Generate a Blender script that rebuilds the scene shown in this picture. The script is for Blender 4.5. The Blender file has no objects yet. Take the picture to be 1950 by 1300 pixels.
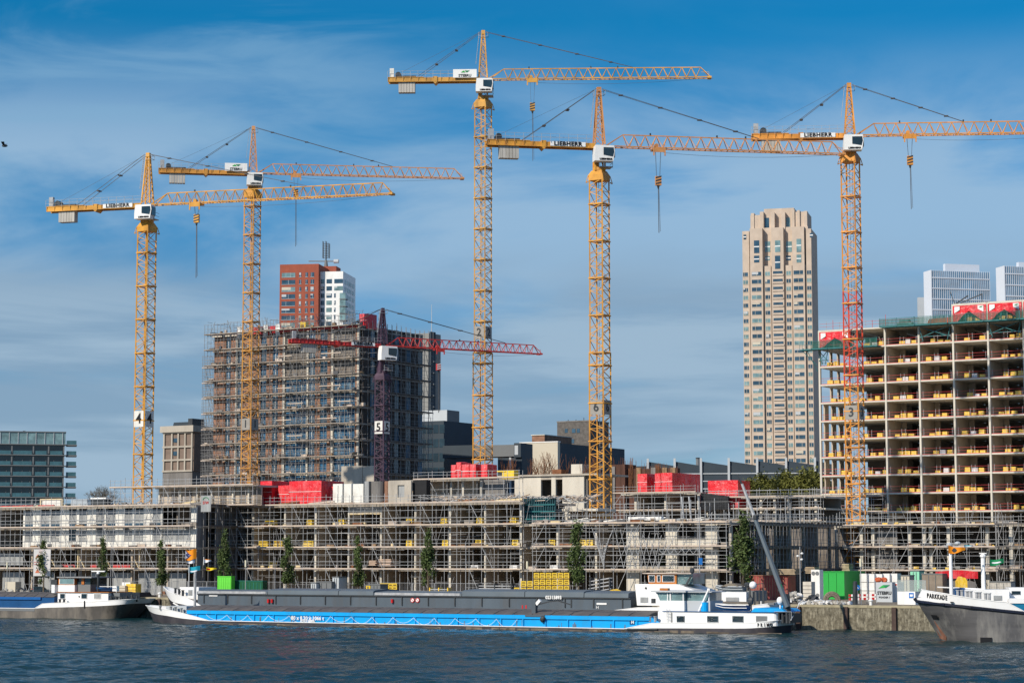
import bpy, math, random
from math import sin, cos, pi, radians, sqrt, atan2
import numpy as np
R = random.Random(7)

# ------------------------------------------------------------------ camera, sky, sun, exposure
sc = bpy.context.scene
COL = sc.collection
F = 4030.0; TH = math.atan(0.10223); CT, ST = cos(TH), sin(TH); H = 8.0
cd = bpy.data.cameras.new('camera'); cam = bpy.data.objects.new('camera', cd); COL.objects.link(cam)
cd.sensor_width = 36; cd.lens = 36*F/1950; cd.clip_start = 1; cd.clip_end = 20000
cam.location = (0, 0, H); cam.rotation_euler = (pi/2+TH, 0, 0)
sc.camera = cam
SUN_EL = radians(33)
hx, hy = -0.70, -0.71                       # horizontal direction towards the sun
SUN_AZ = atan2(hx, hy)                      # measured from +Y towards +X
w = bpy.data.worlds.new('World'); sc.world = w; w.use_nodes = True
nt = w.node_tree; nt.nodes.clear()
def N(t, kind, **kw):
    n = t.nodes.new(kind)
    for k, v in kw.items(): setattr(n, k, v)
    return n
out = N(nt, 'ShaderNodeOutputWorld'); bg = N(nt, 'ShaderNodeBackground')
sky = N(nt, 'ShaderNodeTexSky', sky_type='NISHITA', sun_disc=False, sun_elevation=SUN_EL, sun_rotation=SUN_AZ,
        altitude=0, air_density=1.0, dust_density=0.35, ozone_density=2.2)
bg.inputs['Strength'].default_value = 0.125
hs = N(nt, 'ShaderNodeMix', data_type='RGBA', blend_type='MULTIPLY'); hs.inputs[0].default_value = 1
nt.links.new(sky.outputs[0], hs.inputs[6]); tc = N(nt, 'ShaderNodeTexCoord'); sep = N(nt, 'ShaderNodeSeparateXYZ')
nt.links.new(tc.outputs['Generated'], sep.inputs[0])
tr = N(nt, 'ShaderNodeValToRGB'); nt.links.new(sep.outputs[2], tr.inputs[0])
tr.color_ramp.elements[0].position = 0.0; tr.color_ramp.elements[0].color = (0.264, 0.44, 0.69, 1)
tr.color_ramp.elements[1].position = 0.62; tr.color_ramp.elements[1].color = (1.2, 1.25, 1.25, 1)  # upper sky, outside the view, brightened to add fill light
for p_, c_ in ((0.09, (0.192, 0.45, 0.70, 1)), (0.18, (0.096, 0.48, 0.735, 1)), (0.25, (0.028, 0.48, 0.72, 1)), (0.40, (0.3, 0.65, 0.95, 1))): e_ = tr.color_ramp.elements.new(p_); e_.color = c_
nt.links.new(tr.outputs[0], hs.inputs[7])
# soft banks low down, thin wisps higher up
def cloud_layer(scale, loc, rotz, detail, lo, hi, z0, z1, z2, z3, amt, dist=0.4, left=False):
    m1 = N(nt, 'ShaderNodeMapping'); m1.inputs['Scale'].default_value = scale; m1.inputs['Location'].default_value = loc; m1.inputs['Rotation'].default_value = (0, radians(rotz), 0)
    nt.links.new(tc.outputs['Generated'], m1.inputs[0])
    n1 = N(nt, 'ShaderNodeTexNoise'); n1.inputs['Scale'].default_value = 1; n1.inputs['Detail'].default_value = detail; n1.inputs['Roughness'].default_value = 0.55; n1.inputs['Distortion'].default_value = dist
    nt.links.new(m1.outputs[0], n1.inputs[0])
    r1 = N(nt, 'ShaderNodeMapRange', interpolation_type='SMOOTHSTEP'); r1.inputs[1].default_value = lo; r1.inputs[2].default_value = hi; r1.inputs[4].default_value = amt
    nt.links.new(n1.outputs[0], r1.inputs[0])
    e1 = N(nt, 'ShaderNodeMapRange', interpolation_type='SMOOTHSTEP'); e1.inputs[1].default_value = z0; e1.inputs[2].default_value = z1; nt.links.new(sep.outputs[2], e1.inputs[0])
    e2 = N(nt, 'ShaderNodeMapRange', interpolation_type='SMOOTHSTEP'); e2.inputs[1].default_value = z2; e2.inputs[2].default_value = z3; e2.inputs[3].default_value = 1; e2.inputs[4].default_value = 0; nt.links.new(sep.outputs[2], e2.inputs[0])
    a1 = N(nt, 'ShaderNodeMath', operation='MULTIPLY'); nt.links.new(r1.outputs[0], a1.inputs[0]); nt.links.new(e1.outputs[0], a1.inputs[1])
    a2 = N(nt, 'ShaderNodeMath', operation='MULTIPLY'); nt.links.new(a1.outputs[0], a2.inputs[0]); nt.links.new(e2.outputs[0], a2.inputs[1])
    if left:   # the wisps thin out towards the right
        e3 = N(nt, 'ShaderNodeMapRange', interpolation_type='SMOOTHSTEP'); e3.inputs[1].default_value = -0.12; e3.inputs[2].default_value = 0.02; e3.inputs[3].default_value = 1; e3.inputs[4].default_value = 0.06; nt.links.new(sep.outputs[0], e3.inputs[0])
        a3 = N(nt, 'ShaderNodeMath', operation='MULTIPLY'); nt.links.new(a2.outputs[0], a3.inputs[0]); nt.links.new(e3.outputs[0], a3.inputs[1]); return a3.outputs[0]
    return a2.outputs[0]
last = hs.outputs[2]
for lay_, colr in ((cloud_layer((4.0, 4.0, 15.0), (2.3, 0.4, 3.1), -12, 7, .36, .60, .10, .135, .18, .25, .80), (2.85, 4.2, 5.6, 1)),
                   (cloud_layer((7.0, 7.0, 34.0), (5.1, 1.4, 0.6), -22, 8, .44, .70, .14, .19, .6, .9, .55, .8, True), (1.75, 3.35, 5.0, 1)),
                   (cloud_layer((2.6, 2.6, 13.0), (0.9, 3.4, 1.75), 4, 6, .30, .50, -.1, -.05, .120, .160, .85), (2.05, 3.05, 4.15, 1)),
                   (cloud_layer((3.5, 3.5, 30.0), (8.9, 3.4, 7.2), 2, 7, .44, .60, -.1, -.05, .105, .142, .75), (2.95, 4.1, 5.2, 1))):
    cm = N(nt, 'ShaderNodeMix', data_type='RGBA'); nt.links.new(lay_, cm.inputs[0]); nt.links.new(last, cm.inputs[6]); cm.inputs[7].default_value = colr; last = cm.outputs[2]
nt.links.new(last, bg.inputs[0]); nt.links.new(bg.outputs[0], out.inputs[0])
sd = bpy.data.lights.new('sun', 'SUN'); so = bpy.data.objects.new('sun', sd); COL.objects.link(so)
sd.energy = 4.6; sd.angle = radians(0.5); sd.color = (1.0, 0.90, 0.76)
hn = sqrt(hx*hx+hy*hy)
so.rotation_euler = (pi/2-SUN_EL, 0, atan2(hx/hn, -hy/hn))
from mathutils import Vector
so.rotation_euler = Vector((hx/hn*cos(SUN_EL), hy/hn*cos(SUN_EL), sin(SUN_EL))).to_track_quat('Z', 'Y').to_euler()
so.location = (-100, -100, 200)
sc.view_settings.view_transform = 'Standard'; sc.view_settings.look = 'None'; sc.view_settings.gamma = 1.0
sc.view_settings.exposure = 0.0
sc.cycles.max_bounces = 6; sc.cycles.diffuse_bounces = 4; sc.cycles.glossy_bounces = 3; sc.cycles.transmission_bounces = 4; sc.cycles.transparent_max_bounces = 6

# ------------------------------------------------------------------ materials
MATS = {}
def mat(name, col, rough=0.7, metal=0.0, var=0.12, scale=1.2, bump=0.0, stain_or_gleam=None, stain_or_gleam_amt=0.0, spec=0.3, streak=False, bscale=12.0):
    if name in MATS: return MATS[name]
    m = bpy.data.materials.new(name); m.use_nodes = True; t = m.node_tree; b = t.nodes['Principled BSDF']
    b.inputs['Roughness'].default_value = rough; b.inputs['Metallic'].default_value = metal
    b.inputs['Specular IOR Level'].default_value = spec
    tcn = N(t, 'ShaderNodeTexCoord'); mpn = N(t, 'ShaderNodeMapping'); t.links.new(tcn.outputs['Object'], mpn.inputs[0])
    mpn.inputs['Scale'].default_value = (scale, scale, scale*(0.15 if streak else 1))
    nn = N(t, 'ShaderNodeTexNoise'); nn.inputs['Scale'].default_value = 1.0; nn.inputs['Detail'].default_value = 5; nn.inputs['Roughness'].default_value = 0.6
    t.links.new(mpn.outputs[0], nn.inputs[0])
    rp = N(t, 'ShaderNodeValToRGB'); rp.color_ramp.elements[0].position = 0.3; rp.color_ramp.elements[1].position = 0.7
    lo = [max(0, c*(1-var)) for c in col]; hi = [min(1, c*(1+var)) for c in col]
    rp.color_ramp.elements[0].color = (*lo, 1); rp.color_ramp.elements[1].color = (*hi, 1)
    t.links.new(nn.outputs[0], rp.inputs[0]); last = rp.outputs[0]
    if stain_or_gleam:
        n2 = N(t, 'ShaderNodeTexNoise'); n2.inputs['Scale'].default_value = 0.7; n2.inputs['Detail'].default_value = 6; n2.inputs['Roughness'].default_value = 0.7
        mp2 = N(t, 'ShaderNodeMapping'); mp2.inputs['Scale'].default_value = (scale*1.7, scale*1.7, scale*0.5); mp2.inputs['Location'].default_value = (3, 7, 1)
        t.links.new(tcn.outputs['Object'], mp2.inputs[0]); t.links.new(mp2.outputs[0], n2.inputs[0])
        mr = N(t, 'ShaderNodeMapRange'); mr.inputs[1].default_value = 0.48; mr.inputs[2].default_value = 0.66; mr.inputs[4].default_value = stain_or_gleam_amt
        t.links.new(n2.outputs[0], mr.inputs[0])
        mx = N(t, 'ShaderNodeMix', data_type='RGBA'); t.links.new(mr.outputs[0], mx.inputs[0]); t.links.new(last, mx.inputs[6]); mx.inputs[7].default_value = (*stain_or_gleam, 1); last = mx.outputs[2]
    t.links.new(last, b.inputs['Base Color'])
    if bump:
        n3 = N(t, 'ShaderNodeTexNoise'); n3.inputs['Scale'].default_value = bscale; n3.inputs['Detail'].default_value = 3
        t.links.new(tcn.outputs['Object'], n3.inputs[0]); bn = N(t, 'ShaderNodeBump'); bn.inputs['Strength'].default_value = bump; bn.inputs['Distance'].default_value = 0.1
        t.links.new(n3.outputs[0], bn.inputs['Height']); t.links.new(bn.outputs[0], b.inputs['Normal'])
    MATS[name] = m; return m

CRANE = mat('crane_yellow_paint', (0.66, 0.32, 0.05), 0.5, var=0.18, scale=0.8, stain_or_gleam=(0.30, 0.13, 0.05), stain_or_gleam_amt=0.7)
PLATE = mat('faded_plate', (0.30, 0.28, 0.25), 0.6, var=0.15)
ORANGE = mat('crane_orange_paint', (0.60, 0.28, 0.10), 0.5, var=0.18, scale=0.8, stain_or_gleam=(0.25, 0.1, 0.06), stain_or_gleam_amt=0.5)
CRED = mat('crane_red_paint', (0.50, 0.045, 0.04), 0.5, var=0.2, scale=0.8)
CPURP = mat('crane_purple_paint', (0.075, 0.045, 0.07), 0.55, var=0.25, scale=0.8)
WHITE = mat('white_paint', (0.82, 0.82, 0.80), 0.35, var=0.04, scale=0.5, stain_or_gleam=(0.5, 0.45, 0.38), stain_or_gleam_amt=0.25)
SHIPWHITE = mat('ship_white_enamel', (0.86, 0.86, 0.85), 0.3, var=0.03, scale=0.4, stain_or_gleam=(0.62, 0.55, 0.45), stain_or_gleam_amt=0.22, streak=True)
DARKG = mat('dark_steel', (0.04, 0.045, 0.05), 0.5, var=0.3)
BLACK = mat('black_rubber', (0.012, 0.012, 0.014), 0.6, var=0.2)
CABLE = mat('steel_cable', (0.09, 0.09, 0.095), 0.5, 0.0, var=0.2)
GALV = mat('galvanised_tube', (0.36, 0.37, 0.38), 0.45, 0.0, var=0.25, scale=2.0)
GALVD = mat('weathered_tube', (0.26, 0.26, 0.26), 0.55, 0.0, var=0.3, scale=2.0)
BOARD = mat('scaffold_board', (0.50, 0.42, 0.36), 0.8, var=0.25, scale=0.7, stain_or_gleam=(0.62, 0.48, 0.32), stain_or_gleam_amt=0.6)
CONC = mat('pale_concrete', (0.42, 0.38, 0.32), 0.85, var=0.12, scale=0.5, stain_or_gleam=(0.26, 0.23, 0.19), stain_or_gleam_amt=0.45, streak=True)
CONCW = mat('white_concrete', (0.60, 0.56, 0.48), 0.85, var=0.10, scale=0.5, stain_or_gleam=(0.40, 0.36, 0.30), stain_or_gleam_amt=0.4, streak=True)
CONCD = mat('grey_concrete', (0.20, 0.19, 0.18), 0.9, var=0.2, scale=0.5, stain_or_gleam=(0.10, 0.09, 0.08), stain_or_gleam_amt=0.5, streak=True)
CORE = mat('shade_toned_core_wall', (0.19, 0.165, 0.14), 0.9, var=0.3, scale=0.4)  # dark tone carries the interior shade of rear walls and openings
CWALL = mat('beige_cross_wall', (0.50, 0.42, 0.33), 0.85, var=0.10, scale=0.3, stain_or_gleam=(0.25, 0.2, 0.15), stain_or_gleam_amt=0.35)
PANEL = mat('white_insulation', (0.72, 0.71, 0.66), 0.7, var=0.08, scale=1.2, stain_or_gleam=(0.45, 0.42, 0.36), stain_or_gleam_amt=0.5, streak=True)
SHEET = mat('grey_plastic_sheet', (0.30, 0.31, 0.31), 0.4, var=0.25, scale=1.4, streak=True)
TIMBER = mat('new_timber', (0.62, 0.50, 0.30), 0.75, var=0.15, scale=1.5)
WOOD = mat('old_timber', (0.26, 0.17, 0.10), 0.8, var=0.3, scale=1.5)
BRICKB = mat('brown_brick', (0.27, 0.145, 0.095), 0.85, var=0.3, scale=0.8)
BRICKR = mat('red_brick', (0.32, 0.085, 0.05), 0.85, var=0.12, scale=0.4, stain_or_gleam=(0.24, 0.075, 0.05), stain_or_gleam_amt=0.4)
GLASSB = mat('blue_window_glass', (0.03, 0.07, 0.11), 0.08, var=0.5, scale=0.35, spec=0.9)
GLASSG = mat('green_window_glass', (0.16, 0.26, 0.27), 0.1, var=0.5, scale=0.35, spec=0.9)
GLASSD = mat('dark_window_glass', (0.014, 0.028, 0.038), 0.08, var=0.6, scale=0.3, spec=0.8)
FILMB = mat('blue_film_window', (0.03, 0.10, 0.19), 0.3, var=0.6, scale=1.3, stain_or_gleam=(0.12, 0.26, 0.38), stain_or_gleam_amt=0.6)
REDTARP = mat('red_tarpaulin', (0.66, 0.016, 0.024), 0.35, var=0.28, scale=0.8, bump=1.0, bscale=2.2, spec=0.5, stain_or_gleam=(0.9, 0.3, 0.3), stain_or_gleam_amt=0.35)  # pale blotches put wrinkle highlights into the tarpaulin colour
REDRAIL = mat('red_guard_rail', (0.50, 0.05, 0.05), 0.5, var=0.2)
YEL = mat('yellow_wrap', (0.82, 0.55, 0.02), 0.35, var=0.12, scale=2.5, stain_or_gleam=(0.9, 0.8, 0.4), stain_or_gleam_amt=0.3)
YELO = mat('amber_wrap', (0.82, 0.52, 0.04), 0.35, var=0.25, scale=2.5, stain_or_gleam=(0.95, 0.8, 0.5), stain_or_gleam_amt=0.4)
PRINT = mat('brown_print', (0.20, 0.12, 0.03), 0.5, var=0.6, scale=6)
WWRAP = mat('white_wrap', (0.75, 0.74, 0.72), 0.4, var=0.12, scale=2.0, stain_or_gleam=(0.5, 0.48, 0.45), stain_or_gleam_amt=0.4)
RUST = mat('rusty_rebar', (0.20, 0.085, 0.04), 0.85, var=0.35, scale=1.5)
RUSTD = mat('dark_rusty_formwork', (0.09, 0.045, 0.032), 0.9, var=0.5, scale=1.2, streak=True)
NETG = mat('green_mesh_net', (0.015, 0.13, 0.10), 0.7, var=0.25, scale=1.0)
TEALS = mat('teal_steel', (0.03, 0.16, 0.17), 0.5, var=0.25)
DKBRK = mat('dark_block_wall', (0.028, 0.03, 0.034), 0.8, var=0.4, scale=2)
TEALP = mat('dark_teal_formwork', (0.008, 0.055, 0.07), 0.6, var=0.4, scale=1.5)
SLATE = mat('slate_hatch_paint', (0.11, 0.14, 0.165), 0.45, var=0.12, scale=0.4, stain_or_gleam=(0.12, 0.13, 0.14), stain_or_gleam_amt=0.4)
SLATED = mat('slate_coaming_paint', (0.085, 0.11, 0.135), 0.45, var=0.15, scale=0.4, stain_or_gleam=(.09,.09,.09), stain_or_gleam_amt=.5, streak=True)
BLUE = mat('bright_blue_paint', (0.002, 0.36, 0.80), 0.4, var=0.08, scale=0.5, stain_or_gleam=(0.03, 0.25, 0.52), stain_or_gleam_amt=0.5, streak=True)
BLUED = mat('deep_blue_paint', (0.01, 0.07, 0.20), 0.4, var=0.15, scale=0.5)
HATCH = mat('grey_hatch_cover', (0.10, 0.09, 0.085), 0.6, var=0.25, scale=0.6, stain_or_gleam=(0.17, 0.15, 0.13), stain_or_gleam_amt=0.5)
HULLG = mat('weathered_grey_hull', (0.105, 0.095, 0.085), 0.55, var=0.35, scale=0.35, stain_or_gleam=(0.24, 0.21, 0.17), stain_or_gleam_amt=0.7)
HULLD = mat('dark_hull', (0.045, 0.042, 0.05), 0.5, var=0.35, scale=0.5, stain_or_gleam=(0.10, 0.09, 0.085), stain_or_gleam_amt=0.5)
HULLN = mat('navy_black_hull', (0.010, 0.014, 0.03), 0.5, var=0.35, scale=0.5)
RUSTP = mat('rusty_primer', (0.30, 0.14, 0.09), 0.8, var=0.4, scale=1.5)
ORWOOD = mat('varnished_wood', (0.42, 0.15, 0.035), 0.35, var=0.2, scale=1.5)
GREENC = mat('green_container_paint', (0.03, 0.40, 0.07), 0.45, var=0.06, scale=0.5, stain_or_gleam=(0.02, 0.3, 0.05), stain_or_gleam_amt=0.3)
GREENL = mat('lime_container_paint', (0.13, 0.60, 0.06), 0.45, var=0.08)
SAND = mat('sandstone_cladding', (0.53, 0.435, 0.35), 0.8, var=0.12, scale=0.25, stain_or_gleam=(0.43, 0.34, 0.26), stain_or_gleam_amt=0.5)
CLADG = mat('pale_grey_cladding', (0.46, 0.49, 0.51), 0.6, var=0.05, scale=0.2)
CLADM = mat('mid_grey_cladding', (0.16, 0.17, 0.175), 0.7, var=0.08, scale=0.2)
CLADD = mat('dark_blue_cladding', (0.035, 0.05, 0.065), 0.6, var=0.15, scale=0.15)
CREAM = mat('cream_render', (0.55, 0.50, 0.40), 0.8, var=0.06, scale=0.1)
TREAD = mat('paving', (0.21, 0.175, 0.13), 0.9, var=0.25, scale=0.4, stain_or_gleam=(0.25, 0.22, 0.19), stain_or_gleam_amt=0.5)
QWALL = mat('mossy_quay_concrete', (0.14, 0.125, 0.09), 0.95, var=0.6, scale=2.6, bump=0.8, bscale=3.5, stain_or_gleam=(0.40, 0.37, 0.28), stain_or_gleam_amt=0.7)
QCAP = mat('quay_coping', (0.34, 0.30, 0.20), 0.9, var=0.25, scale=0.7)
PILE = mat('rusty_pile', (0.075, 0.05, 0.042), 0.85, var=0.35)
LEAF = mat('hornbeam_leaf', (0.075, 0.11, 0.032), 0.7, var=0.45, scale=1.6)
LEAF2 = mat('yellowing_leaf', (0.12, 0.125, 0.025), 0.7, var=0.4, scale=0.8)
BARK = mat('bark', (0.16, 0.13, 0.09), 0.9, var=0.3)
TWIG = mat('bare_twig', (0.16, 0.15, 0.13), 0.9, var=0.3)
STONE = mat('rubble', (0.42, 0.40, 0.36), 0.9, var=0.35, scale=3)
FLESHG = mat('grey_bag', (0.20, 0.17, 0.13), 0.8, var=0.3, scale=2)
ORFLAG = mat('orange_cloth', (0.85, 0.28, 0.01), 0.7, var=0.08)
YFLAG = mat('yellow_cloth', (0.85, 0.62, 0.02), 0.7, var=0.08)
TFLAG = mat('teal_cloth', (0.01, 0.33, 0.45), 0.7, var=0.1)
WFLAG = mat('white_cloth', (0.75, 0.76, 0.80), 0.7, var=0.06)
GFLAG = mat('green_cloth', (0.01, 0.22, 0.08), 0.7, var=0.1)
NFLAG = mat('navy_cloth', (0.03, 0.04, 0.18), 0.7, var=0.1)
CARW = mat('white_car_paint', (0.80, 0.81, 0.84), 0.2, var=0.02, spec=0.6)
CARD = mat('dark_car_paint', (0.03, 0.045, 0.06), 0.2, var=0.1, spec=0.6)
LAMPR = mat('red_lens', (0.5, 0.02, 0.02), 0.3, var=0.1)
SIGNB = mat('sign_blue', (0.02, 0.16, 0.5), 0.4, var=0.05)
SKYWHITE = mat('far_white_facade', (0.62, 0.66, 0.72), 0.6, var=0.03, scale=0.1)
FARGLASS = mat('far_blue_glass', (0.12, 0.24, 0.36), 0.25, var=0.4, scale=0.1, spec=0.6)
RAILGLASS = mat('balcony_glass', (0.05, 0.13, 0.155), 0.15, var=0.2, spec=0.7)
def make_water():
    m = bpy.data.materials.new('river_water'); m.use_nodes = True; t = m.node_tree; b = t.nodes['Principled BSDF']
    b.inputs['Base Color'].default_value = (0.007, 0.033, 0.037, 1); b.inputs['Roughness'].default_value = 0.12; b.inputs['IOR'].default_value = 1.33
    c = N(t, 'ShaderNodeTexCoord'); m1 = N(t, 'ShaderNodeMapping'); m1.inputs['Scale'].default_value = (0.8, 1.5, 1); t.links.new(c.outputs['Object'], m1.inputs[0])
    n1 = N(t, 'ShaderNodeTexNoise'); n1.inputs['Scale'].default_value = 2.6; n1.inputs['Detail'].default_value = 5; t.links.new(m1.outputs[0], n1.inputs[0])
    bn = N(t, 'ShaderNodeBump'); bn.inputs['Strength'].default_value = 1.0; bn.inputs['Distance'].default_value = 0.21
    t.links.new(n1.outputs[0], bn.inputs['Height']); t.links.new(bn.outputs[0], b.inputs['Normal'])
    return m
WATER = make_water()

# ------------------------------------------------------------------ helpers
OFF = {}
class MB:
    def __init__(s): s.v = []; s.f = []; s.m = []; s.mats = []
    def mi(s, m):
        if m not in s.mats: s.mats.append(m)
        return s.mats.index(m)
    def add(s, vs, fs, m=None):
        k = len(s.v); i = s.mi(m); s.v += [tuple(p) for p in vs]
        for f in fs: s.f.append(tuple(a+k for a in f)); s.m.append(i)
        return s
    def box(s, x0, x1, y0, y1, z0, z1, m=None):
        return s.add([(x0,y0,z0),(x1,y0,z0),(x1,y1,z0),(x0,y1,z0),(x0,y0,z1),(x1,y0,z1),(x1,y1,z1),(x0,y1,z1)],
                     [(0,3,2,1),(4,5,6,7),(0,1,5,4),(1,2,6,5),(2,3,7,6),(3,0,4,7)], m)
    def bar(s, p, q, r, m=None, n=4, r2=None):
        p = Vector(p); q = Vector(q); d = (q-p)
        if d.length < 1e-6: return s
        d.normalize(); a = Vector((0,0,1)) if abs(d.z) < 0.9 else Vector((1,0,0))
        u = d.cross(a).normalized(); w_ = d.cross(u); r2 = r if r2 is None else r2
        vs = []
        for c, rr in ((p, r), (q, r2)):
            for i in range(n):
                t = 2*pi*(i+.5)/n; vs.append(c+u*(rr*cos(t))+w_*(rr*sin(t)))
        fs = [(i, (i+1) % n, n+(i+1) % n, n+i) for i in range(n)] + [tuple(range(n))[::-1], tuple(range(n, 2*n))]
        return s.add(vs, fs, m)
    def path(s, pts, r, m=None, n=4):
        for a, b in zip(pts, pts[1:]): s.bar(a, b, r, m, n)
        return s
    def prism(s, poly, axis, a, b, m=None):
        # poly: list of 2-tuples in the plane normal to axis ('x': (y,z), 'y': (x,z), 'z': (x,y))
        def P(c, k): return {'x': (k, c[0], c[1]), 'y': (c[0], k, c[1]), 'z': (c[0], c[1], k)}[axis]
        n = len(poly); vs = [P(c, a) for c in poly]+[P(c, b) for c in poly]
        return s.add(vs, [tuple(range(n))[::-1], tuple(range(n, 2*n))]+[(i, (i+1) % n, n+(i+1) % n, n+i) for i in range(n)], m)
    def blob(s, c, rx, ry, rz, m=None, nu=8, nv=5, jit=0.0, rnd=R):
        vs = []; fs = []
        for j in range(nv+1):
            ph = -pi/2+pi*j/nv
            for i in range(nu):
                t = 2*pi*i/nu; k = 1+rnd.uniform(-jit, jit)
                vs.append((c[0]+rx*cos(ph)*cos(t)*k, c[1]+ry*cos(ph)*sin(t)*k, c[2]+rz*sin(ph)*k))
        for j in range(nv):
            for i in range(nu):
                fs.append((j*nu+i, j*nu+(i+1) % nu, (j+1)*nu+(i+1) % nu, (j+1)*nu+i))
        return s.add(vs, fs, m)
    def shift(s, dx, dy, dz): s.v = [(a+dx, b+dy, c+dz) for a, b, c in s.v]; return s
    def build(s, name, m=None, parent=None, off=None, smooth=False):
        if off is None: off = OFF.get(parent.name, (0,0,0)) if parent else (0,0,0)
        me = bpy.data.meshes.new(name)
        me.from_pydata([(a-off[0], b-off[1], c-off[2]) for a, b, c in s.v], [], s.f)
        ms = s.mats
        for k in ms:
            if k or m: me.materials.append(k if k else m)
        if len(ms) > 1: me.polygons.foreach_set('material_index', s.m)
        if smooth: me.polygons.foreach_set('use_smooth', [True]*len(s.f))
        me.update()
        o = bpy.data.objects.new(name, me); COL.objects.link(o)
        if parent: o.parent = parent; OFF[o.name] = off
        return o
def tag(o, label=None, cat=None, group=None, kind=None):
    if label: o['label'] = label
    if cat: o['category'] = cat
    if group: o['group'] = group
    if kind: o['kind'] = kind
    return o
class Fr:
    def __init__(s, X, Y, ang):
        s.X, s.Y, s.ang = X, Y, ang; s.e = (cos(ang), sin(ang)); s.n = (-sin(ang), cos(ang))
    def pt(s, px, py, t=0.0):
        u = (px-975)/F; v = (650-py)/F; d = (u, CT-v*ST, ST+v*CT)
        X0, Y0 = s.X+s.n[0]*t, s.Y+s.n[1]*t
        k = (X0*s.n[0]+Y0*s.n[1])/(d[0]*s.n[0]+d[1]*s.n[1])
        X, Y, Z = d[0]*k, d[1]*k, H+d[2]*k
        return ((X-X0)*s.e[0]+(Y-Y0)*s.e[1], t, Z)
    def s_(s, px, py, t=0.0): return s.pt(px, py, t)[0]
    def z_(s, px, py, t=0.0): return s.pt(px, py, t)[2]
    def w(s, a, t, z): return (s.X+s.e[0]*a+s.n[0]*t, s.Y+s.e[1]*a+s.n[1]*t, z)
    def sub(s, a, t, rot=0.0):
        p = s.w(a, t, 0); return Fr(p[0], p[1], s.ang+rot)
def Dq(px): return 258.0/(1+.55*(px-975)/F)
def fixD(px, D):
    if px < 1150: return Dq(px)+2+max(0, D-252)*.4
    return max(D, Dq(px)+.8)
def at(px, py, Y):
    u = (px-975)/F; v = (650-py)/F; d = (u, CT-v*ST, ST+v*CT); k = Y/d[1]
    return (d[0]*k, Y, H+d[2]*k)
def ground_at(px, py, z):
    u = (px-975)/F; v = (650-py)/F; d = (u, CT-v*ST, ST+v*CT); k = (z-H)/d[2]
    return (d[0]*k, d[1]*k, z)
def thing(name, label, cat, fr=None, a=0, t=0, z=0, group=None, local=False):
    o = bpy.data.objects.new(name, None); COL.objects.link(o); o.empty_display_size = 0.5
    if fr is None: o.location = (a, t, z)
    else: o.location = fr.w(a, t, z); o.rotation_euler = (0, 0, fr.ang)
    OFF[o.name] = (0, 0, 0) if local else (a, t, z)
    return tag(o, label, cat, group)
def solo(name, mb, m, label, cat, fr=None, a=0, t=0, z=0, group=None, local=False, smooth=False, kind=None):
    o = mb.build(name, m, None, off=(0,0,0) if local else (a,t,z), smooth=smooth)
    if fr is None: o.location = (a, t, z)
    else: o.location = fr.w(a, t, z); o.rotation_euler = (0, 0, fr.ang)
    return tag(o, label, cat, group, kind)
def kids(o): return [c for c in bpy.data.objects if c.parent is o]
def clone(root, loc, rz=0, label=None, scale=None, children=None):
    r = root.copy(); COL.objects.link(r); r.location = loc; r.rotation_euler = (0, 0, rz)
    if label: r['label'] = label
    if scale: r.scale = scale
    for ch in (children if children is not None else list(root.children)):
        c = ch.copy(); COL.objects.link(c); c.parent = r
        for g in ch.children:
            d = g.copy(); COL.objects.link(d); d.parent = c
    return r
def text_mb(body, size, m, origin, xdir, zdir, depth=0.02, align='CENTER', bold=0.0, sx=1.0, sp=1.0):
    cu = bpy.data.curves.new('lettering', 'FONT'); cu.body = body; cu.size = size; cu.align_x = align; cu.align_y = 'CENTER'
    cu.extrude = depth; cu.offset = bold; cu.resolution_u = 2; cu.space_character = sp
    o = bpy.data.objects.new('lettering', cu); COL.objects.link(o)
    dg = bpy.context.evaluated_depsgraph_get(); me = bpy.data.meshes.new_from_object(o.evaluated_get(dg))
    X = Vector(xdir); Z = Vector(zdir); Yd = X.cross(Z); Or = Vector(origin)
    mb = MB(); mb.add([tuple(Or+X*(v.co.x*sx)+Z*v.co.y-Yd*v.co.z) for v in me.vertices], [tuple(p.vertices) for p in me.polygons], m)
    bpy.data.objects.remove(o); bpy.data.curves.remove(cu); bpy.data.meshes.remove(me)
    return mb
ORD = ['', 'first', 'second', 'third', 'fourth', 'fifth', 'sixth', 'seventh', 'eighth', 'ninth', 'tenth', 'eleventh', 'twelfth', 'thirteenth', 'fourteenth', 'fifteenth', 'sixteenth', 'seventeenth', 'eighteenth', 'nineteenth', 'twentieth']

# ------------------------------------------------------------------ site frames (all metric)
A_SITE = atan2(-0.5145, 0.8575)
def plane(Y0, ang=A_SITE): return Fr(0.0, Y0, ang)
FW = plane(273.5); FM = plane(284.5); FR = plane(325.0); FT = plane(380.0); FB = plane(371.0)
A_Q = math.atan(-0.55); FQ = Fr(0.0, 258.0, A_Q); ZQ = 2.8

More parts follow.
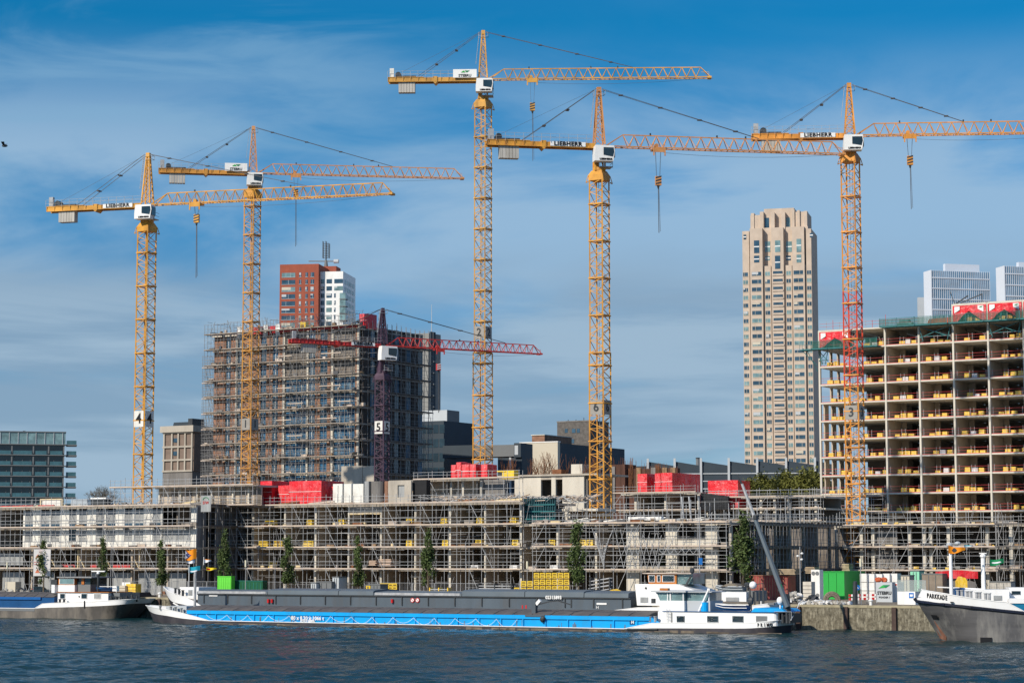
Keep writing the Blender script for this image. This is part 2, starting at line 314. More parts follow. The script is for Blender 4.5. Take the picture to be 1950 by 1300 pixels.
# ------------------------------------------------------------------ water, ground, quay
def waves():
    fx = np.arange(-66, 66.01, 0.34); xs = np.concatenate([np.linspace(-4000, -90, 12), fx, np.linspace(90, 4000, 12)])
    fy = np.concatenate([np.arange(114, 180, 0.30), np.arange(180, 300, 0.5)]); ys = np.concatenate([np.linspace(-600, 90, 10), fy, np.linspace(310, 420, 5)])
    X, Y = np.meshgrid(xs, ys); Z = np.zeros_like(X); rg = np.random.RandomState(3)
    for i in range(46):
        L = 0.85*(1.055**i)
        L = L*(.9+.2*rg.rand()); th = radians(-66)+rg.randn()*0.5; k = 2*pi/L
        ph = rg.rand()*2*pi; amp = 0.0115*L**0.50
        a = k*(cos(th)*X+sin(th)*Y)+ph+0.9*np.sin(0.13*X+0.07*Y+i)
        Z += amp*(np.sin(a)+0.25*np.sin(2*a+1))
    patch = 0.80+0.30*np.sin(X*0.09+Y*0.13)*np.sin(Y*0.06-X*0.04+1)
    fade = np.clip((66-np.abs(X))/4+1, 0, 1)*np.clip((Y-100)/12, 0, 1)*np.clip((300-Y)/10, 0, 1)
    Z = Z*patch*fade*0.80
    nx, ny = len(xs), len(ys)
    me = bpy.data.meshes.new('water'); V = np.stack([X, Y, Z], -1).reshape(-1, 3)
    me.vertices.add(nx*ny); me.vertices.foreach_set('co', V.ravel())
    i = np.arange(nx-1)[None, :]+np.arange(ny-1)[:, None]*nx
    Q = np.stack([i, i+1, i+1+nx, i+nx], -1).reshape(-1, 4); nq = len(Q)
    me.loops.add(nq*4); me.loops.foreach_set('vertex_index', Q.ravel().astype(np.int32))
    me.polygons.add(nq); me.polygons.foreach_set('loop_start', np.arange(nq, dtype=np.int32)*4); me.polygons.foreach_set('loop_total', np.full(nq, 4, np.int32))
    me.update(calc_edges=True); me.validate(); me.materials.append(WATER); me.polygons.foreach_set('use_smooth', [True]*nq)
    o = bpy.data.objects.new('water', me); COL.objects.link(o); tag(o, 'choppy dark teal river water in front of the quay', 'water', kind='structure')
waves()
g = MB(); g.box(-4000, 4000, 0.9, 9000, ZQ-0.5, ZQ-0.004)
solo('ground', g, TREAD, 'brown paved ground of the quay reaching back behind the building site', 'ground', FQ, 0, 0, 0, kind='structure')
T = thing('quay_wall', 'old mossy concrete quay wall with pale coping along the water', 'quay wall', FQ, 0, 0, 0)
g = MB(); g.box(-200, 200, 0, 0.9, -3, ZQ-0.28); g.build('wall_face', QWALL, T)
for i in range(80):
    MB().box(-200+i*5+0.012, -195+i*5-0.012, -0.05, 0.9, ZQ-0.28, ZQ+0.0).build('coping_stone', QCAP, T)
for px in (1190, 1345, 1522, 1612, 1704, 1803, 304, 395):
    a = FQ.s_(px, 1175)
    T2 = MB(); T2.box(a-0.24, a+0.24, -0.36, -0.0, -2, ZQ-0.2); T2.build('fender_pile', PILE, T)
bm_ = MB(); bm_.bar((0,0,0), (0,0,0.45), 0.17, n=10); bm_.blob((0,0,0.52), 0.28, 0.28, 0.16, nu=10)
b0 = None
for k, (px, lb) in enumerate(((299, 'white topped bollard on the quay edge left of the light grey bow'), (1445, 'dark bollard on the quay edge behind the white tug stern'), (1655, 'low bollard on the coping below the striped barriers'))):
    a = FQ.s_(px, 1140)
    if b0 is None: b0 = solo('bollard', bm_, WHITE if k == 0 else DARKG, lb, 'bollard', FQ, a, 0.55, ZQ, local=True, group='bollards along the quay')
    else:
        c = clone(b0, FQ.w(a, 0.55, ZQ), FQ.ang, lb)

# ------------------------------------------------------------------ tower cranes
BALL = mat('ballast_concrete', (.46,.44,.40), .8, var=.2, scale=.9, stain_or_gleam=(.3,.27,.22), stain_or_gleam_amt=.5, streak=True)
def crane(label, px, py_ring, py_apex, tip, D, wm=2.0, ctr=0.42, tie=0.66, troll=0.2, hook_px=None, sling=8.0, body=CRANE, jibm=None,
          mastm=None, base_z=3.0, num=None, num_py=None, board=None, jib_mats=None, low=None, redtop=None, cab_scale=1.0, winch=GALV):
    jibm = jibm or body; mastm = mastm or body
    P = at(px, py_ring, D); zr = P[2]                 # mast top under the slewing ring
    sc_ = D/4030.0*1.0
    za = at(px, py_apex, D)[2]
    T = thing('tower_crane', label, 'crane', None, P[0], P[1], base_z, group='tower cranes over the site', local=True)
    zr -= base_z; za -= base_z
    ang = A_SITE
    def rot(x, y, a): return (x*cos(a)-y*sin(a), x*sin(a)+y*cos(a))
    h = wm/2
    # mast
    def mast(z0, z1, h, name):
        m = MB(); n = max(1, int(round((z1-z0)/(wm*0.86)))); dz = (z1-z0)/n
        C = [(-h,-h), (h,-h), (h,h), (-h,h)]; C = [rot(a, b, ang) for a, b in C]
        for k in range(n):
            for c in C: m.bar((c[0], c[1], z0+k*dz), (c[0], c[1], z0+k*dz+dz), 0.135)
        for k in range(n):
            a0 = z0+k*dz; a1 = a0+dz; am = (a0+a1)/2
            for q in range(4):
                c, d = C[q], C[(q+1) % 4]
                if q in (0, 1):
                    if k % 2: c, d = d, c
                    m.bar((c[0], c[1], a0), (d[0], d[1], am), 0.06); m.bar((d[0], d[1], am), (c[0], c[1], a1), 0.06)
                    m.bar((c[0], c[1], a0), (d[0], d[1], a0), 0.05)
                else:
                    if k % 2: c, d = d, c
                    m.bar((c[0], c[1], a0), (d[0], d[1], a1), 0.05)
        m.build(name, mastm if name == 'mast' else low[2], T)
        for k in range(0, n, 3):
            a0 = z0+k*dz; pl = MB()
            cc = [rot(a, b, ang) for a, b in ((-h-.1,-h-.1),(h+.1,-h-.1),(h+.1,h+.1),(-h-.1,h+.1))]
            for q in range(4):
                c, d = cc[q], cc[(q+1) % 4]; pl.bar((c[0], c[1], a0), (d[0], d[1], a0), 0.12)
            i2 = [rot(a, b, ang) for a, b in ((-h*.9,h*.1),(h*.9,h*.1),(h*.9,h*.9),(-h*.9,h*.9))]
            pl.add([(c[0], c[1], a0+0.1) for c in i2]+[(c[0], c[1], a0+0.16) for c in i2], [(0,3,2,1),(4,5,6,7),(0,1,5,4),(1,2,6,5),(2,3,7,6),(3,0,4,7)])
            pl.build('rest_platform', mastm if name == 'mast' else low[2], T)
    if low:
        zl = at(px, low[0], D)[2]-base_z
        mast(0, zl, h*low[1], 'lower_mast'); mast(zl, zr, h, 'mast')
    else:
        mast(0, zr, h, 'mast')
    ld = MB()
    lx, ly = rot(-0.25, 0.3, ang); lx2, ly2 = rot(0.2, 0.3, ang)
    ld.bar((lx, ly, 0), (lx, ly, zr), 0.045); ld.bar((lx2, ly2, 0), (lx2, ly2, zr), 0.045)
    z = 0.4
    while z < zr: ld.bar((lx, ly, z), (lx2, ly2, z), 0.03); z += 0.6
    ld.build('ladder', GALVD if body is not CPURP else mastm, T)
    if num:
        zn = at(px, num_py, D)[2]-base_z
        for q, (ox, oy, dx, dy, nx, ny) in enumerate(((0, -h-0.16, 1, 0, 0, -1), (h+0.16, 0, 0, 1, 1, 0))):
            m = MB(); ht = wm*(0.62 if num in '45' else .5)
            pp = [rot(ox+dx*s_*h*0.92+nx*k_, oy+dy*s_*h*0.92+ny*k_, ang) for s_, k_ in ((-1,0),(1,0),(1,-.05),(-1,-.05))]
            m.add([(c[0], c[1], zn-ht) for c in pp]+[(c[0], c[1], zn+ht) for c in pp], [(0,3,2,1),(4,5,6,7),(0,1,5,4),(1,2,6,5),(2,3,7,6),(3,0,4,7)])
            pb = m.build('number_plate', PANEL if num in '45' else PLATE, T)
            oc = rot(ox+nx*0.03, oy+ny*0.03, ang); xd = rot(dx, dy, ang)
            text_mb(num, wm*(1.1 if num in '45' else .9), BLACK if num in '45' else DARKG, (oc[0], oc[1], zn), (xd[0], xd[1], 0), (0,0,1), bold=0.03).build('numeral', BLACK if num in '45' else DARKG, pb)
    # slewing direction from the tip of the jib
    zj = at(px, tip[2], D)[2]
    tp = ground_at(tip[0], tip[1], zj)
    dx, dy = tp[0]-P[0], tp[1]-P[1]; L = sqrt(dx*dx+dy*dy); ja = atan2(dy, dx); zj -= base_z
    J = lambda x, y, z: (rot(x, y, ja)[0], rot(x, y, ja)[1], z)
    class LB(MB):
        def out(s, name, m, par=T, **k):
            s.v = [J(*p) for p in s.v]; return s.build(name, m, par, **k)
    k = wm/2.0
    # ring collar (flared) and slewing section
    m = LB()
    def fr(m, h0, h1, z0, z1):
        vs = [(-h0,-h0,z0),(h0,-h0,z0),(h0,h0,z0),(-h0,h0,z0),(-h1,-h1,z1),(h1,-h1,z1),(h1,h1,z1),(-h1,h1,z1)]
        m.add(vs, [(0,3,2,1),(4,5,6,7),(0,1,5,4),(1,2,6,5),(2,3,7,6),(3,0,4,7)])
    col = MB(); h0, h1 = h*1.12, h*1.12
    cc = [rot(a, b, ang) for a, b in ((-h0,-h0),(h0,-h0),(h0,h0),(-h0,h0))]; c2 = [(a*.72, b*.72) for a, b in cc]
    col.add([(a, b, zr-0.15) for a, b in cc]+[(a, b, zr+0.65*k) for a, b in cc]+[(a, b, zr+1.25*k) for a, b in c2],
            [(0,3,2,1),(8,9,10,11)]+[(i, (i+1) % 4, 4+(i+1) % 4, 4+i) for i in range(4)]+[(4+i, 4+(i+1) % 4, 8+(i+1) % 4, 8+i) for i in range(4)])
    for a, b in cc: col.bar((a*1.0, b*1.0, zr-0.3), (a*1.22, b*1.22, zr-0.45), 0.1); col.bar((a, b, zr+.6*k), (a*1.22, b*1.22, zr-0.45), 0.07)
    col.build('slewing_collar', mastm, T)
    z1 = zr+1.25*k; z2 = zj-0.1
    m = LB(); q = 0.62*h*1.1
    m.bar((0,0,z1), (0,0,z1+.45*k), q*1.35, n=14)
    for a, b in ((-q,-q),(q,-q),(q,q),(-q,q)): m.bar((a, b, z1), (a, b, z2), 0.14)
    m.box(-q, -q*.2, -q-.02, q, z1+.4*k, z2-0.2); m.bar((-q,-q,z1), (q,-q,z2), .08); m.bar((q,-q,z1), (-q,-q,z2), .08)
    m.box(-q, q, -q, q, z2-0.25, z2)
    m.out('slewing_unit', mastm)
    m = LB()
    for z in (z1+.5*k, z1+1.0*k, z1+1.5*k):
        m.bar((q,-q-.5*k,z), (q+1.0*k,-q-.5*k,z), .035); m.bar((q+1.0*k,-q-.5*k,z), (q+1.0*k,q,z), .035); m.bar((-q*.2,-q-.5*k,z), (q,-q-.5*k,z), .035)
    for a in (-q*.2, q, q+1.0*k): m.bar((a,-q-.5*k,z1+.3*k), (a,-q-.5*k,z1+1.5*k), .04)
    m.box(-q*.2, q+1.0*k, -q-.5*k, q, z1+.42*k, z1+.5*k)
    m.out('cab_gallery', GALV)
    # cab, hung at the side nearest the water
    ch = 2.2*k*cab_scale; cw = 2.6*k*cab_scale; x0 = -0.95*k*cab_scale; x1 = x0+cw; y0 = -q-1.7*k; y1 = -q-0.05; zc1 = zj-0.25*k; zc0 = zc1-ch
    m = LB()
    poly = [(x0, zc1), (x1, zc1-.02), (x1+.12*k, zc1-ch*.35), (x1-.12*k, zc0), (x0-.15*k, zc0), (x0-.15*k, zc0+ch*.4)]
    m.prism(poly, 'y', y0, y1); cab = m.out('operator_cab', WHITE)
    m = LB(); poly = [(x0+cw*.42, zc1-ch*.14), (x1-.1*k, zc1-ch*.14), (x1-.02*k, zc1-ch*.4), (x1-.2*k, zc0+ch*.28), (x0+cw*.42, zc0+ch*.38)]
    m.prism(poly, 'y', y0-.04, y0+.02); m.out('side_window', GLASSD, cab)
    m = LB(); m.box(x1+.0*k, x1+.16*k, y0+.15*k, y1-.15*k, zc0+ch*.25, zc1-ch*.16); m.out('front_window', GLASSD, cab)
    o3 = J(x0+cw*.55, y0-.03, zc0+ch*.11); xd = rot(1, 0, ja)
    text_mb('LIEBHERR', 0.34*k*cab_scale, BLACK, o3, (xd[0], xd[1], 0), (0,0,1), bold=0.02, sx=1.25).build('maker_name', BLACK, cab)
    # apex tower
    m = LB(); b = q*1.05; tpx = 0.22*k; n = 6
    za0 = zj+.2; za1 = za-0.6*k
    for a_, c_ in ((-1,-1),(1,-1),(1,1),(-1,1)): m.bar((a_*b, c_*b, za0), (a_*tpx, c_*tpx, za1), .13)
    for i in range(n):
        f0 = i/n; f1 = (i+1)/n; w0 = b+(tpx-b)*f0; w1 = b+(tpx-b)*f1; q0 = za0+(za1-za0)*f0; q1 = za0+(za1-za0)*f1
        for s_ in (-1, 1):
            m.bar((-w0, s_*w0, q0), (w1, s_*w1, q1), .05); m.bar((w0, s_*w0, q0), (-w1, s_*w1, q1), .05)
            m.bar((s_*w0, -w0, q0), (s_*w1, w1, q1), .05); m.bar((-w1, s_*w1, q1), (w1, s_*w1, q1), .045)
    m.box(-.3*k, .3*k, -.3*k, .3*k, za1-.1, za1+.55*k); m.bar((0,0,za1+.5*k), (0,0,za), .09)
    hd = m.out('apex_tower', mastm if body is CPURP else jibm)
    m = LB()
    for s_ in (-1, 1): m.bar((-b-.5*k, -.15+s_*.16, zj+2.6*k), (-tpx-.45*k, -.15+s_*.16, za1), .035)
    f = 0
    while f < 1:
        x = -b-.5*k+(b-tpx+.05*k)*f; z = zj+2.6*k+(za1-zj-2.6*k)*f; m.bar((x,-.31,z), (x,.01,z), .025); f += 0.06
    for s_ in (-1, 1):
        for z in (za1-.5*k, za1+.1*k): m.bar((-.75*k, s_*.6*k, z), (.8*k, s_*.6*k, z), .03); m.bar((.8*k,-.6*k,z), (.8*k,.6*k,z), .03)
        for x in (-.75*k, .8*k): m.bar((x, s_*.6*k, za1-.5*k), (x, s_*.6*k, za1+.1*k), .03)
    m.out('apex_ladder', GALV)
    # jib: two bottom chords, one top chord
    m = LB(); jh = 1.75*k; jw = .62*k; x0 = b+.1; xe = L; st = 2.6*k; pitch = 1.55*k
    for s_ in (-1, 1): m.bar((x0, s_*jw, zj), (xe, s_*jw, zj), .10)
    m.bar((x0+st, 0, zj+jh), (xe-1.6*k, 0, zj+jh), .10)
    for s_ in (-1, 1): m.bar((x0, s_*jw, zj), (x0+st, 0, zj+jh), .085); m.bar((xe, s_*jw, zj), (xe-1.6*k, 0, zj+jh), .07)
    nseg = int((xe-1.6*k-x0-st)/pitch); pz = (xe-1.6*k-x0-st)/nseg
    for i in range(nseg):
        a_ = x0+st+i*pz
        for s_ in (-1, 1):
            m.bar((a_, 0, zj+jh), (a_+pz/2, s_*jw, zj), .055); m.bar((a_+pz/2, s_*jw, zj), (a_+pz, 0, zj+jh), .055)
    a_ = x0; i = 0
    while a_ < xe-1:
        m.bar((a_, -jw, zj), (a_, jw, zj), .045); m.bar((a_, -jw if i % 2 else jw, zj), (a_+pz, jw if i % 2 else -jw, zj), .035); a_ += pz; i += 1
    m.box(xe-.5*k, xe+.15*k, -jw-.1, jw+.1, zj-.18*k, zj+.12*k)
    m.bar((xe-.3*k, -jw, zj), (xe-.3*k, -jw, zj+.8*k), .03); m.bar((xe-.3*k, -jw, zj+.8*k), (xe-1.6*k, -jw, zj+.8*k), .03)
    m.out('jib', jibm)
    for q_ in (0.12, 0.42, 0.55):
        m = LB(); xx = x0+st+(xe-x0-st)*q_; m.box(xx, xx+.18*k, -.12, .12, zj+jh+.08, zj+jh+.35*k); m.out('jib_lamp', DARKG)
    # counter jib
    Lc = L*ctr; m = LB(); gw = .75*k; gh = .62*k
    for s_ in (-1, 1): m.box(-Lc, -b, s_*gw-.09, s_*gw+.09, zj-gh*.55, zj+gh*.45); m.box(-Lc*1.0, -Lc*.62, s_*gw-.16, s_*gw+.16, zj+gh*.45, zj+gh*.62); m.box(-Lc, -b, s_*gw-.16, s_*gw+.16, zj-gh*.7, zj-gh*.55)
    m.box(-Lc, -b, -gw, gw, zj-.12, zj-.04)
    for i in range(12):
        x = -Lc+(Lc-b)*i/12; m.box(x, x+.07, -gw-.17, -gw-.09, zj-gh*.55, zj+gh*.45)
    xq = -Lc*.5; m.box(xq-.35*k, xq+.35*k, -gw-.22, gw+.22, zj-gh*.75, zj+gh*.7); m.prism([(xq-.35*k, zj-gh*.75), (xq+.35*k, zj-gh*.75), (xq, zj-gh*1.3)], 'y', -gw-.2, gw+.2)
    m.out('counter_jib', body if body is not CPURP else jibm)
    m = LB(); x = -Lc
    while x < -b-.2:
        m.bar((x, -gw-.35, zj+.2), (x, -gw-.35, zj+1.35*k), .03); x += (Lc-b)/12
    for z in (.8*k, 1.35*k): m.bar((-Lc, -gw-.35, zj+z), (-b, -gw-.35, zj+z), .022); m.bar((-Lc, gw+.35, zj+z), (-b, gw+.35, zj+z), .022)
    m.out('hand_rail', GALV)
    nb = 6; bw = .46*k; xs = -Lc*.80
    for i in range(nb):
        m = LB(); m.box(xs+(i-nb/2)*bw, xs+(i-nb/2)*bw+bw*.9, -gw*.8, gw*.8, zj-2.15*k, zj-gh*.2); m.out('ballast_block', BALL)
    m = LB(); m.box(xs-nb/2*bw-.1, xs+nb/2*bw+.1, -gw*.9, gw*.9, zj+gh*.5, zj+gh*1.05); m.out('ballast_frame', CABLE)
    m = LB(); m.box(-Lc+.3*k, -Lc+1.0*k, -gw*.9, -gw*.2, zj+.2, zj+1.9*k); wb = m.out('control_cabinet', winch)
    m = LB(); m.bar((-Lc+1.7*k, -gw*.8, zj+.85*k), (-Lc+1.7*k, gw*.8, zj+.85*k), .48*k, n=10); m.box(-Lc+1.1*k, -Lc+2.5*k, -gw*.9, gw*.9, zj+.2*k, zj+.5*k)
    m.out('winch', DARKG)
    if board == 'stebru':
        m = LB(); m.box(-b-4.2*k, -b-.3*k, -gw-.5, -gw-.44, zj+.1, zj+2.0*k*.75); bb = m.out('sign_board', WHITE)
        o3 = J(-b-2.25*k, -gw-.52, zj+.42*k); text_mb('STEBRU', .62*k, DARKG, o3, (xd[0], xd[1], 0), (0,0,1), bold=0.02).build('board_lettering', DARKG, bb)
        o3 = J(-b-2.25*k, -gw-.54, zj+1.05*k); m = MB()
        m.add([(-.7,0,-.1),(.1,0,-.1),(-.2,0,.22)], [(0,1,2)], GREENC); m.add([(-.1,0,.22),(.8,0,.22),(.3,0,-.12)], [(0,1,2)], GFLAG)
        m.v = [(o3[0]+p[0]*xd[0]*k, o3[1]+p[0]*xd[1]*k-0.01, o3[2]+p[2]*k) for p in m.v]; m.build('emblem', GREENC, bb)
    elif board == 'maker':
        wl = 5.0*k; m = LB(); xc = -b-wl*.78; m.box(xc-wl/2, xc+wl/2, -gw-.24, -gw-.2, zj-gh*.5, zj+gh*.5); bb = m.out('name_board', WHITE)
        o3 = J(xc, -gw-.27, zj+.02); text_mb('LIEBHERR', .76*k, BLACK, o3, (xd[0], xd[1], 0), (0,0,1), bold=0.03, sx=1.12, sp=1.12).build('board_lettering', BLACK, bb)
    # ties
    top = (0, 0, za-.3*k)
    m = LB(); xt = L*tie
    for s_ in (-1, 1):
        m.bar((tpx+.2, s_*.25, top[2]), (xt, s_*.08, zj+jh+.1), .04)
        m.bar((-tpx-.2, s_*.4*k, top[2]), (-Lc*.70, s_*gw, zj+gh*.5), .045)
    m.bar((-tpx-.2, 0, top[2]), (-Lc*.92, 0, zj+.9*k), .02)
    for f in (0.12, .37, .62, .85): x = tpx+.2+(xt-tpx-.2)*f; z = top[2]+(zj+jh+.1-top[2])*f; m.box(x-.28, x+.28, -.28, .28, z-.09, z+.05)
    for f in (.4, .7): x = -Lc*.7*f; z = top[2]+(zj+gh*.5-top[2])*f; m.box(x-.22, x+.22, -.45, .45, z-.08, z+.08)
    m.out('tie_bar', CABLE)
    # trolley, hook
    xt = x0+(L-x0)*troll; m = LB()
    m.box(xt-.9*k, xt+.9*k, -jw-.25, jw+.25, zj-.35*k, zj-.1*k); m.box(xt-.9*k, xt+.9*k, -jw-.28, -jw-.2, zj-.7*k, zj-.1*k)
    for s_ in (-.8, .8): m.box(xt+s_*k-.09, xt+s_*k+.09, -jw-.3, -jw-.18, zj-1.2*k, zj); m.bar((xt+s_*k,-jw-.2,zj+.1),(xt+s_*k,-jw-.2,zj+.6*k),.05)
    m.bar((xt-.25*k,-.3,zj+.35*k), (xt-.25*k,.3,zj+.35*k), .3*k, n=8)
    m.out('trolley', jibm)
    zh = at(*hook_px, D)[2]-base_z if hook_px else zj-6
    m = LB()
    for s_ in (-.38, .38):
        for r_ in (-.15, .15): m.bar((xt+s_*k, r_, zj-.5*k), (xt+s_*k*.6, r_, zh+.7*k), .022)
    xo = x0+1; px_, pz_ = xt+.8*k, zj-.6*k
    npt = 10; pts = []
    for i in range(npt+1): f = i/npt; pts.append((px_+(L-px_)*f, 0, pz_+(zj-pz_)*f-1.1*k*4*f*(1-f)*.5)); 
    m.path(pts, .025)
    m.out('hoist_rope', CABLE)
    m = LB(); m.box(xt-.42*k, xt+.42*k, -.22, .22, zh-.6*k, zh+.7*k, jibm)
    for i in range(3): z = zh-.35*k+i*.42*k; m.prism([(xt-.42*k, z-.14*k), (xt-.42*k, z+.06*k), (xt+.42*k, z+.3*k), (xt+.42*k, z+.1*k)], 'y', -.24, -.2, DARKG if body is not CPURP else WHITE)
    m.bar((xt,0,zh-.6*k), (xt,0,zh-1.05*k), .22*k, DARKG, n=6, r2=.1*k)
    m.out('hook_block', jibm)
    if sling: m = LB(); m.bar((xt,0,zh-1.0*k), (xt+.05,0,zh-1.0*k-sling), .06); m.bar((xt+.1,0,zh-1.0*k), (xt+.25,0,zh-1.0*k-sling*.97), .035); m.out('sling', CABLE)
    return T

def tone(nm, c): return mat(nm, c, 0.5, var=0.25, scale=0.35, stain_or_gleam=(c[0]*.45, c[1]*.45, c[2]*.6), stain_or_gleam_amt=0.7)
crane('yellow tower crane with number 4 plates, the leftmost crane', 280, 440, 291, (748, 369, 391), 326, board='maker', num='4', num_py=798,
      body=tone('yellow_paint_a', (0.68, 0.33, 0.045)), troll=0.19, hook_px=(371, 421), sling=8.2, ctr=.42, tie=.655)
crane('orange tower crane with number 1 plate, in front of the brick block', 481, 375, 240, (882, 340, 330), 368, body=tone('yellow_paint_b', (0.60, 0.29, 0.06)), jibm=ORANGE, board='stebru', num='1', num_py=808,
      troll=.185, hook_px=(563, 366), sling=8.5, ctr=.44, tie=.66)
crane('tallest yellow tower crane, number 2 plate, in the middle of the site', 920, 204, 58, (1353, 148, 152), 345, body=tone('yellow_paint_c', (0.62, 0.33, 0.07)), board='stebru', num='2', num_py=634,
      troll=.20, hook_px=(1007, 205), sling=8.0, ctr=.42, tie=.66, low=(672, 1.14, CRANE), winch=PANEL)
crane('yellow tower crane with dark window cab, long jib crossing the right crane', 1141, 343, 166, (1606, 294, 279), 292, jibm=ORANGE, board='maker', num='6', num_py=776,
      troll=.22, hook_px=(1253, 342), sling=6.3, ctr=.45, tie=.65, low=(672, 1.08, CRANE))
crane('yellow tower crane with a red mast section, rightmost, jib leaving the picture', 1619, 308, 158, (2070, 252, 259), 300, body=tone('yellow_paint_d', (0.70, 0.30, 0.055)), board='maker', num='3', num_py=786,
      troll=.235, hook_px=(1731, 308), sling=6.0, ctr=.42, tie=.48)
crane('small crane with purple mast, red jib and number 5 plates', 728, 722, 586, (1029, 674, 658), 335, wm=1.62, body=CPURP, jibm=CRED, mastm=CPURP, board='maker', num='5', num_py=814,
      troll=.33, hook_px=(832, 694), sling=6.5, ctr=.55, tie=.77, cab_scale=1.25)
# painted red length of the right crane's mast
for o in bpy.data.objects:
    if o.name.startswith('mast') and o.parent and 'red mast section' in o.parent.get('label', ''):
        o.data = o.data.copy(); o.data.materials.append(mat('orange_red_mast_paint', (0.62, 0.07, 0.03), .5, var=.2)); o['label'] = 'lattice mast, orange red between the fifth and eighth storeys'
        zl = at(1620, 728, 300)[2]-3; zh = at(1620, 560, 300)[2]-3
        for p in o.data.polygons:
            if zl < p.center.z < zh: p.material_index = 1

# ------------------------------------------------------------------ scaffolding
def scaffold(label, fr, s0, s1, levels, top, base=ZQ, t0=-1.5, bay=2.0, nbr=4, rails=(0.5, 1.0, 2.0), tube=GALV, r=0.036, board=BOARD, ext=1.25, back=True, seed=1, plat_gap=None, braces=True, deck_top=True, wall=0.95):
    rnd = random.Random(seed)
    T = thing('scaffold', label, 'scaffold', fr, s0, t0, base)
    n = max(2, int(round((s1-s0)/bay))); db = (s1-s0)/n
    proto = None
    rows = (t0, t0+wall) if back else (t0,)
    for i in range(n+1):
        for j, t in enumerate(rows):
            zt = top+(ext*rnd.uniform(.85, 1.15) if j == 0 or True else .3)
            a = s0+i*db+(0.0 if j == 0 else 0.02)
            MB().bar((a, t, base), (a+rnd.uniform(-.02,.02), t, zt), r).build('standard', tube, T)
    for k, z in enumerate(levels):
        segs = [(s0, s1)] if plat_gap is None else plat_gap
        for a, b in segs:
            m = MB(); m.box(a-.1, b+.1, t0-.06, t0+wall+.05, z-.07, z+.0); m.box(a-.1, b+.1, t0-.09, t0-.06, z-.05, z+.13); m.build('platform', board, T)
        for h in rails:
            if z+h < top+ext+.1:
                m = MB(); dzr = rnd.uniform(-.05,.05); m.bar((s0-.15, t0-.04, z+h+dzr), (s1+.15, t0-.04, z+h+dzr), r*.85); m.build('guard_rail', tube, T)
        if back:
            MB().bar((s0-.15, t0+wall, z-.18), (s1+.15, t0+wall, z-.18), r).build('ledger', tube, T)
            if k % 2 == 0: MB().bar((s0-.15, t0+wall, z+1.0), (s1+.15, t0+wall, z+1.0), r*.9).build('ledger', tube, T)
        if braces:
            zb = base if k == 0 else levels[k-1]
            for i in range(1, n-1, nbr):
                a = s0+(i+rnd.choice((0, 0, 1)))*db; sgn = 1 if fr.s_(975, 900) > a else -1
                m = MB(); m.bar((a, t0-.09, z+.1), (a+sgn*db, t0-.09, zb-.2), r*1.1); m.build('brace', tube, T)
    return T

# ------------------------------------------------------------------ low building, middle wing
def wallbox(T, name, m, a, b, t0, t1, z0, z1, **k): return MB().box(a, b, t0, t1, z0, z1).build(name, m, T, **k)
sM0 = FM.s_(440, 1040); sM1 = FM.s_(1391, 1040)
Z1, Z2, Z3, Z4 = 6.5, 9.5, 12.5, 15.5
T = thing('concrete_building', 'long four storey concrete shell in the middle behind the scaffold', 'building', FM, sM0, 0, ZQ)
colpx = [482, 542.5, 601, 664, 725.6, 791, 857, 924, 992, 1061.5, 1135]
cs = [FM.s_(p, 1030) for p in colpx]
sTop = FM.s_(999, 975)
for k, z in enumerate((Z1, Z2, Z3)):
    wallbox(T, 'floor_slab', CONC, sM0, sM1, 0, 34, z-.28, z)
wallbox(T, 'roof_slab', CONC, sM0, sTop, -.1, 14, Z4-.3, Z4)
for k, z in enumerate((ZQ, Z1, Z2, Z3)):
    zt = (Z1, Z2, Z3, Z4)[k]-.28
    for i, a in enumerate(cs):
        if z >= Z3 and a > sTop+1: continue
        wallbox(T, 'cross_wall', CWALL if True else CONC, a-.13, a+.13, 0.02, 9.0, z, zt)
        wallbox(T, 'wall_end', CONCW, a-.15, a+.15, -.03, 0.02, z, zt)
for k, z in enumerate((ZQ, Z1, Z2, Z3)):
    zt = (Z1, Z2, Z3, Z4)[k]-.28
    e_ = sM1-.3 if z < Z3 else sTop-.2
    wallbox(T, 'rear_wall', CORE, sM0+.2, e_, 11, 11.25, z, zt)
# props under slabs
mpr = 0
for k, z in enumerate((ZQ, Z1, Z2, Z3)):
    zt = (Z1, Z2, Z3, Z4)[k]-.28
    for i in range(len(cs)-1):
        if z >= Z3 and cs[i] > sTop-2: continue
        for q in range(2):
            a = cs[i]+(cs[i+1]-cs[i])*(.35+.35*q)+R.uniform(-.4,.4); t = R.uniform(1.5, 4)
            if mpr < 80: MB().bar((a, t, z), (a, t, zt), .05).build('prop', GALVD, T); mpr += 1
# stair bay with framed opening near the third cross wall
wallbox(T, 'lintel', CONC, cs[3]+.2, cs[4]-.2, -.05, .25, Z4-1.3, Z4-.3); wallbox(T, 'formwork_frame', TIMBER, cs[3]+.1, cs[4]-.1, -.12, -.06, Z4-1.45, Z4-1.3)
# white panels right part
pz = [(1193, 1217), (1268, 1290), (1343, 1366)]
for a, b in pz:
    for z, zt in ((ZQ, Z1), (Z1, Z2), (Z2, Z3)):
        wallbox(T, 'pier', CONCW, FM.s_(a, 1030), FM.s_(b, 1030), -.05, .5, z, zt-.28)
for (a, b) in ((1217, 1268), (1290, 1343)):
    sa, sb = FM.s_(a, 1030)+.02, FM.s_(b, 1030)-.02
    wallbox(T, 'spandrel', CONCW, sa, sb, 0, .2, Z2, Z2+.9)
    wallbox(T, 'spandrel', CONC, sa, sb, 0, .2, Z1, Z1+.5)
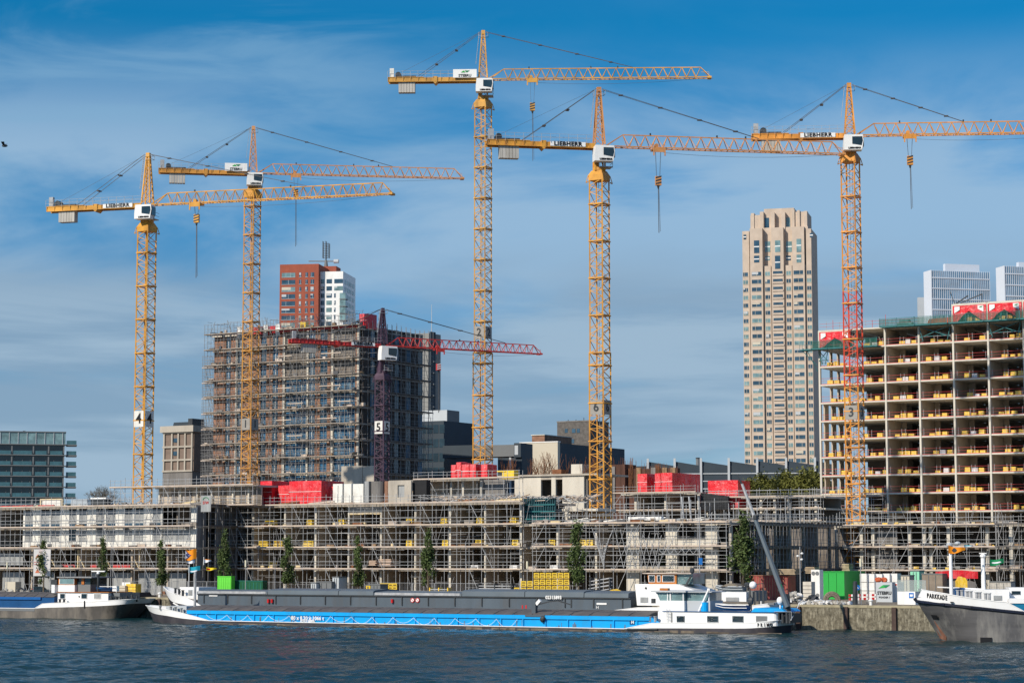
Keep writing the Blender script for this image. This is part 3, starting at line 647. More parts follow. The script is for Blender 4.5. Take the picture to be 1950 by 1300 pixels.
# right return wall columns
FMr = Fr(*FM.w(sM1, 0, 0)[:2], A_SITE+pi/2)
T2 = T
for i in range(8):
    for z, zt in ((ZQ, Z1), (Z1, Z2), (Z2, Z3)):
        wallbox(T, 'column', CONC, sM1-.35, sM1, .3+i*4.6, .3+i*4.6+.45, z, zt-.28)
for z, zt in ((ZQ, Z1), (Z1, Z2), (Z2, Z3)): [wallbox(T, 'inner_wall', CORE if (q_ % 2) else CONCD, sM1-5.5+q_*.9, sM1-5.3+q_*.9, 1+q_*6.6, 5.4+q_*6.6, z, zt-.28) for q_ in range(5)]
MB().box(sTop+1, sM1-.2, .2, 1.0, Z3+.0, Z3+.22).build('roof_edge_board', BOARD, T)
scaffold('tube scaffold along the middle wing, front rows from the dark corner to the teal formwork', FM, sM0+.3, sTop+.2, (Z1, Z2, Z3, Z4), Z4, t0=-1.6, seed=3)
scaffold('tube scaffold with crossed braces right of the teal formwork up to the building corner', FM, sTop+2.2, sM1+.2, (Z1, Z2, Z3), Z3, t0=-1.6, seed=4, nbr=3, rails=(.5, 1.0, 1.9, 2.4))
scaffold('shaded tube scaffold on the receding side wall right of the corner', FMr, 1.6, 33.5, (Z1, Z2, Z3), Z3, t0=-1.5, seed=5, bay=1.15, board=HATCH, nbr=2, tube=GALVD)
# dense diagonal bundles
T = thing('brace_bundle', 'bundle of crossed diagonal tubes in V shapes left of the white panels', 'scaffold', FM, FM.s_(1160, 1050), -1.9, Z1)
for i in range(5):
    a = FM.s_(1140+i*5, 1080); b = FM.s_(1158, 1080)
    MB().bar((a, -1.8, Z3-.5-i*.55), (b+.1*i, -1.8, Z1+1.3-i*.3), .04).build('brace', GALV, T)
    a = FM.s_(1180-i*4, 1080)
    MB().bar((a, -1.85, Z3-.9-i*.55), (b+.1*i, -1.85, Z1+1.3-i*.3), .04).build('brace', GALV, T)
T = thing('brace_bundle', 'bundle of steep diagonal tubes in front of the white panels', 'scaffold', FM, FM.s_(1235, 1050), -1.9, Z1)
for i in range(7):
    a = FM.s_(1200+i*11, 1080)
    for sg in (-1, 1): MB().bar((a, -1.8, Z1+.2), (a+sg*1.3, -1.8, Z3-.6-.2*i), .038).build('brace', GALV, T)
T = thing('lattice_beam', 'galvanised lattice beam spanning scaffold bays right of the white panels', 'beam', FM, FM.s_(1270, 1050), -1.95, Z2-1.0)
m = MB(); a0, a1 = FM.s_(1268, 1046), FM.s_(1355, 1046)
for z in (Z2-1.0, Z2-.35): m.bar((a0, -1.95, z), (a1, -1.95, z), .05)
m.build('chord', GALV, T); m = MB(); n = 12
for i in range(n): x = a0+(a1-a0)*i/n; y = a0+(a1-a0)*(i+1)/n; m.bar((x, -1.95, Z2-1.0 if i % 2 else Z2-.35), (y, -1.95, Z2-.35 if i % 2 else Z2-1.0), .035)
m.build('lacing', GALV, T)

# ------------------------------------------------------------------ left wing
sW0 = FW.s_(-90, 1040); sW1 = FW.s_(373, 1040)
T = thing('concrete_building', 'left wing with white insulation panels and grey sheeted windows', 'building', FW, sW0, 0, ZQ)
for z in (Z1, Z2, Z3): wallbox(T, 'floor_slab', CONC, sW0, sW1, 0, 18, z-.28, z)
wallbox(T, 'roof_slab', CONC, sW0, sW1, -.1, 18, Z4-.3, Z4)
wins = [(47,63),(78,94),(97,114),(131,145),(150,166),(182,199),(201,220),(237,252),(255,273),(290,306)]
sL = FW.s_(44, 1000)
for z, zt, w0, w1 in ((Z3, Z4-.3, Z3+.05, Z4-.55), (Z2, Z3-.28, Z2+1.0, Z3-.35)):
    prev = sL
    for j, (a, b) in enumerate(wins):
        sa, sb = FW.s_(a, 990), FW.s_(b, 990)
        wallbox(T, 'wall_panel', PANEL, prev, sa, 0, .25, z, zt)
        if w0-z > .3: wallbox(T, 'wall_panel', PANEL, sa, sb, 0, .25, z, w0-.06)
        f = wallbox(T, 'window', SHEET if not (j == 3 and z == Z2) else GLASSD, sa, sb, .1, .14, w0, w1)
        MB().box(sa, sb, .06, .1, w0+.5, w0+.56).build('sheet_fold', PANEL if R.random() < .4 else SHEET, f)
        MB().box(sa, sa+.06, .0, .1, w0, w1).build('window_frame', WHITE, f)
        if w0-z < .3: wallbox(T, 'sill_band', GLASSB, sa, sb, .06, .1, z, z+.55)
        prev = sb
    wallbox(T, 'wall_panel', PANEL, prev, FW.s_(309, 990), 0, .25, z, zt)
    wallbox(T, 'wall_panel', PANEL, FW.s_(364, 990), sW1, 0, .25, z, zt)
wallbox(T, 'opening_sheet', SHEET, FW.s_(309, 990)+.02, FW.s_(364, 990)-.02, .15, .2, Z2+.95, Z3-.3)
wallbox(T, 'wall_panel', PANEL, FW.s_(309, 990)+.02, FW.s_(364, 990)-.02, .0, .2, Z2, Z2+.95)
for z, zt in ((ZQ, Z1), (Z1, Z2), (Z2, Z3), (Z3, Z4)):
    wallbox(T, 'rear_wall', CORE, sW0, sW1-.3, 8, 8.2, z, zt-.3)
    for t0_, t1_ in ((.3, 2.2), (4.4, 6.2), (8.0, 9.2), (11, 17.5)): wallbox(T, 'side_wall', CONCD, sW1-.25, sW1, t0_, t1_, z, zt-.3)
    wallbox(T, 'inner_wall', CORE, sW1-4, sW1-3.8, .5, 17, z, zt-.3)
    for px in (-10, 60, 150, 250, 318):
        if z < Z2: a = FW.s_(px, 1060); wallbox(T, 'cross_wall', CWALL, a-.13, a+.13, .1, 7.9, z, zt-.3)
for i, (a, b) in enumerate(((2, 44), (70, 100), (110, 142), (172, 205), (212, 246), (262, 312), (320, 352))):
    wallbox(T, 'plastic_sheet', SHEET, FW.s_(a, 1100), FW.s_(b, 1100), .3, .36, ZQ, Z1-.6)
wallbox(T, 'plastic_sheet', SHEET, FW.s_(-20, 1065), FW.s_(42, 1065), .2, .25, Z1+.4, Z2-.8)
for px in (148, 265):
    a = FW.s_(px, 1060); wallbox(T, 'timber_post', TIMBER, a, a+.2, -.1, .08, Z1, Z2-.3)
for px in (100, 155, 205, 258):
    a = FW.s_(px, 1060); MB().bar((a, -.2, Z1+1.3), (a+.85, -.2, Z1+.1), .09).build('timber_prop', TIMBER, T)
for a, b in ((118, 143), (173, 185), (215, 248)):
    wallbox(T, 'red_barrier_board', REDRAIL, FW.s_(a, 1070), FW.s_(b, 1070), -.06, .0, Z1+.15, Z1+.55)
scaffold('tube scaffold in front of the white panelled left wing', FW, FW.s_(-40, 1000), sW1+.2, (Z1, Z2, Z3, Z4), Z4, t0=-1.6, seed=6)
FWr = Fr(*FW.w(sW1, 0, 0)[:2], A_SITE+pi/2)
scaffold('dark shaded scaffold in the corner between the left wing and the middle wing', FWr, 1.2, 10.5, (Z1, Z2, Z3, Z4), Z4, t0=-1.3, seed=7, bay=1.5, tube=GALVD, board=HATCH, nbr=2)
m = MB(); a0 = FM.s_(400, 1010)
# sign SIW
fs = FWr
T = thing('sign_board', 'grey board with red letters SIW and a green arch, hung on the dark corner', 'sign', FW, FW.s_(385, 960, -1.8), -1.9, FW.z_(385, 974, -1.8))
a, b = FW.s_(383, 960, -1.9), FW.s_(402, 960, -1.9); z0, z1 = FW.z_(392, 974, -1.9), FW.z_(392, 943, -1.9)
MB().box(a, b, -1.95, -1.9, z0, z1).build('panel', SHEET, T)
text_mb('SIW', .58, LAMPR, ((a+b)/2, -1.98, z0+(z1-z0)*.55), (1,0,0), (0,0,1), bold=.005, sp=1.15).build('lettering', LAMPR, T)
m = MB()
for i in range(10):
    t0_, t1_ = pi*i/10, pi*(i+1)/10; c = ((a+b)/2, z0+(z1-z0)*.72)
    m.bar((c[0]+.5*cos(t0_), -1.98, c[1]+.38*sin(t0_)), (c[0]+.5*cos(t1_), -1.98, c[1]+.38*sin(t1_)), .05)
m.build('arch', GFLAG, T)

# upper tier behind the left wing
FU = plane(281.0)
T = thing('set_back_storey', 'beige set back storey above the left wing, scaffolded', 'building', FU, FU.s_(240, 930), 0, Z4)
s0, s1 = FU.s_(300, 930), FU.s_(493, 930)
ZU = 18.4
wallbox(T, 'roof_slab', CONC, s0-.3, s1, -.2, 7, ZU-.3, ZU)
wallbox(T, 'front_wall', CWALL, s0, s1, .6, .85, Z4, ZU-.3)
for px in (322, 350, 383, 415, 452, 480): a = FU.s_(px, 935); wallbox(T, 'door_opening', CORE, a, a+1.1, .52, .6, Z4+.1, ZU-.6)
for px in (300, 340, 372, 400, 440, 470): a = FU.s_(px, 935); wallbox(T, 'pier', CONCW, a, a+.25, .2, .58, Z4, ZU-.3)
scaffold('scaffold of the set back storey left, platform sticking out towards the leftmost crane', FU, FU.s_(222, 930), s1, (Z4+.05, ZU), ZU, base=Z4, t0=-1.4, seed=8)

# ------------------------------------------------------------------ middle upper tier
FV = plane(292.0)
ZV = FV.z_(860, 912)
T = thing('set_back_storey', 'set back storey with door openings above the middle wing', 'building', FV, FV.s_(745, 930), 0, Z4)
s0, s1 = FV.s_(742, 930), FV.s_(1000, 930)
wallbox(T, 'roof_slab', CONC, s0, FV.s_(915, 920), -.2, 8, ZV-.28, ZV)
for px in (790, 815, 857, 880, 914): a = FV.s_(px, 930); wallbox(T, 'pier', CONCW, a, a+.28, 0, .4, Z4, ZV-.28)
wallbox(T, 'front_wall', CWALL, s0, FV.s_(914, 930), 1.6, 1.8, Z4, ZV-.28)
for a, b in ((841, 850), (896, 907)): wallbox(T, 'door_opening', CORE, FV.s_(a, 930), FV.s_(b, 930), 1.5, 1.6, Z4+.1, ZV-.5)
wallbox(T, 'grey_wall', CONCD, FV.s_(916, 930), FV.s_(957, 930), .6, .8, Z4, ZV-.1)
scaffold('scaffold rails around the set back storey in the middle', FV, FV.s_(800, 930), s1, (Z4+.05, ZV), ZV-.2, base=Z4-.2, t0=-1.6, seed=9, nbr=6, bay=2.6)
# white walls with door openings (core) centre
FC = plane(306.0)
T = thing('stair_core', 'pale concrete core walls with dark door openings and rusty starter bars', 'building', FC, FC.s_(955, 930), 0, Z4-3)
zt = FC.z_(1050, 906)
for a, b in ((950, 962), (980, 1030), (1050, 1058), (1071, 1112)): wallbox(T, 'wall_panel', CONCW, FC.s_(a, 930), FC.s_(b, 930), 0, .4, Z3, zt)
for a, b in ((962, 980), (1030, 1050), (1058, 1071)): wallbox(T, 'lintel', CONC, FC.s_(a, 930)+.01, FC.s_(b, 930)-.01, .02, .38, zt-.5, zt)
wallbox(T, 'side_wall', CONCD, FC.s_(1112, 930), FC.s_(1112, 930)+.3, .5, 8, Z3, zt)
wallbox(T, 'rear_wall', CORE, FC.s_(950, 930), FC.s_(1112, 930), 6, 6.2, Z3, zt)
wallbox(T, 'deck', CONC, FC.s_(930, 905), FC.s_(1140, 905), -.3, 9, zt, zt+.25)
wallbox(T, 'wall_block', CONCW, FC.s_(1081, 890), FC.s_(1102, 890), 1, 3, zt+.25, FC.z_(1090, 883))
wallbox(T, 'wall_block', RUST, FC.s_(1045, 890), FC.s_(1062, 890), 1, 3, zt+.25, FC.z_(1090, 892))
m = MB()
for i in range(230):
    px = R.choice((R.uniform(948, 965), R.uniform(1000, 1010), R.uniform(1015, 1080), R.uniform(1102, 1128), R.uniform(1025, 1032)))
    a = FC.s_(px, 900); h = R.uniform(.8, 2.6)*(1.3 if 1015 < px < 1060 else 1)
    m.bar((a, R.uniform(0, 4), zt), (a+R.uniform(-.06, .06), R.uniform(0, 4), zt+h+.3), .018)
tag(m.build('starter_bars', RUST, T), kind='stuff')
# teal formwork
m = MB(); s0, s1 = FM.s_(998, 975, 1), FM.s_(1059, 975, 1); z1 = FM.z_(1030, 949, 1)
T = thing('teal_formwork', 'dark teal wall formwork with vertical ribs standing on the third deck', 'formwork', FM, s0, .8, Z3)
MB().box(s0, s1, .9, 1.1, Z3, z1).build('panel', TEALP, T)
m = MB()
for i in range(15): a = s0+(s1-s0)*i/14; m.box(a-.06, a+.06, .72, .9, Z3, z1+.05*(i % 3))
m.build('ribs', TEALP, T)
m = MB()
for z in (Z3+.6, Z3+1.6, Z3+2.5): m.box(s0, s1, .62, .72, z, z+.14)
m.build('waler', TEALS, T)
# small grey storey behind the formwork
FX = plane(296.0)
T = thing('low_roof_shed', 'pale roofed bay between the teal formwork and the middle crane', 'building', FX, FX.s_(1060, 975), 0, Z3)
wallbox(T, 'roof_slab', CONCW, FX.s_(1055, 970), FX.s_(1140, 970), -.3, 5, FX.z_(1100, 973), FX.z_(1100, 968))
wallbox(T, 'pier', CONCW, FX.s_(1083, 975), FX.s_(1086, 975), -.1, .2, Z3, FX.z_(1100, 973))
wallbox(T, 'rear_wall', CWALL, FX.s_(1060, 975), FX.s_(1130, 975), 3, 3.2, Z3, FX.z_(1100, 973))
T = thing('ladder', 'grey site ladder leaning beside the teal formwork', 'ladder', FX, FX.s_(1065, 980), -1.5, Z3)
m = MB(); a0, a1 = FX.s_(1066, 985, -1.5), FX.s_(1073, 972, -1.5); m.bar((a0, -1.5, Z3), (a1, -.5, Z3+2.6), .05); m.bar((a0+.5, -1.5, Z3), (a1+.5, -.5, Z3+2.6), .05)
m.build('stile', GALVD, T); m = MB()
for i in range(8): f = i/8+.06; m.bar((a0+(a1-a0)*f, -1.5+f, Z3+2.6*f), (a0+.5+(a1-a0)*f, -1.5+f, Z3+2.6*f), .03)
m.build('rung', GALVD, T)

# ------------------------------------------------------------------ tier right of centre (decks at D ~ 335)
FY = plane(345.0)
za, zb = FY.z_(1240, 938), FY.z_(1240, 971)
T = thing('concrete_building', 'rounded slab two storey shell under the red boxes right of the middle crane', 'building', FY, FY.s_(1150, 950), 0, ZQ)
sa, sb = FY.s_(1168, 938), FY.s_(1331, 938)
m = MB(); pts = [(sa, 4), (sa+.6, 1.4), (sa+2, .3), (sa+4, 0), (sb-3, 0), (sb-.6, .4), (sb, 1.4), (sb+.0, 22), (sa, 22)]
m.prism(pts, 'z', za-.3, za); m.build('roof_slab', CONCW, T)
m = MB(); m.prism([(p[0]-.5, p[1]) for p in pts], 'z', zb-.3, zb); m.build('floor_slab', CONC, T)
for px in (1205, 1262, 1325): a = FY.s_(px, 950); wallbox(T, 'pier', CONCW, a, a+.4, .5, 1.2, zb, za-.3)
for px in (1205, 1262): a = FY.s_(px, 950); wallbox(T, 'cross_wall', CWALL, a, a+.25, 1.2, 6, zb, za-.3)
wallbox(T, 'rear_wall', CORE, sa, sb, 8, 8.2, zb, za-.3); wallbox(T, 'lower_wall', CORE, sa, sb, 6, 6.2, ZQ, zb-.3)
scaffold('scaffold around the rounded slab shell', FY, FY.s_(1168, 950), sb, (zb, za), za, base=zb-3.2, t0=-1.3, seed=11, bay=2.4)
s0, s1 = FY.s_(1332, 950), FY.s_(1384, 950)
m = MB(); m.prism([(s0, zb), (s1, zb), (s1, FY.z_(1384, 944)), (s0, za-.1)], 'y', .5, .9)
for i in range(12): a = s0+(s1-s0)*i/12; m.box(a, a+.05, .45, .5, zb, za-1)
for i in range(5): m.box(s0, s1, .46, .5, zb+.3+i*.42, zb+.34+i*.42)
solo('block_wall', m, DKBRK, 'dark block wall with sloping top between the red boxes', 'wall', FY, s0, .5, zb)
# long shell behind, px 1385-1560
T = thing('concrete_building', 'low grey shell with bare decks left of the tall open concrete frame', 'building', FY, FY.s_(1380, 970), 3, ZQ)
s0, s1 = FY.s_(1340, 970, 3), FY.s_(1572, 970, 3)
lv = [FY.z_(1460, p, 3) for p in (946, 968, 992)]
for z in lv: wallbox(T, 'floor_slab', CONCW, s0 if z < lv[0]-1 else FY.s_(1388, 950, 3), s1, 3, 16, z-.25, z)
wallbox(T, 'rear_wall', CORE, s0, s1, 9, 9.2, ZQ, lv[0]-.25)
for i in range(9): a = s0+(s1-s0)*i/9+.4; wallbox(T, 'column', CONCW, a, a+.35, 3.2, 3.6, ZQ, lv[0]-.3 if i > 2 else lv[1]-.3)
scaffold('dense scaffold in front of the low shell left of the open concrete frame', FY, FY.s_(1345, 970, 1.5), s1, (lv[2], lv[1], lv[0]), lv[0], base=lv[2]-2, t0=1.2, seed=12, bay=1.8, nbr=5)

# ------------------------------------------------------------------ right podium
sR0 = FR.s_(1590, 1040); sR1 = FR.s_(2040, 1040)
T = thing('concrete_building', 'right podium shell with pale columns below the open concrete frame', 'building', FR, sR0, 0, ZQ)
for z in (Z1, Z2, Z3): wallbox(T, 'floor_slab', CONC, sR0-3, sR1, 0, 40, z-.28, z)
for px in (1592, 1640, 1662, 1732, 1760, 1772, 1806, 1880, 1925):
    a = FR.s_(px, 1060)
    for z, zt in ((ZQ, Z1), (Z1, Z2), (Z2, Z3)): wallbox(T, 'column', CONCW, a-.2, a+.25, .05, .5, z, zt-.28)
for z, zt in ((ZQ, Z1), (Z1, Z2), (Z2, Z3)):
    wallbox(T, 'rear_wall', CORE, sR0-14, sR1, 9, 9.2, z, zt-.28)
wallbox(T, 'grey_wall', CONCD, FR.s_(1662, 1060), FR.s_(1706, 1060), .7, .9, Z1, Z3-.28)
scaffold('scaffold on the right podium behind the green container', FR, sR0+1, FR.s_(1905, 1040), (Z1-.2, Z2, Z3), Z3+.6, t0=-1.6, seed=13, nbr=3, bay=2.1)
FRr = Fr(*FR.w(FR.s_(1905, 1040), -2.5, 0)[:2], A_SITE)
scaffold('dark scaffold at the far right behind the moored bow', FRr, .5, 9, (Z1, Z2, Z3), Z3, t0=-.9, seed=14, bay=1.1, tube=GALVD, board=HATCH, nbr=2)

# ------------------------------------------------------------------ tall open concrete frame (right)
ax = [FT.s_(p, 850) for p in (1563.5, 1689.5)]
bay = (ax[1]-ax[0])/2
L_ = [ax[0], ax[0]+bay, ax[1]]+[ax[1]+bay*k for k in range(1, 6)]
T = thing('concrete_frame_tower', 'tall open concrete frame with yellow pallets on every floor', 'building', FT, L_[0], 0, ZQ)
zf = [12.5+3*k for k in range(-2, 13)]     # zf[2] = 12.5
for k, z in enumerate(zf):
    if k < 2: continue
    a0 = L_[0] if k <= 13 else L_[4]-.1
    for i in range(7):
        if L_[i] < a0-.2 or (i == 1 and False): continue
        wallbox(T, 'floor_slab', CONCW, L_[i]+(.13 if i else -.12), L_[i+1]-.13, -.12 if i % 2 else -.18, 15, z-.24, z)
zc = 0; cw = []
for i in (0, 2, 3, 4, 5, 6, 7):
    top = zf[13]-.24 if i < 4 else zf[14]-.24
    wallbox(T, 'column', CONCW, L_[i]-.16, L_[i]+.14, -.22, .30, ZQ, top+.2)
for k in range(2, 14):
    for i in (2, 3, 4, 5, 6, 7):
        if k == 13 and i < 4: continue
        wallbox(T, 'cross_wall', CWALL, L_[i]-.13, L_[i]+.13, .30, 6.2, zf[k], zf[k+1]-.24)
for k in range(2, 14):
    a0 = L_[2] if k < 13 else L_[4]
    wallbox(T, 'corridor_wall', CORE, a0-5.6, L_[7], 15.0, 15.2, zf[k], zf[k+1]-.24)
    for i in range(2, 7):
        if L_[i] < a0-.1: continue
        f = R.choice((.0, .35, .0)); 
        wallbox(T, 'inner_wall', CWALL, L_[i]+.14, L_[i]+.14+.9*(1+f), 6.3, 6.5, zf[k], zf[k+1]-.25)
for k in range(2, 13):
    for j in range(4):
        t0_ = .3+j*3.2
        if k > 8: 
            if j == 1 or j == 2: wallbox(T, 'side_pier', CWALL, L_[0]-.14, L_[0]+.1, t0_+1.0, t0_+1.8, zf[k], zf[k+1]-.24)
        else: wallbox(T, 'side_pier', CWALL, L_[0]-.14, L_[0]+.1, t0_+1.3, t0_+3.0, zf[k], zf[k+1]-.24)
    wallbox(T, 'left_rear_wall', CORE, L_[0]+3.4, L_[2]-.1, 12.0, 12.2, zf[k], zf[k+1]-.24)
# edge rails, one per bay and floor
for k in range(2, 14):
    for i in range(0, 7):
        if k == 13 and i < 4: continue
        if k == 2: continue
        m = MB(); a, b = L_[i]+.2, L_[i+1]-.2; z = zf[k]
        for p in (a+.3, (a+b)/2-.35, (a+b)/2+.25, b-.3): m.bar((p, .02, z), (p, .02, z+1.25), .035, GALV)
        m.bar((a, .0, z+1.0), (b, .0, z+1.0), .028, REDRAIL); m.bar((a, .0, z+.55), (b, .0, z+.55), .022, REDRAIL); m.box(a, b, -.04, .0, z+.01, z+.10, REDRAIL)
        m.build('edge_rail', GALV, T)
# roof level: red tarpaulin fronts and green net platforms
def tarp(T, i, j, z0, z1, lab):
    a, b = L_[i]+.1, L_[j]-.15; Tt = T
    m = MB(); m.box(a, b, -.30, -.22, z1-.32, z1+.0); m.build('head_beam', CONCW, Tt)
    # draped curtain: two swags leaving a dark triangle
    n = 16; m = MB(); mid = .5
    top = z1-.34; vs = []; fs = []
    for q in range(n+1):
        f = q/n; x = a+(b-a)*f; low_ = z0+.1+(z1-z0)*(.55*max(0, 1-abs(f-.5)/.34)**.8)+.10*sin(f*11+i); y = -.30-.12*abs(sin(f*18))
        vs += [(x, y, top), (x, y-.05, low_)]
        if q: fs.append((2*q-2, 2*q, 2*q+1, 2*q-1))
    m.add(vs, fs); m.build('red_curtain', REDTARP, Tt)
    for (p, q) in ((.06, .22), (.76, .93)):
        xa, xb = a+(b-a)*p, a+(b-a)*q
        m = MB(); m.prism([(xa, top-.15), (xb, top-.15), (xb, top-.7) if p < .5 else (xb, top-1.2), (xa, top-1.2) if p < .5 else (xa, top-.7)], 'y', -.52, -.48); pn = m.build('white_panel', WHITE, Tt)
        if p > .5: m = MB(); xc = (xa+xb)/2; m.prism([(xc-.3, top-.5), (xc, top-.3), (xc+.1, top-.5)], 'y', -.55, -.53); m.prism([(xc, top-.3), (xc+.4, top-.28), (xc+.12, top-.52)], 'y', -.55, -.53); m.build('emblem', GFLAG, pn)
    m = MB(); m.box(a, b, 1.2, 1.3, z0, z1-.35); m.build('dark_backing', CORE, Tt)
tarp(T, 0, 1, zf[12], zf[13], ''); tarp(T, 4, 5, zf[13], zf[14], ''); tarp(T, 5, 6, zf[13], zf[14], ''); tarp(T, 6, 7, zf[13], zf[14], '')
def net(T, a, b, z):
    m = MB(); m.box(a, b, -2.2, -.25, z-.32, z-.1); pl = m.build('net_platform', TEALS, T)
    m = MB()
    n = int((b-a)/.22)
    for i in range(n+1): x = a+(b-a)*i/n; m.bar((x, -2.2, z-.1), (x, -2.2, z+1.0), .045)
    for q in range(7): m.bar((a, -2.2, z-.1+q*.17), (b, -2.2, z-.1+q*.17), .04)
    m.build('safety_net', NETG, pl)
    m = MB(); x = a
    while x <= b+.01: m.bar((x, -2.25, z-.3), (x, -2.25, z+1.15), .05); x += (b-a)/max(2, round((b-a)/2.6))
    m.bar((a, -2.25, z+1.1), (b, -2.25, z+1.1), .04); m.build('net_post', TEALS, pl)
net(T, L_[0]-.6, L_[2]-.6, zf[12]); net(T, L_[2]-.1, L_[3], zf[13]+.0); net(T, L_[3]+.1, L_[4]-.3, zf[13]+.0); net(T, L_[4], L_[5]-.1, zf[13]); net(T, L_[5]+.05, L_[6], zf[13]); net(T, L_[6]+.1, L_[7], zf[13])
# cantilever platform at the left
T2 = thing('loading_platform', 'teal cantilever loading platform sticking out left of the open frame', 'platform', FT, L_[0]-2.6, -1, zf[12]-.5)
a = L_[0]-2.8; z = zf[12]
m = MB(); m.box(a, L_[0]-.7, -1.8, .2, z-.3, z-.15); m.build('deck', TEALS, T2)
m = MB()
for q in range(5): m.bar((a+q*.5, -1.8, z-.15), (a+q*.5, -1.8, z+1.1), .03)
for h in (.5, 1.1): m.bar((a, -1.8, z+h), (L_[0]-.6, -1.8, z+h), .03)
m.build('guard_rail', TEALS, T2); m = MB(); m.bar((a+.3, -1.5, z-.3), (L_[0]-.3, -.3, z-2.8), .07); m.bar((a+1.2, -1.5, z-.3), (L_[0]-.3, -.3, z-3.8), .06); m.build('strut', TEALS, T2)
# truss props at top bays
for i, k in ((3, 12), (5, 12), (6, 12), (0, 11)):
    T2 = thing('bracing_frame', 'teal bracing frame under the net platform in the %s bay from the left' % ORD[i+1], 'bracing', FT, L_[i]+.4, -1, zf[k])
    a, b = (L_[i]+.3, L_[i+1]-.3) if i else (L_[0]+.1, L_[0]+1.7); zt = zf[k+1]-.4
    for (p, q) in (((a, zt), (b, zf[k]+.8)), ((b, zt), (a, zf[k]+.8)), ((a, zt-.2), (a+.6, zf[k]+.3)), ((b, zt-.2), (b-.5, zf[k]+.3)), ((a, zf[k]+1.0), (b, zf[k]+1.0))):
        MB().bar((p[0], -.6, p[1]), (q[0], -.6, q[1]), .07).build('strut', TEALS, T2)
# roof clutter
def roof_stuff(name, lab, cat, m, mt, i, t, z): solo(name, m, mt, lab, cat, FT, i, t, z, local=True)
m = MB(); m.prism([(0,0),(6.2,0),(6.0,1.1),(.5,1.0)], 'y', 0, 2.2); roof_stuff('brick_stack', 'orange brown stack of boards on the frame roof under the far glass block', 'boards', m, BRICKR, L_[3]+.9, 1.0, zf[13])
m = MB(); m.box(0, 2.6, 0, 1.6, 0, .6); m.box(.4, 2.0, .2, 1.2, .6, 1.1); roof_stuff('crate', 'pale green crate stack on the frame roof left part', 'crate', m, GLASSG, L_[2]+1.8, .5, zf[13])
m = MB(); m.bar((0,0,0), (2.2,0,1.3), .12); m.bar((1.0,0,.2), (4.5,0,1.4), .1); m.bar((0,0,0), (-.8,0,2.2), .07); m.bar((4.5,0,0),(4.5,0,1.5),.06); roof_stuff('formwork_beam', 'dark slanting formwork beams on the roof above the first red curtain', 'beam', m, DARKG, L_[4]+.2, .5, zf[14])
for q in range(10):
    m = MB(); m.bar((0,0,0), (0,0,R.uniform(1.2, 2.4)), .04)
    solo('roof_post', m, REDRAIL if q % 2 else GALV, 'thin post on the frame roof, %s from the left' % ORD[q+1], 'post', FT, L_[0]+1.2+q*1.15, .2, zf[13], local=True, group='posts on the frame roof')
m = MB()
for z in (.6, 1.1): m.bar((0,0,z), (L_[3]-L_[0],0,z), .025)
solo('roof_guard_rail', m, REDRAIL, 'thin red rail along the roof edge of the open frame', 'railing', FT, L_[0], .1, zf[13], local=True)
scaffold('scaffold at the foot of the open frame, three lifts above the podium', FT, L_[0]-.5, L_[2]-.2, (12.6, 15.5, 18.0), 18.2, base=12.5, t0=-1.8, seed=15, bay=1.9, nbr=5)

# pallets: wrapped blocks
def pallet_mesh(body, printm=PRINT, w_=1.05, d=.9, h=.7, name='block_pallet', tilt=0):
    m = MB()
    for x in (-w_/2+.05, -.06, w_/2-.17): m.box(x, x+.12, -d/2, d/2, 0, .1, WOOD)
    m.box(-w_/2, w_/2, -d/2, d/2, .1, .13, WOOD)
    m.box(-w_/2+.03, w_/2-.03, -d/2+.03, d/2-.03, .13, .13+h*.47, body); m.box(-w_/2+.05, w_/2-.05, -d/2+.05, d/2-.05, .13+h*.49, .13+h, body)
    if printm:
        for z in (.13+h*.16, .13+h*.62):
            for x in (-w_*.30, -w_*.02): m.box(x, x+w_*.26, -d/2+.02, -d/2+.06, z, z+h*.17, printm)
    o = m.build(name, body); return o
PAL = []
NP = 0
def put_pallet(kind, loc, rz, label, group, sc_=(1,1,1)):
    global PAL
    key = kind
    d = dict(PAL)
    if key not in d:
        o = pallet_mesh({'y': YEL, 'a': YELO, 'w': WWRAP}[kind], PRINT if kind == 'y' else None); PAL.append((key, o))
    else:
        o = d[key].copy(); COL.objects.link(o)
    o.location = loc; o.rotation_euler = (0, 0, rz); o.scale = sc_
    tag(o, label, 'pallet', group)
floorname = lambda k: 'lowest floor' if k == 0 else '%s floor up' % ORD[k+1]
posn = ['left', 'middle', 'right']
for k in range(3, 14):
    for i in range(7):
        if (k == 13 and i < 4) or (k == 12 and i < 1): continue
        if i == 6 and k > 12: continue
        base = R.uniform(.24, .46); gap = R.uniform(.175, .24)
        for q in range(3):
            f = base+q*gap+R.uniform(0, .02)
            kd = R.choice('aaaw') if q == 1 else 'a'
            if R.random() < .08: continue
            a = L_[i]+(L_[i+1]-L_[i])*f
            p = FT.w(a, R.uniform(.65, .8), zf[k])
            cn = 'white' if kd == 'w' else 'amber'
            bn = ('leftmost', 'second', 'third', 'fourth', 'fifth', 'sixth', 'seventh')[i]
            put_pallet(kd, p, A_SITE+R.uniform(-.05, .05), '%s pallet, %s place, %s bay, %s of open frame' % (cn, posn[q], bn, floorname(k-3)), 'pallets in the open concrete frame', (R.uniform(.78, 1.0), .9, R.uniform(.5, 1.05)))
lowp = [(512, 3), (519, 3), (591, 3), (652, 3), (781, 3), (847, 3), (915, 3), (979, 3), (499, 2), (507, 2), (528, 2), (535, 2), (584, 2), (594, 2), (781, 2), (850, 2), (913, 2), (983, 2), (1053, 2), (1112, 2), (1125, 2), (519, 1)]
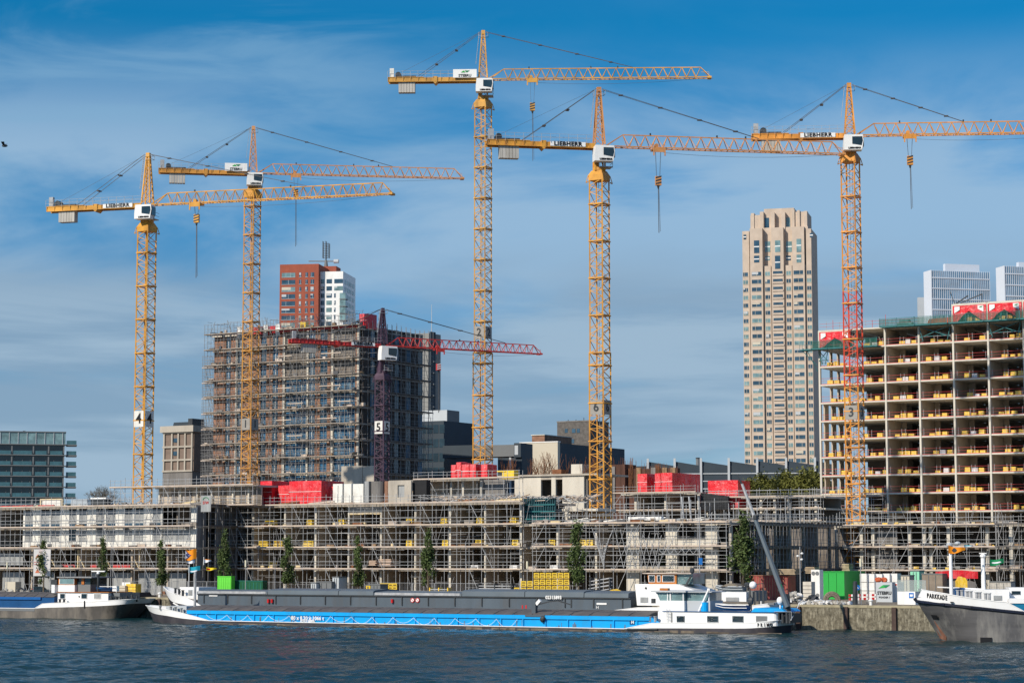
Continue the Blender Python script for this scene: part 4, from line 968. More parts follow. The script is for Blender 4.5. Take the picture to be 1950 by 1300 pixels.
for n_, (px, lv_) in enumerate(lowp):
    z = (ZQ, Z1, Z2, Z3)[lv_]; a = FM.s_(px, 1030, .4)
    ii = sum(1 for q in lowp[:n_+1] if q[1] == lv_)
    put_pallet('y', FM.w(a, .5, z+.0), A_SITE, 'yellow wrapped pallet in the middle wing, %s from the left on the %s deck' % (ORD[ii], {3: 'top', 2: 'middle', 1: 'lowest'}[lv_]), 'pallets in the middle wing', (.95, 1, 1.1))
for n_, px in enumerate((911, 985, 1062)):
    z = Z1; a = FM.s_(px, 1078, .4); put_pallet('w', FM.w(a, -.2, z), A_SITE, 'white wrapped pallet on the lowest deck of the middle wing, %s from the left' % ORD[n_+1], 'white pallets in the middle wing', (1.2, 1, .7))
# yellow stacks on the quay
DS = 262
def q_at(px, D): p = at(px, 1100, D); return p[0]
cols = [(984, 2), (997, 3), (1009, 3)]+[(1021.5+11.4*k, 3.6) for k in range(6)]
for ci, (px, nrow) in enumerate(cols):
    hgt = .80
    n = int(nrow+.6) if nrow != 3.6 else 4
    for r_ in range(n):
        x = q_at(px, DS); z0 = ZQ+.02+r_*hgt+(.55 if n == 4 else .35)-.35
        put_pallet('y', (x, DS+(975-px)*.0, z0), 0.0, 'yellow pallet, %s row up, %s column of the tall yellow stack' % (ORD[r_+1], ORD[ci+1]), 'yellow pallet stack on the quay', (.68, 1, hgt/.85))
for ci, px in enumerate((728, 736, 744, 752)):
    for r_ in range(2):
        put_pallet('y', (q_at(px, 277), 277, ZQ+r_*1.0), 0.0, 'yellow pallet of the small stack behind the grey hatches, %s column, %s row' % (ORD[ci+1], ('lower', 'upper')[r_]), 'small yellow stack', (.58, 1, 1.15))

# ------------------------------------------------------------------ red boxes, columns, misc on decks
def red_box(fr, px0, px1, py0, t, dep, z0, lab, nm='tarpaulin_crate', mt=REDTARP, cat='tarp box'):
    a, b = fr.s_(px0, py0, t), fr.s_(px1, py0, t); zt = fr.z_(px0, py0, t)
    T = thing(nm, lab, cat, fr, a, t, z0)
    m = MB(); nx, nz_ = 7, 6; rr = random.Random(px0)
    # slightly bulging wrapped faces
    def face(p00, p10, p01, nrm):
        vs = []; fs = []
        for j in range(nz_+1):
            for i in range(nx+1):
                u, v = i/nx, j/nz_; bl = (.09*sin(pi*u)*sin(pi*v)+rr.uniform(-.03,.03)*(0 < i < nx)*(0 < j < nz_))
                vs.append(tuple(p00[c]+(p10[c]-p00[c])*u+(p01[c]-p00[c])*v+nrm[c]*bl for c in range(3)))
        for j in range(nz_):
            for i in range(nx): k = j*(nx+1)+i; fs.append((k, k+1, k+nx+2, k+nx+1))
        m.add(vs, fs)
    face((a,t,z0), (b,t,z0), (a,t,zt), (0,-1,0)); face((b,t,z0), (b,t+dep,z0), (b,t,zt), (1,0,0)); face((a,t+dep,z0), (a,t,z0), (a,t+dep,zt), (-1,0,0))
    face((a,t,zt), (b,t,zt), (a,t+dep,zt), (0,0,1)); m.add([(a,t+dep,z0),(b,t+dep,z0),(b,t+dep,zt),(a,t+dep,zt)], [(0,1,2,3)])
    m.build('cover', mt, T); m = MB()
    zz = z0+(zt-z0)*.55; m.box(a-.02, b+.02, t-.11, t-.08, zz, zz+.05); m.build('strap', WHITE, T)
    return T
zt_ = Z4+.02
for args in ((496, 518, 916, 0.4, 6.0, 'narrow red tarpaulin crate, leftmost on the middle wing roof'), (530, 552, 924, 1.2, 4, 'lower red tarpaulin crate next to the widest one'),
             (551, 612, 916, .4, 5.5, 'widest red tarpaulin crate on the middle wing roof'), (622, 634, 926, 2.5, 3.0, 'small red tarpaulin crate beside the white pillars')):
    red_box(FM, *args[:5], zt_, args[5])
for args in ((1214, 1232, 902, 1.2, 5.5, 'left red tarpaulin crate on the rounded slab'), (1247, 1258, 901, 1.2, 6, 'thin red tarpaulin crate in the middle of the rounded slab'),
             (1259, 1280, 900, 1.2, 10, 'large red tarpaulin crate on the rounded slab')):
    red_box(FY, *args[:5], za+.02, args[5])
red_box(FY, 1348, 1405, 915, 2.2, 4.5, lv[1], 'wide red tarpaulin crate behind the dark block wall')

m = MB(); m.box(FY.s_(1160, 900, 15), FY.s_(1190, 900, 15), 15, 19, zb-2, FY.z_(1170, 884, 15)); m.box(FY.s_(1166, 900, 15), FY.s_(1172, 900, 15), 14.8, 15, zb, FY.z_(1170, 888, 15), CONCD)
solo('formwork_box', m, RUSTD, 'rust brown formwork box right of the middle crane mast', 'formwork', FY, FY.s_(1160, 900, 15), 15, zb)
m = MB()
for i in range(170):
    px = R.choice((R.gauss(1199, 4), R.uniform(1160, 1225), R.gauss(1253, 3), R.uniform(1225, 1290))); t = R.uniform(15, 18); a_ = FY.s_(px, 900, t)
    m.bar((a_, t, za), (a_+R.uniform(-.25, .25), t, FY.z_(px, R.uniform(870, 892) if px < 1226 else R.uniform(880, 893), t)), .02)
solo('rebar_bundle', m, RUST, 'thin rusty rebar bundles standing behind the red boxes', 'rebar', FY, FY.s_(1200, 905, 15), 15, za, kind='stuff')
m = MB(); m.box(FY.s_(1188, 900, 16), FY.s_(1290, 900, 16), 16, 17, zb, FY.z_(1230, 892, 16))
for px in (1212, 1240, 1262, 1278): m.box(FY.s_(px, 900, 16), FY.s_(px+9, 900, 16), 15.8, 16, zb, FY.z_(px, 890, 16), WOOD if px != 1240 else CONCD)
solo('rusty_wall', m, RUSTD, 'long rust coloured wall behind the red boxes right of the middle crane', 'wall', FY, FY.s_(1188, 900, 16), 16, zb)
for args in ((859, 868, 885, 'first'), (869, 878, 880, 'second'), (879, 893, 884, 'third'), (894, 906, 884, 'fourth'), (916, 928, 884, 'fifth')):
    red_box(FV, args[0], args[1], args[2], 3.0, 2.6, ZV, '%s from the left of the small red crates beside the tallest crane mast' % args[3])
m = MB(); m.box(0, 1.9, 0, 1.2, 0, 1.2); m.box(-.8, .6, -.1, 1, 1.0, 1.15); solo('yellow_machine', m, YEL, 'yellow machine right of the small red crates', 'machine', FV, FV.s_(935, 900), 3, ZV, local=True)
# white & dark pillars
for i, (a, b, mt, lb) in enumerate(((634, 652, PANEL, 'white standing wall element, first beside the red crates'), (655, 669, PANEL, 'white standing wall element, second from the red crates'), (672, 692, PANEL, 'white standing wall element, widest and third from the red crates'),
                                    (694, 702, SHEET, 'narrow grey wall element next to the white ones'), (703, 726, CONCD, 'dark grey rounded wall element'), (727, 737, BRICKB, 'brown wall element right of the dark rounded one'))):
    s0, s1 = FM.s_(a, 940, 1), FM.s_(b, 940, 1)
    if 'rounded' in lb:
        m = MB(); m.bar(((s0+s1)/2, 1.8, Z4), ((s0+s1)/2, 1.8, FM.z_(715, 916, 1)), (s1-s0)/2, n=18)
    else:
        m = MB(); m.box(s0, s1, 1, 1.5 if i < 3 else 2.2, Z4, FM.z_(a, 921 if i < 3 else 916, 1)); m.box(s0+.15, s1-.15, .94, 1.0, Z4+.3, Z4+.4)
        if i == 0: m.box((s0+s1)/2-.1, (s0+s1)/2+.1, .9, 1.0, Z4, FM.z_(a, 921, 1)-.2)
    solo('wall_element', m, mt, lb, 'wall element', FM, s0, 1, Z4)
T = thing('precast_panel', 'stained concrete precast panel with a window opening, leaning on the roof', 'panel', FM, FM.s_(740, 940, .8), .8, Z4)
s0, s1, zz = FM.s_(739, 940, .8), FM.s_(783, 940, .8), FM.z_(760, 915, .8); w0, w1 = FM.s_(757, 940, .8), FM.s_(770, 940, .8)
m = MB(); m.box(s0, w0, .8, 1.1, Z4, zz); m.box(w1, s1, .8, 1.1, Z4, zz); m.box(w0, w1, .8, 1.1, Z4, Z4+.9); m.box(w0, w1, .8, 1.1, zz-.6, zz); m.build('panel', CONC, T)
MB().box(w0, w1, 1.02, 1.08, Z4+.9, zz-.6).build('opening_sheet', SHEET, T)
m = MB(); m.box(FM.s_(786, 940, 1.5), FM.s_(812, 940, 1.5), 1.5, 2.5, Z4, FM.z_(790, 914, 1.5)); solo('black_sheet_pile', m, BLACK, 'black wrapped stack right of the stained precast panel', 'stack', FM, FM.s_(786, 940, 1.5), 1.5, Z4)
m = MB(); m.box(FB.s_(650, 900, -12), FB.s_(690, 900, -12), -12, -11.7, 17, FB.z_(660, 887, -12)); m.box(FB.s_(691, 900, -12), FB.s_(713, 900, -12), -12, -11.7, 17, FB.z_(700, 887, -12))
solo('plywood_hoarding', m, CONC, 'weathered grey plywood hoarding at the foot of the brick block', 'hoarding', FB, FB.s_(650, 900, -12), -12, 17)
# clutter on left roof
m = MB(); s0, s1 = FW.s_(76, 955, .5), FW.s_(119, 955, .5); zz = FW.z_(100, 949, .5)
T = thing('timber_frame', 'pale timber frame with white filling on the left wing roof', 'frame', FW, s0, .5, Z4)
m.box(s0, s1, .5, .8, zz-.2, zz); m.box(s0, s0+.25, .5, .8, Z4, zz-.2); m.box(s1-.25, s1, .5, .8, Z4, zz-.2); m.build('frame', TIMBER, T); MB().box(s0+.4, s1-.5, .6, .7, Z4+.1, zz-.25).build('filling', PANEL, T)
m = MB(); s0, s1 = FW.s_(173, 955, .5), FW.s_(201, 955, .5)
T = thing('site_box', 'dark box with white top on the left wing roof', 'box', FW, s0, .5, Z4)
MB().box(s0, s1, .5, 1.6, Z4+.25, FW.z_(185, 950, .5)).build('box', DARKG, T); MB().box(s0-.05, s1+.1, .45, 1.65, FW.z_(185, 950, .5), FW.z_(185, 947, .5)).build('lid', WHITE, T)
m = MB()
for i in range(6): m.box(FW.s_(135, 960, .8), FW.s_(168, 960, .8)-i*.06, .8, 1.8, Z4+i*.2, Z4+i*.2+.12)
solo('board_stack', m, CLADG, 'grey stack of boards between the timber frame and dark box', 'boards', FW, FW.s_(135, 960, .8), .8, Z4)
for i, (a, b, mt) in enumerate(((0, 20, REDRAIL), (22, 62, REDRAIL), (72, 102, REDRAIL))):
    solo('red_beam', MB().box(FW.s_(a, 968, -.3), FW.s_(b, 968, -.3), -.3, 0, Z4+.1, Z4+.32), mt, 'red beam on the left wing roof edge, %s from the left' % ORD[i+1], 'beam', FW, FW.s_(a, 968), -.3, Z4, group='red beams')
# plank & pipe piles on third deck
for (px, ln, lab, mt) in ((1105, 60, 'white planks lying on the third deck beside the middle crane', PANEL), (1165, 45, 'slanting white boards on the third deck right of the middle crane', WHITE), (1235, 75, 'bright long slab on the third deck edge', WHITE),
                      (1285, 60, 'blue grey beams on the third deck', CLADG), (1325, 60, 'white beams at the right end of the third deck', PANEL)):
    m = MB(); a = FM.s_(px-ln/2, 990, 2); b = FM.s_(px+ln/2, 990, 2)
    for i in range(7):
        y = .3+i*.35; dz = R.uniform(.05, .5); m.bar((a+R.uniform(0, .8), y, Z3+.1+dz*(.4)), (b-R.uniform(0, .8), y+R.uniform(-.2,.2), Z3+.12+dz*R.uniform(.5, 1.7)), R.uniform(.05, .1))
    solo('plank_pile', m, mt, lab, 'planks', FM, a, 0, Z3, group='plank piles on the third deck')
m = MB(); m.box(FM.s_(1199, 985, 0), FM.s_(1262, 985, 0), -.4, .3, Z3+.35, Z3+.85); solo('precast_beam', m, WHITE, 'long white precast beam laid on the third deck edge', 'beam', FM, FM.s_(1199, 985), -.4, Z3+.35)
for k, (px, t) in enumerate(((1302, 1.0), (1316, 1.6))):
    p = FM.pt(px, 990, t); q = FM.pt(px-4, 945, t); solo('leaning_pole', MB().bar(p, (q[0], t, q[2]), .13, n=6), GALV, 'grey raking prop standing on the third deck, %s' % ('left' if k == 0 else 'right'), 'prop', FM, p[0], t, p[2])
m = MB()
for px in range(1010, 1560, 9):
    if R.random() < .8:
        t = R.uniform(1, 12); p = FM.pt(px, 995, t); m.bar((p[0], t, Z3), (p[0], t, Z3+R.uniform(1.5, 3.4)), .045)
solo('deck_posts', m, GALV, 'countless loose upright tubes standing on the third deck', 'tubes', FM, FM.s_(1010, 995), 1, Z3, kind='stuff')
m = MB()
for i in range(420):
    px = R.uniform(815, 1140); t = R.uniform(.5, 7); a = FM.s_(px, 960, t); zb_ = Z4 if px < 998 else Z4-.2
    m.bar((a, t, zb_+R.uniform(.05, 1.0)), (a+R.uniform(-2, 2), t+R.uniform(-.6,.6), zb_+R.uniform(.05, 1.1)), R.uniform(.03, .09), R.choice((GALV, GALVD, BOARD, WOOD, CABLE)))
solo('site_rubbish', m, GALV, 'tangle of tubes, boards and clamps on the roof of the middle wing', 'building material', FM, FM.s_(815, 960), 1, Z4, kind='stuff')

# ------------------------------------------------------------------ brick block under construction
sB0, sB1 = FB.s_(403, 780), FB.s_(690, 780)
T = thing('brick_apartment_block', 'half built brown brick block wrapped in scaffold, blue windows', 'building', FB, sB0, 0, ZQ)
zB = [17.6+3*k for k in range(12)]; zt = 50.3
DEP = 20.2
pB = lambda x: FB.s_(350+x/3.42, 780)
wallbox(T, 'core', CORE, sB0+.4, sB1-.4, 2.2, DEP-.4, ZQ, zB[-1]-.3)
for z in zB: wallbox(T, 'floor_slab', CONC, sB0, sB1, .05, DEP, z-.28, z)
lay = [(195, 268, 'b'), (270, 300, 'w'), (302, 334, 'b'), (335, 347, 'c'), (348, 385, 'w'), (387, 430, 'b'), (432, 498, 'b'), (500, 535, 'w'), (536, 574, 'b'), (576, 610, 'w'), (612, 640, 'b'), (641, 656, 'c'), (658, 795, 'W'), (797, 810, 'c'),
       (812, 852, 'w'), (854, 885, 'b'), (887, 930, 'w'), (932, 958, 'b'), (959, 972, 'c'), (974, 1112, 'W'), (1114, 1126, 'b'), (1127, 1142, 'c')]
rr = random.Random(5)
for k in range(12):
    z, z2_ = zB[k], (zB[k+1] if k < 11 else zt)-.28
    for a, b, kd in lay:
        a, b = pB(a), pB(b)
        if k == 11 and a > pB(640): continue
        if kd == 'b': wallbox(T, 'brick_panel', BRICKB, a, b, -.02, .22, z, z2_)
        elif kd == 'c': wallbox(T, 'concrete_pier', CONCW, a, b, -.08, .2, z, z2_+.28)
        elif kd == 'w':
            wallbox(T, 'brick_spandrel', BRICKB, a, b, .0, .2, z, z+.35)
            f = wallbox(T, 'window', FILMB if rr.random() < .4 else GLASSB, a+.06, b-.06, .12, .18, z+.35, z2_-.05); MB().box((a+b)/2-.04, (a+b)/2+.04, .06, .12, z+.4, z2_-.1).build('mullion', WHITE, f)
        elif kd == 'W' and k < 11:
            f = wallbox(T, 'wide_window', FILMB if k < 8 else CORE, a+.06, b-.06, .3, .36, z+.1, z2_-.1)
            for q in range(1, 4): x = a+(b-a)*q/4; MB().box(x-.05, x+.05, .22, .3, z+.1, z2_-.1).build('mullion', CONCW if k < 8 else GALVD, f)
T1 = T
wallbox(T, 'parapet', CONCW, sB0, pB(380), -.12, .2, zt-.1, zt+.15)
wallbox(T, 'roof_deck', CONC, pB(640), sB1, 0, DEP, zt-.5, zt-.2)
for a, b in ((450, 480), (480, 560), (560, 636)): wallbox(T, 'red_curtain', REDTARP, pB(a)-.0, pB(b)-.1, -.3, -.2, zB[11]+1.0, zt-.2)
for a in (352, 520, 600): wallbox(T, 'white_panel', WHITE, pB(a), pB(a+30), -.45, -.35, zB[11]+1.3, zt-.5)
wallbox(T, 'red_curtain', REDTARP, pB(345), pB(382), -.3, -.2, zB[11]+.7, zt-.3)
# side face, its shade put into a darker brick colour
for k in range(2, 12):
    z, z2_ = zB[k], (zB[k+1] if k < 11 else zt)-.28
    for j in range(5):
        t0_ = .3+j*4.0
        wallbox(T, 'side_brick', mat('shade_toned_side_brick', (.075,.062,.055), .85, var=.3), sB1-.2, sB1, t0_, t0_+2.2, z, z2_)
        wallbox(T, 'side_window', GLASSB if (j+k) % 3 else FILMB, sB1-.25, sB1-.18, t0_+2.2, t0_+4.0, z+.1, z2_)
BRDK = mat('grimy_board', (0.30, 0.26, 0.22), .85, var=.35, scale=.7, stain_or_gleam=(.12,.11,.1), stain_or_gleam_amt=.6)
TUBED = mat('dull_tube', (0.21,0.21,0.21), .6, var=.35, scale=1.5)
FBr = Fr(*FB.w(sB1, 0, 0)[:2], A_SITE+pi/2)
scaffold('scaffold covering the front of the half built brick block', FB, sB0-.6, sB1+.4, zB[1:], zB[-1]+.6, base=14, t0=-1.7, seed=21, nbr=3, bay=1.55, rails=(.55, 1.1, 1.9), ext=1.4, board=BRDK, tube=TUBED, r=.036)
m = MB()
for i in range(1100):
    a_ = R.uniform(sB0-.5, sB1+.3); k_ = R.choice(zB[1:]); z_ = k_+R.uniform(.05, 2.6); t_ = R.uniform(-1.9, -.3); q_ = R.random()
    if q_ < .45: m.bar((a_, -1.9, z_), (a_, -.4, z_), .035)
    elif q_ < .65: m.bar((a_, t_, k_+.1), (a_+R.uniform(.5, 1.5)*R.choice((-1, 1)), t_, k_+2.6), .035)
    elif q_ < .85: m.bar((a_, t_, z_), (a_+R.uniform(1, 4), t_, z_), .03)
    else: m.box(a_, a_+R.uniform(.3, 1.4), t_, t_+.4, k_+.02, k_+R.uniform(.1, .8), R.choice((BRDK, WOOD, CONCD, CABLE, BOARD)))
solo('loose_tubes', m, TUBED, 'loose tubes, couplers and boards tangled through the brick block scaffold', 'tubes', FB, sB0, -1.9, 14, kind='stuff')
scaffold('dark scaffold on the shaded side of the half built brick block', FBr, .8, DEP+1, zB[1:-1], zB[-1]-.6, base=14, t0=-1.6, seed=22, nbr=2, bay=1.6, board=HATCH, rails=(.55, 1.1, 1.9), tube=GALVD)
FBl = FB.sub(sB0-3.6, 4)
scaffold('scaffold tower standing clear of the left edge of the brick block', FBl, 0, 3.2, zB[1:-2], zB[-3]+1, base=14, t0=-2.5, seed=23, nbr=1, bay=.85, rails=(.5, 1.0, 1.5, 2.1), tube=TUBED)
scaffold('rear scaffold bay left of the brick block', FBl, .3, 3.2, zB[1:-3], zB[-4]+1, base=14, t0=2.5, seed=24, nbr=1, bay=.9, rails=(.5, 1.0, 1.7), board=HATCH)
# light aluminium boards on the scaffold
for q, (a, b, k) in enumerate(((605, 700, 9), (890, 1020, 9), (605, 700, 7), (880, 1020, 7), (675, 775, 6), (1000, 1130, 6), (600, 700, 5), (870, 995, 5), (675, 770, 4))):
    pb2 = lambda x: FB.s_(350+x/3.42, 780, -2.1)
    m = MB(); m.box(pb2(a), pb2(b), -2.1, -1.75, zB[k]+.9, zB[k]+1.05); solo('white_board', m, BOARD, 'pale board on the brick block scaffold, %s lift from the top, %s part' % (ORD[12-k], 'left' if b < 300 else 'middle' if b < 800 else 'right'), 'board', FB, pb2(a), -2.1, zB[k]+.9, group='pale boards on the brick block scaffold')
# roof clutter of the block
red_box(FB, 684, 700, 598, 1.0, 3.0, zt-.2, 'small red tarp box on the roof corner of the brick block')
m = MB(); m.box(0, 1.3, 0, 1, 0, 2.2); m.box(.3, 1.0, -.05, 0, 1.2, 1.7, PRINT); solo('yellow_cabinet', m, YEL, 'yellow cabinet on the roof edge of the brick block', 'cabinet', FB, FB.s_(568, 620), .5, zt-.4, local=True)
m = MB(); x = sB0+16
m.box(sB0+8.5, sB1, .0, .3, zt-.2, zt+.15, BOARD)
solo('red_edge_beam', MB().box(pB(640), pB(1150), -1.2, -.9, zt-.1, zt+.2), REDRAIL, 'red and cream edge beam along the roof of the brick block', 'beam', FB, pB(640), -1.2, zt-.1)
solo('roof_rebar', (lambda m: [m.bar((R.uniform(sB0+10, sB1+2), R.uniform(1, 18), zt-.3), (R.uniform(0, 0)+0, 0, 0), 0) for _ in ()] and m or [m.bar((a, t, zt-.3), (a, t, zt+R.uniform(.5, 3.2)), .035) for a, t in [(R.uniform(sB0, sB1), R.uniform(1, 18)) for _ in range(60)]] and m)(MB()), CABLE, 'thin upright bars sticking up from the roof of the brick block', 'rebar', FB, sB0, 1, zt-.3, kind='stuff')
m = MB(); m.bar((sB0-.5, 0, zt+.9), (pB(300), .5, zt+.2), .09); m.bar((sB0-.5, 0, zt+.9), (sB0-.5, 0, zt+.1), .08); m.bar((sB0-.5, .4, zt+.2), (pB(300), .4, zt+.15), .06)
solo('roof_bracket', m, DARKG, 'dark raking frame on the left roof edge of the brick block', 'frame', FB, sB0, 0, zt)

# ------------------------------------------------------------------ background buildings
def windows(T, fr, rects, t, m1, name='window', frame=None, limit=98, sub=None, mix=None):
    rest = MB(); rr_ = random.Random(len(rects))
    rects = sorted(rects, key=lambda r: -(r[1]-r[0])*(r[3]-r[2]))
    for q, (a, b, z0, z1) in enumerate(rects):
        mt = m1 if not mix or rr_.random() < .65 else mix
        if q < limit:
            o = MB().box(a, b, t-.06, t+.02, z0, z1).build(name, mt, T)
            if rr_.random() < .3: MB().box(a+.05, a+(b-a)*rr_.uniform(.3, .9), t-.085, t-.06, z0+(z1-z0)*rr_.uniform(.2, .7), z1-.03).build('blind', CLADG if rr_.random() < .6 else CREAM, o)
            if frame and q < limit: 
                m = MB(); xm = a+(b-a)*rr_.choice((.33, .5, .66)); m.box(xm-.05, xm+.05, t-.1, t-.06, z0, z1); m.box(a-.08, b+.08, t-.14, t-.07, z0-.14, z0); m.build('window_frame', frame, o)
        else:
            rest.box(a, b, t-.06, t+.02, z0, z1, mt)
            if frame: xm = a+(b-a)*.5; rest.box(xm-.05, xm+.05, t-.1, t-.06, z0, z1, frame); rest.box(a-.08, b+.08, t-.14, t-.07, z0-.14, z0, frame)
    if rest.v: tag(rest.build(name+'s', m1, T), kind='stuff')
# red and white high rise
FMo = Fr(*at(532, 600, 890)[:2], radians(-9))
so_ = lambda px, py=600, t=0: FMo.s_(px, py, t); zo = lambda py, px=570, t=0: FMo.z_(px, py, t)
T = thing('brick_high_rise', 'distant high rise, red brick left half and white right half', 'building', FMo, 0, 0, ZQ)
xr = so_(606); zr_ = zo(503)
wallbox(T, 'red_wing', BRICKR, 0, xr, 0, 24, ZQ, zr_)
wallbox(T, 'red_penthouse', BRICKR, xr-3, so_(636, 515, 12), 16, 24, zr_-6, zo(507, 620, 16))
xw0, xw1 = xr+.02, so_(653, 560, 3)
wallbox(T, 'white_wing', WHITE, xw0, xw1, 3, 26, ZQ, zo(517, 630, 3))
rects = []
for k in range(9):
    zc_ = zo(440+(540+88.4*k)/6.5)
    for a, b in ((233, 400), (448, 476), (526, 556), (590, 634)):
        rects.append((so_(500+a/6.5), so_(500+b/6.5), zc_-.95, zc_+.9))
windows(T, FMo, rects, -.0, GLASSB, frame=CLADG, mix=GLASSG)
rects = []
for k in range(9):
    zc_ = zo(440+(620+88.4*k)/6.5, 630, 3)
    for a, b in ((722, 764), (790, 858), (886, 993 if k < 2 else 905)):
        rects.append((so_(500+a/6.5, 560, 3), so_(500+b/6.5, 560, 3), zc_-.95, zc_+.9))
windows(T, FMo, rects, 3.0, GLASSB, name='white_wing_window', frame=None, mix=GLASSG)
for k in range(8):
    zc_ = zo(440+(620+88.4*k)/6.5, 630, 3)
    for t_ in (6, 11, 15, 20): MB().box(xw1-.02, xw1+.06, t_, t_+3.3, zc_-.9, zc_+.9).build('side_window', GLASSG, T)
for k in range(2, 6):
    zc_ = zo(440+(620+88.4*k)/6.5, 630, 3); MB().box(xw1-1.3, xw1+1.2, 2.6, 5.5, zc_-1.5, zc_+1.0).build('bay_window', GLASSG, T); MB().box(xw1-1.4, xw1+1.5, 2.5, 6, zc_-1.8, zc_-1.5).build('balcony', CLADM, T)
T2 = thing('antenna_mast', 'dark lattice antenna with crossbar on the roof of the brick high rise', 'antenna', FMo, so_(620, 500, 18), 18, zr_-2)
xc = so_(621, 490, 18); zb_ = zo(500, 620, 18); zt_2 = zo(459, 620, 18)
m = MB()
for dx_ in (-1.5, -.2, 1.2): 
    for dy_ in (0, 1.5): m.bar((xc+dx_, 18+dy_, zb_+(2 if dx_ != -.2 else 0)), (xc+dx_, 18+dy_, zt_2-(0 if dx_ < 1 else 1)), .16)
for i in range(9): z = zb_+2+i*.75; m.bar((xc-1.5, 18, z), (xc+1.2, 18, z+.4), .1); m.bar((xc-1.5, 19.5, z+.4), (xc+1.2, 18, z), .1)
m.build('lattice', DARKG, T2); m = MB(); zc_ = zo(498, 620, 18); m.bar((so_(588, 498, 18), 18, zc_+.3), (so_(640, 498, 18), 18, zc_), .3); m.bar((xc, 18, zb_-2), (xc, 18, zb_+1), 1.0, n=8, r2=.5); m.build('crossbar', CLADM, T2)
m = MB(); m.bar((so_(636, 498, 18), 18, zc_), (so_(645, 498, 18), 18, zc_), .9, n=8); m.build('dish', CLADG, T2)
# sandstone tower
FN = Fr(*at(1415, 700, 812)[:2], radians(-15))
sn = lambda px, py=650, t=0: FN.s_(px, py, t); zn = lambda py, px=1480, t=0: FN.z_(px, py, t)
T = thing('sandstone_tower', 'tall slender sandstone apartment tower with stepped crown', 'building', FN, 0, 0, ZQ)
zs_ = zn(437)
gro = [(1415, 1428), (1430, 1454), (1457, 1469), (1471, 1494), (1497.5, 1509), (1511, 1534), (1537, 1547)]
ztop = [zn(437), zn(433), zn(505), zn(433), zn(505), zn(433), zn(437)]
toff = [.9, .0, .9, .3, .9, .0, .9]
for (a, b), zt_2, t_ in zip(gro, ztop, toff): wallbox(T, 'bay_shaft', SAND, sn(a), sn(b), t_, 20, ZQ, zt_2)
wallbox(T, 'groove_wall', SAND, sn(1416), sn(1546), 1.6, 19.5, ZQ, zn(505))
for a, b, py, t0_ in ((1429, 1453, 408, 4), (1455, 1512, 397, 5), (1514, 1537, 405, 4.2), (1428, 1538, 433, 3)):
    wallbox(T, 'crown_block', SAND, sn(a, 420, t0_), sn(b, 420, t0_), t0_, 18, zn(512), zn(py, 1480, t0_))
for a, b, y0, t0_ in ((1430, 1436, 404, 3.6), (1447, 1454, 402, 3.4), (1468, 1475, 404, 2.6), (1488, 1495, 404, 2.6), (1508, 1513, 400, 3.6), (1518, 1523, 402, 3.5), (1531, 1537, 404, 3.6), (1469, 1473, 440, 1.6), (1489, 1493, 440, 1.6), (1449, 1453, 470, .8), (1511, 1515, 470, .8)):
    wallbox(T, 'crown_rib', SAND, sn(a, 420, t0_), sn(b, 420, t0_), t0_, 8, zn(512), zn(y0, 1480, t0_))
rects = []
for k in range(25):
    zc_ = zn(520+14.87*k)
    for (a, b, t_) in ((1416, 1425, .9), (1433, 1451, 0), (1458, 1467, .9), (1498.5, 1507, .9), (1513, 1531, 0), (1538, 1546, .9)):
        rects.append((sn(a), sn(b), zc_-.75, zc_+.75, t_))
for tt in (0, .9):
    windows(T, FN, [r[:4] for r in rects if r[4] == tt], tt, GLASSB, frame=CREAM, mix=GLASSG, limit=49, name='window' if tt == 0 else 'narrow_window')
for k in range(25):
    zc_ = zn(520+14.87*k); m = MB(); m.box(sn(1473.5), sn(1491.5), .12, .3, zc_-.5, zc_+.8, GLASSB); m.box(sn(1472), sn(1493), .0, .12, zc_-.95, zc_-.3, SAND); m.box(sn(1474), sn(1491), .06, .12, zc_-.3, zc_-.05, CLADM); m.build('loggia', CORE, T)
for (a, b, y0, y1, t_) in ((1457, 1465, 415, 460, 5), (1496, 1505, 415, 455, 5), (1436, 1446, 458, 482, 0), (1457, 1467, 460, 480, 3), (1476, 1486, 458, 480, .3), (1497, 1508, 460, 480, 3), (1517, 1526, 455, 480, 0),
                           (1436, 1446, 487, 500, 0), (1457, 1466, 488, 496, 3), (1476, 1486, 487, 512, .3), (1497, 1506, 487, 496, 3), (1517, 1526, 485, 500, 0), (1416, 1421, 447, 456, .9), (1542, 1548, 444, 452, .9)):
    f = MB().box(sn(a, y1, t_), sn(b, y1, t_), t_-.1, t_+.02, zn(y1, a, t_), zn(y0, a, t_)).build('crown_window', GLASSG if R.random() < .5 else GLASSB, T)
    zz = (zn(y1, a, t_)+zn(y0, a, t_))/2; MB().box(sn(a, y1, t_), sn(b, y1, t_), t_-.18, t_-.1, zz-.2, zz+.2).build('window_frame', WHITE, f)
# far white glass blocks
def fin_block(px0, px1, pxs, pyt, D, lab, pent=None, nf=30, rot_=14):
    f = Fr(*at(px0, 600, D)[:2], radians(rot_)); T = thing('office_block', lab, 'building', f, 0, 0, ZQ)
    L = f.s_(px1, 600); zt_ = f.z_(px0, pyt); wallbox(T, 'body', FARGLASS, 0.3, L, .4, 9, ZQ, zt_)
    wallbox(T, 'side_wall', SKYWHITE, -.2, .3, 0, 9, ZQ, zt_+.3)
    for i in range(nf+1): x = L*i/nf; MB().box(x+.06, x+.32, .22, .38, ZQ, zt_+.4).build('fin', SKYWHITE, T)
    for k in range(8): z = zt_-4-k*5.6; MB().box(.3, L, .1, .4, z, z+.6).build('floor_band', SKYWHITE, T)
    if pent:
        wallbox(T, 'penthouse', SKYWHITE, f.s_(pent[0], 510, 6), f.s_(pent[1], 510, 6), 6, 8.5, zt_-2, f.z_(pent[0], pent[2], 6))
    return T
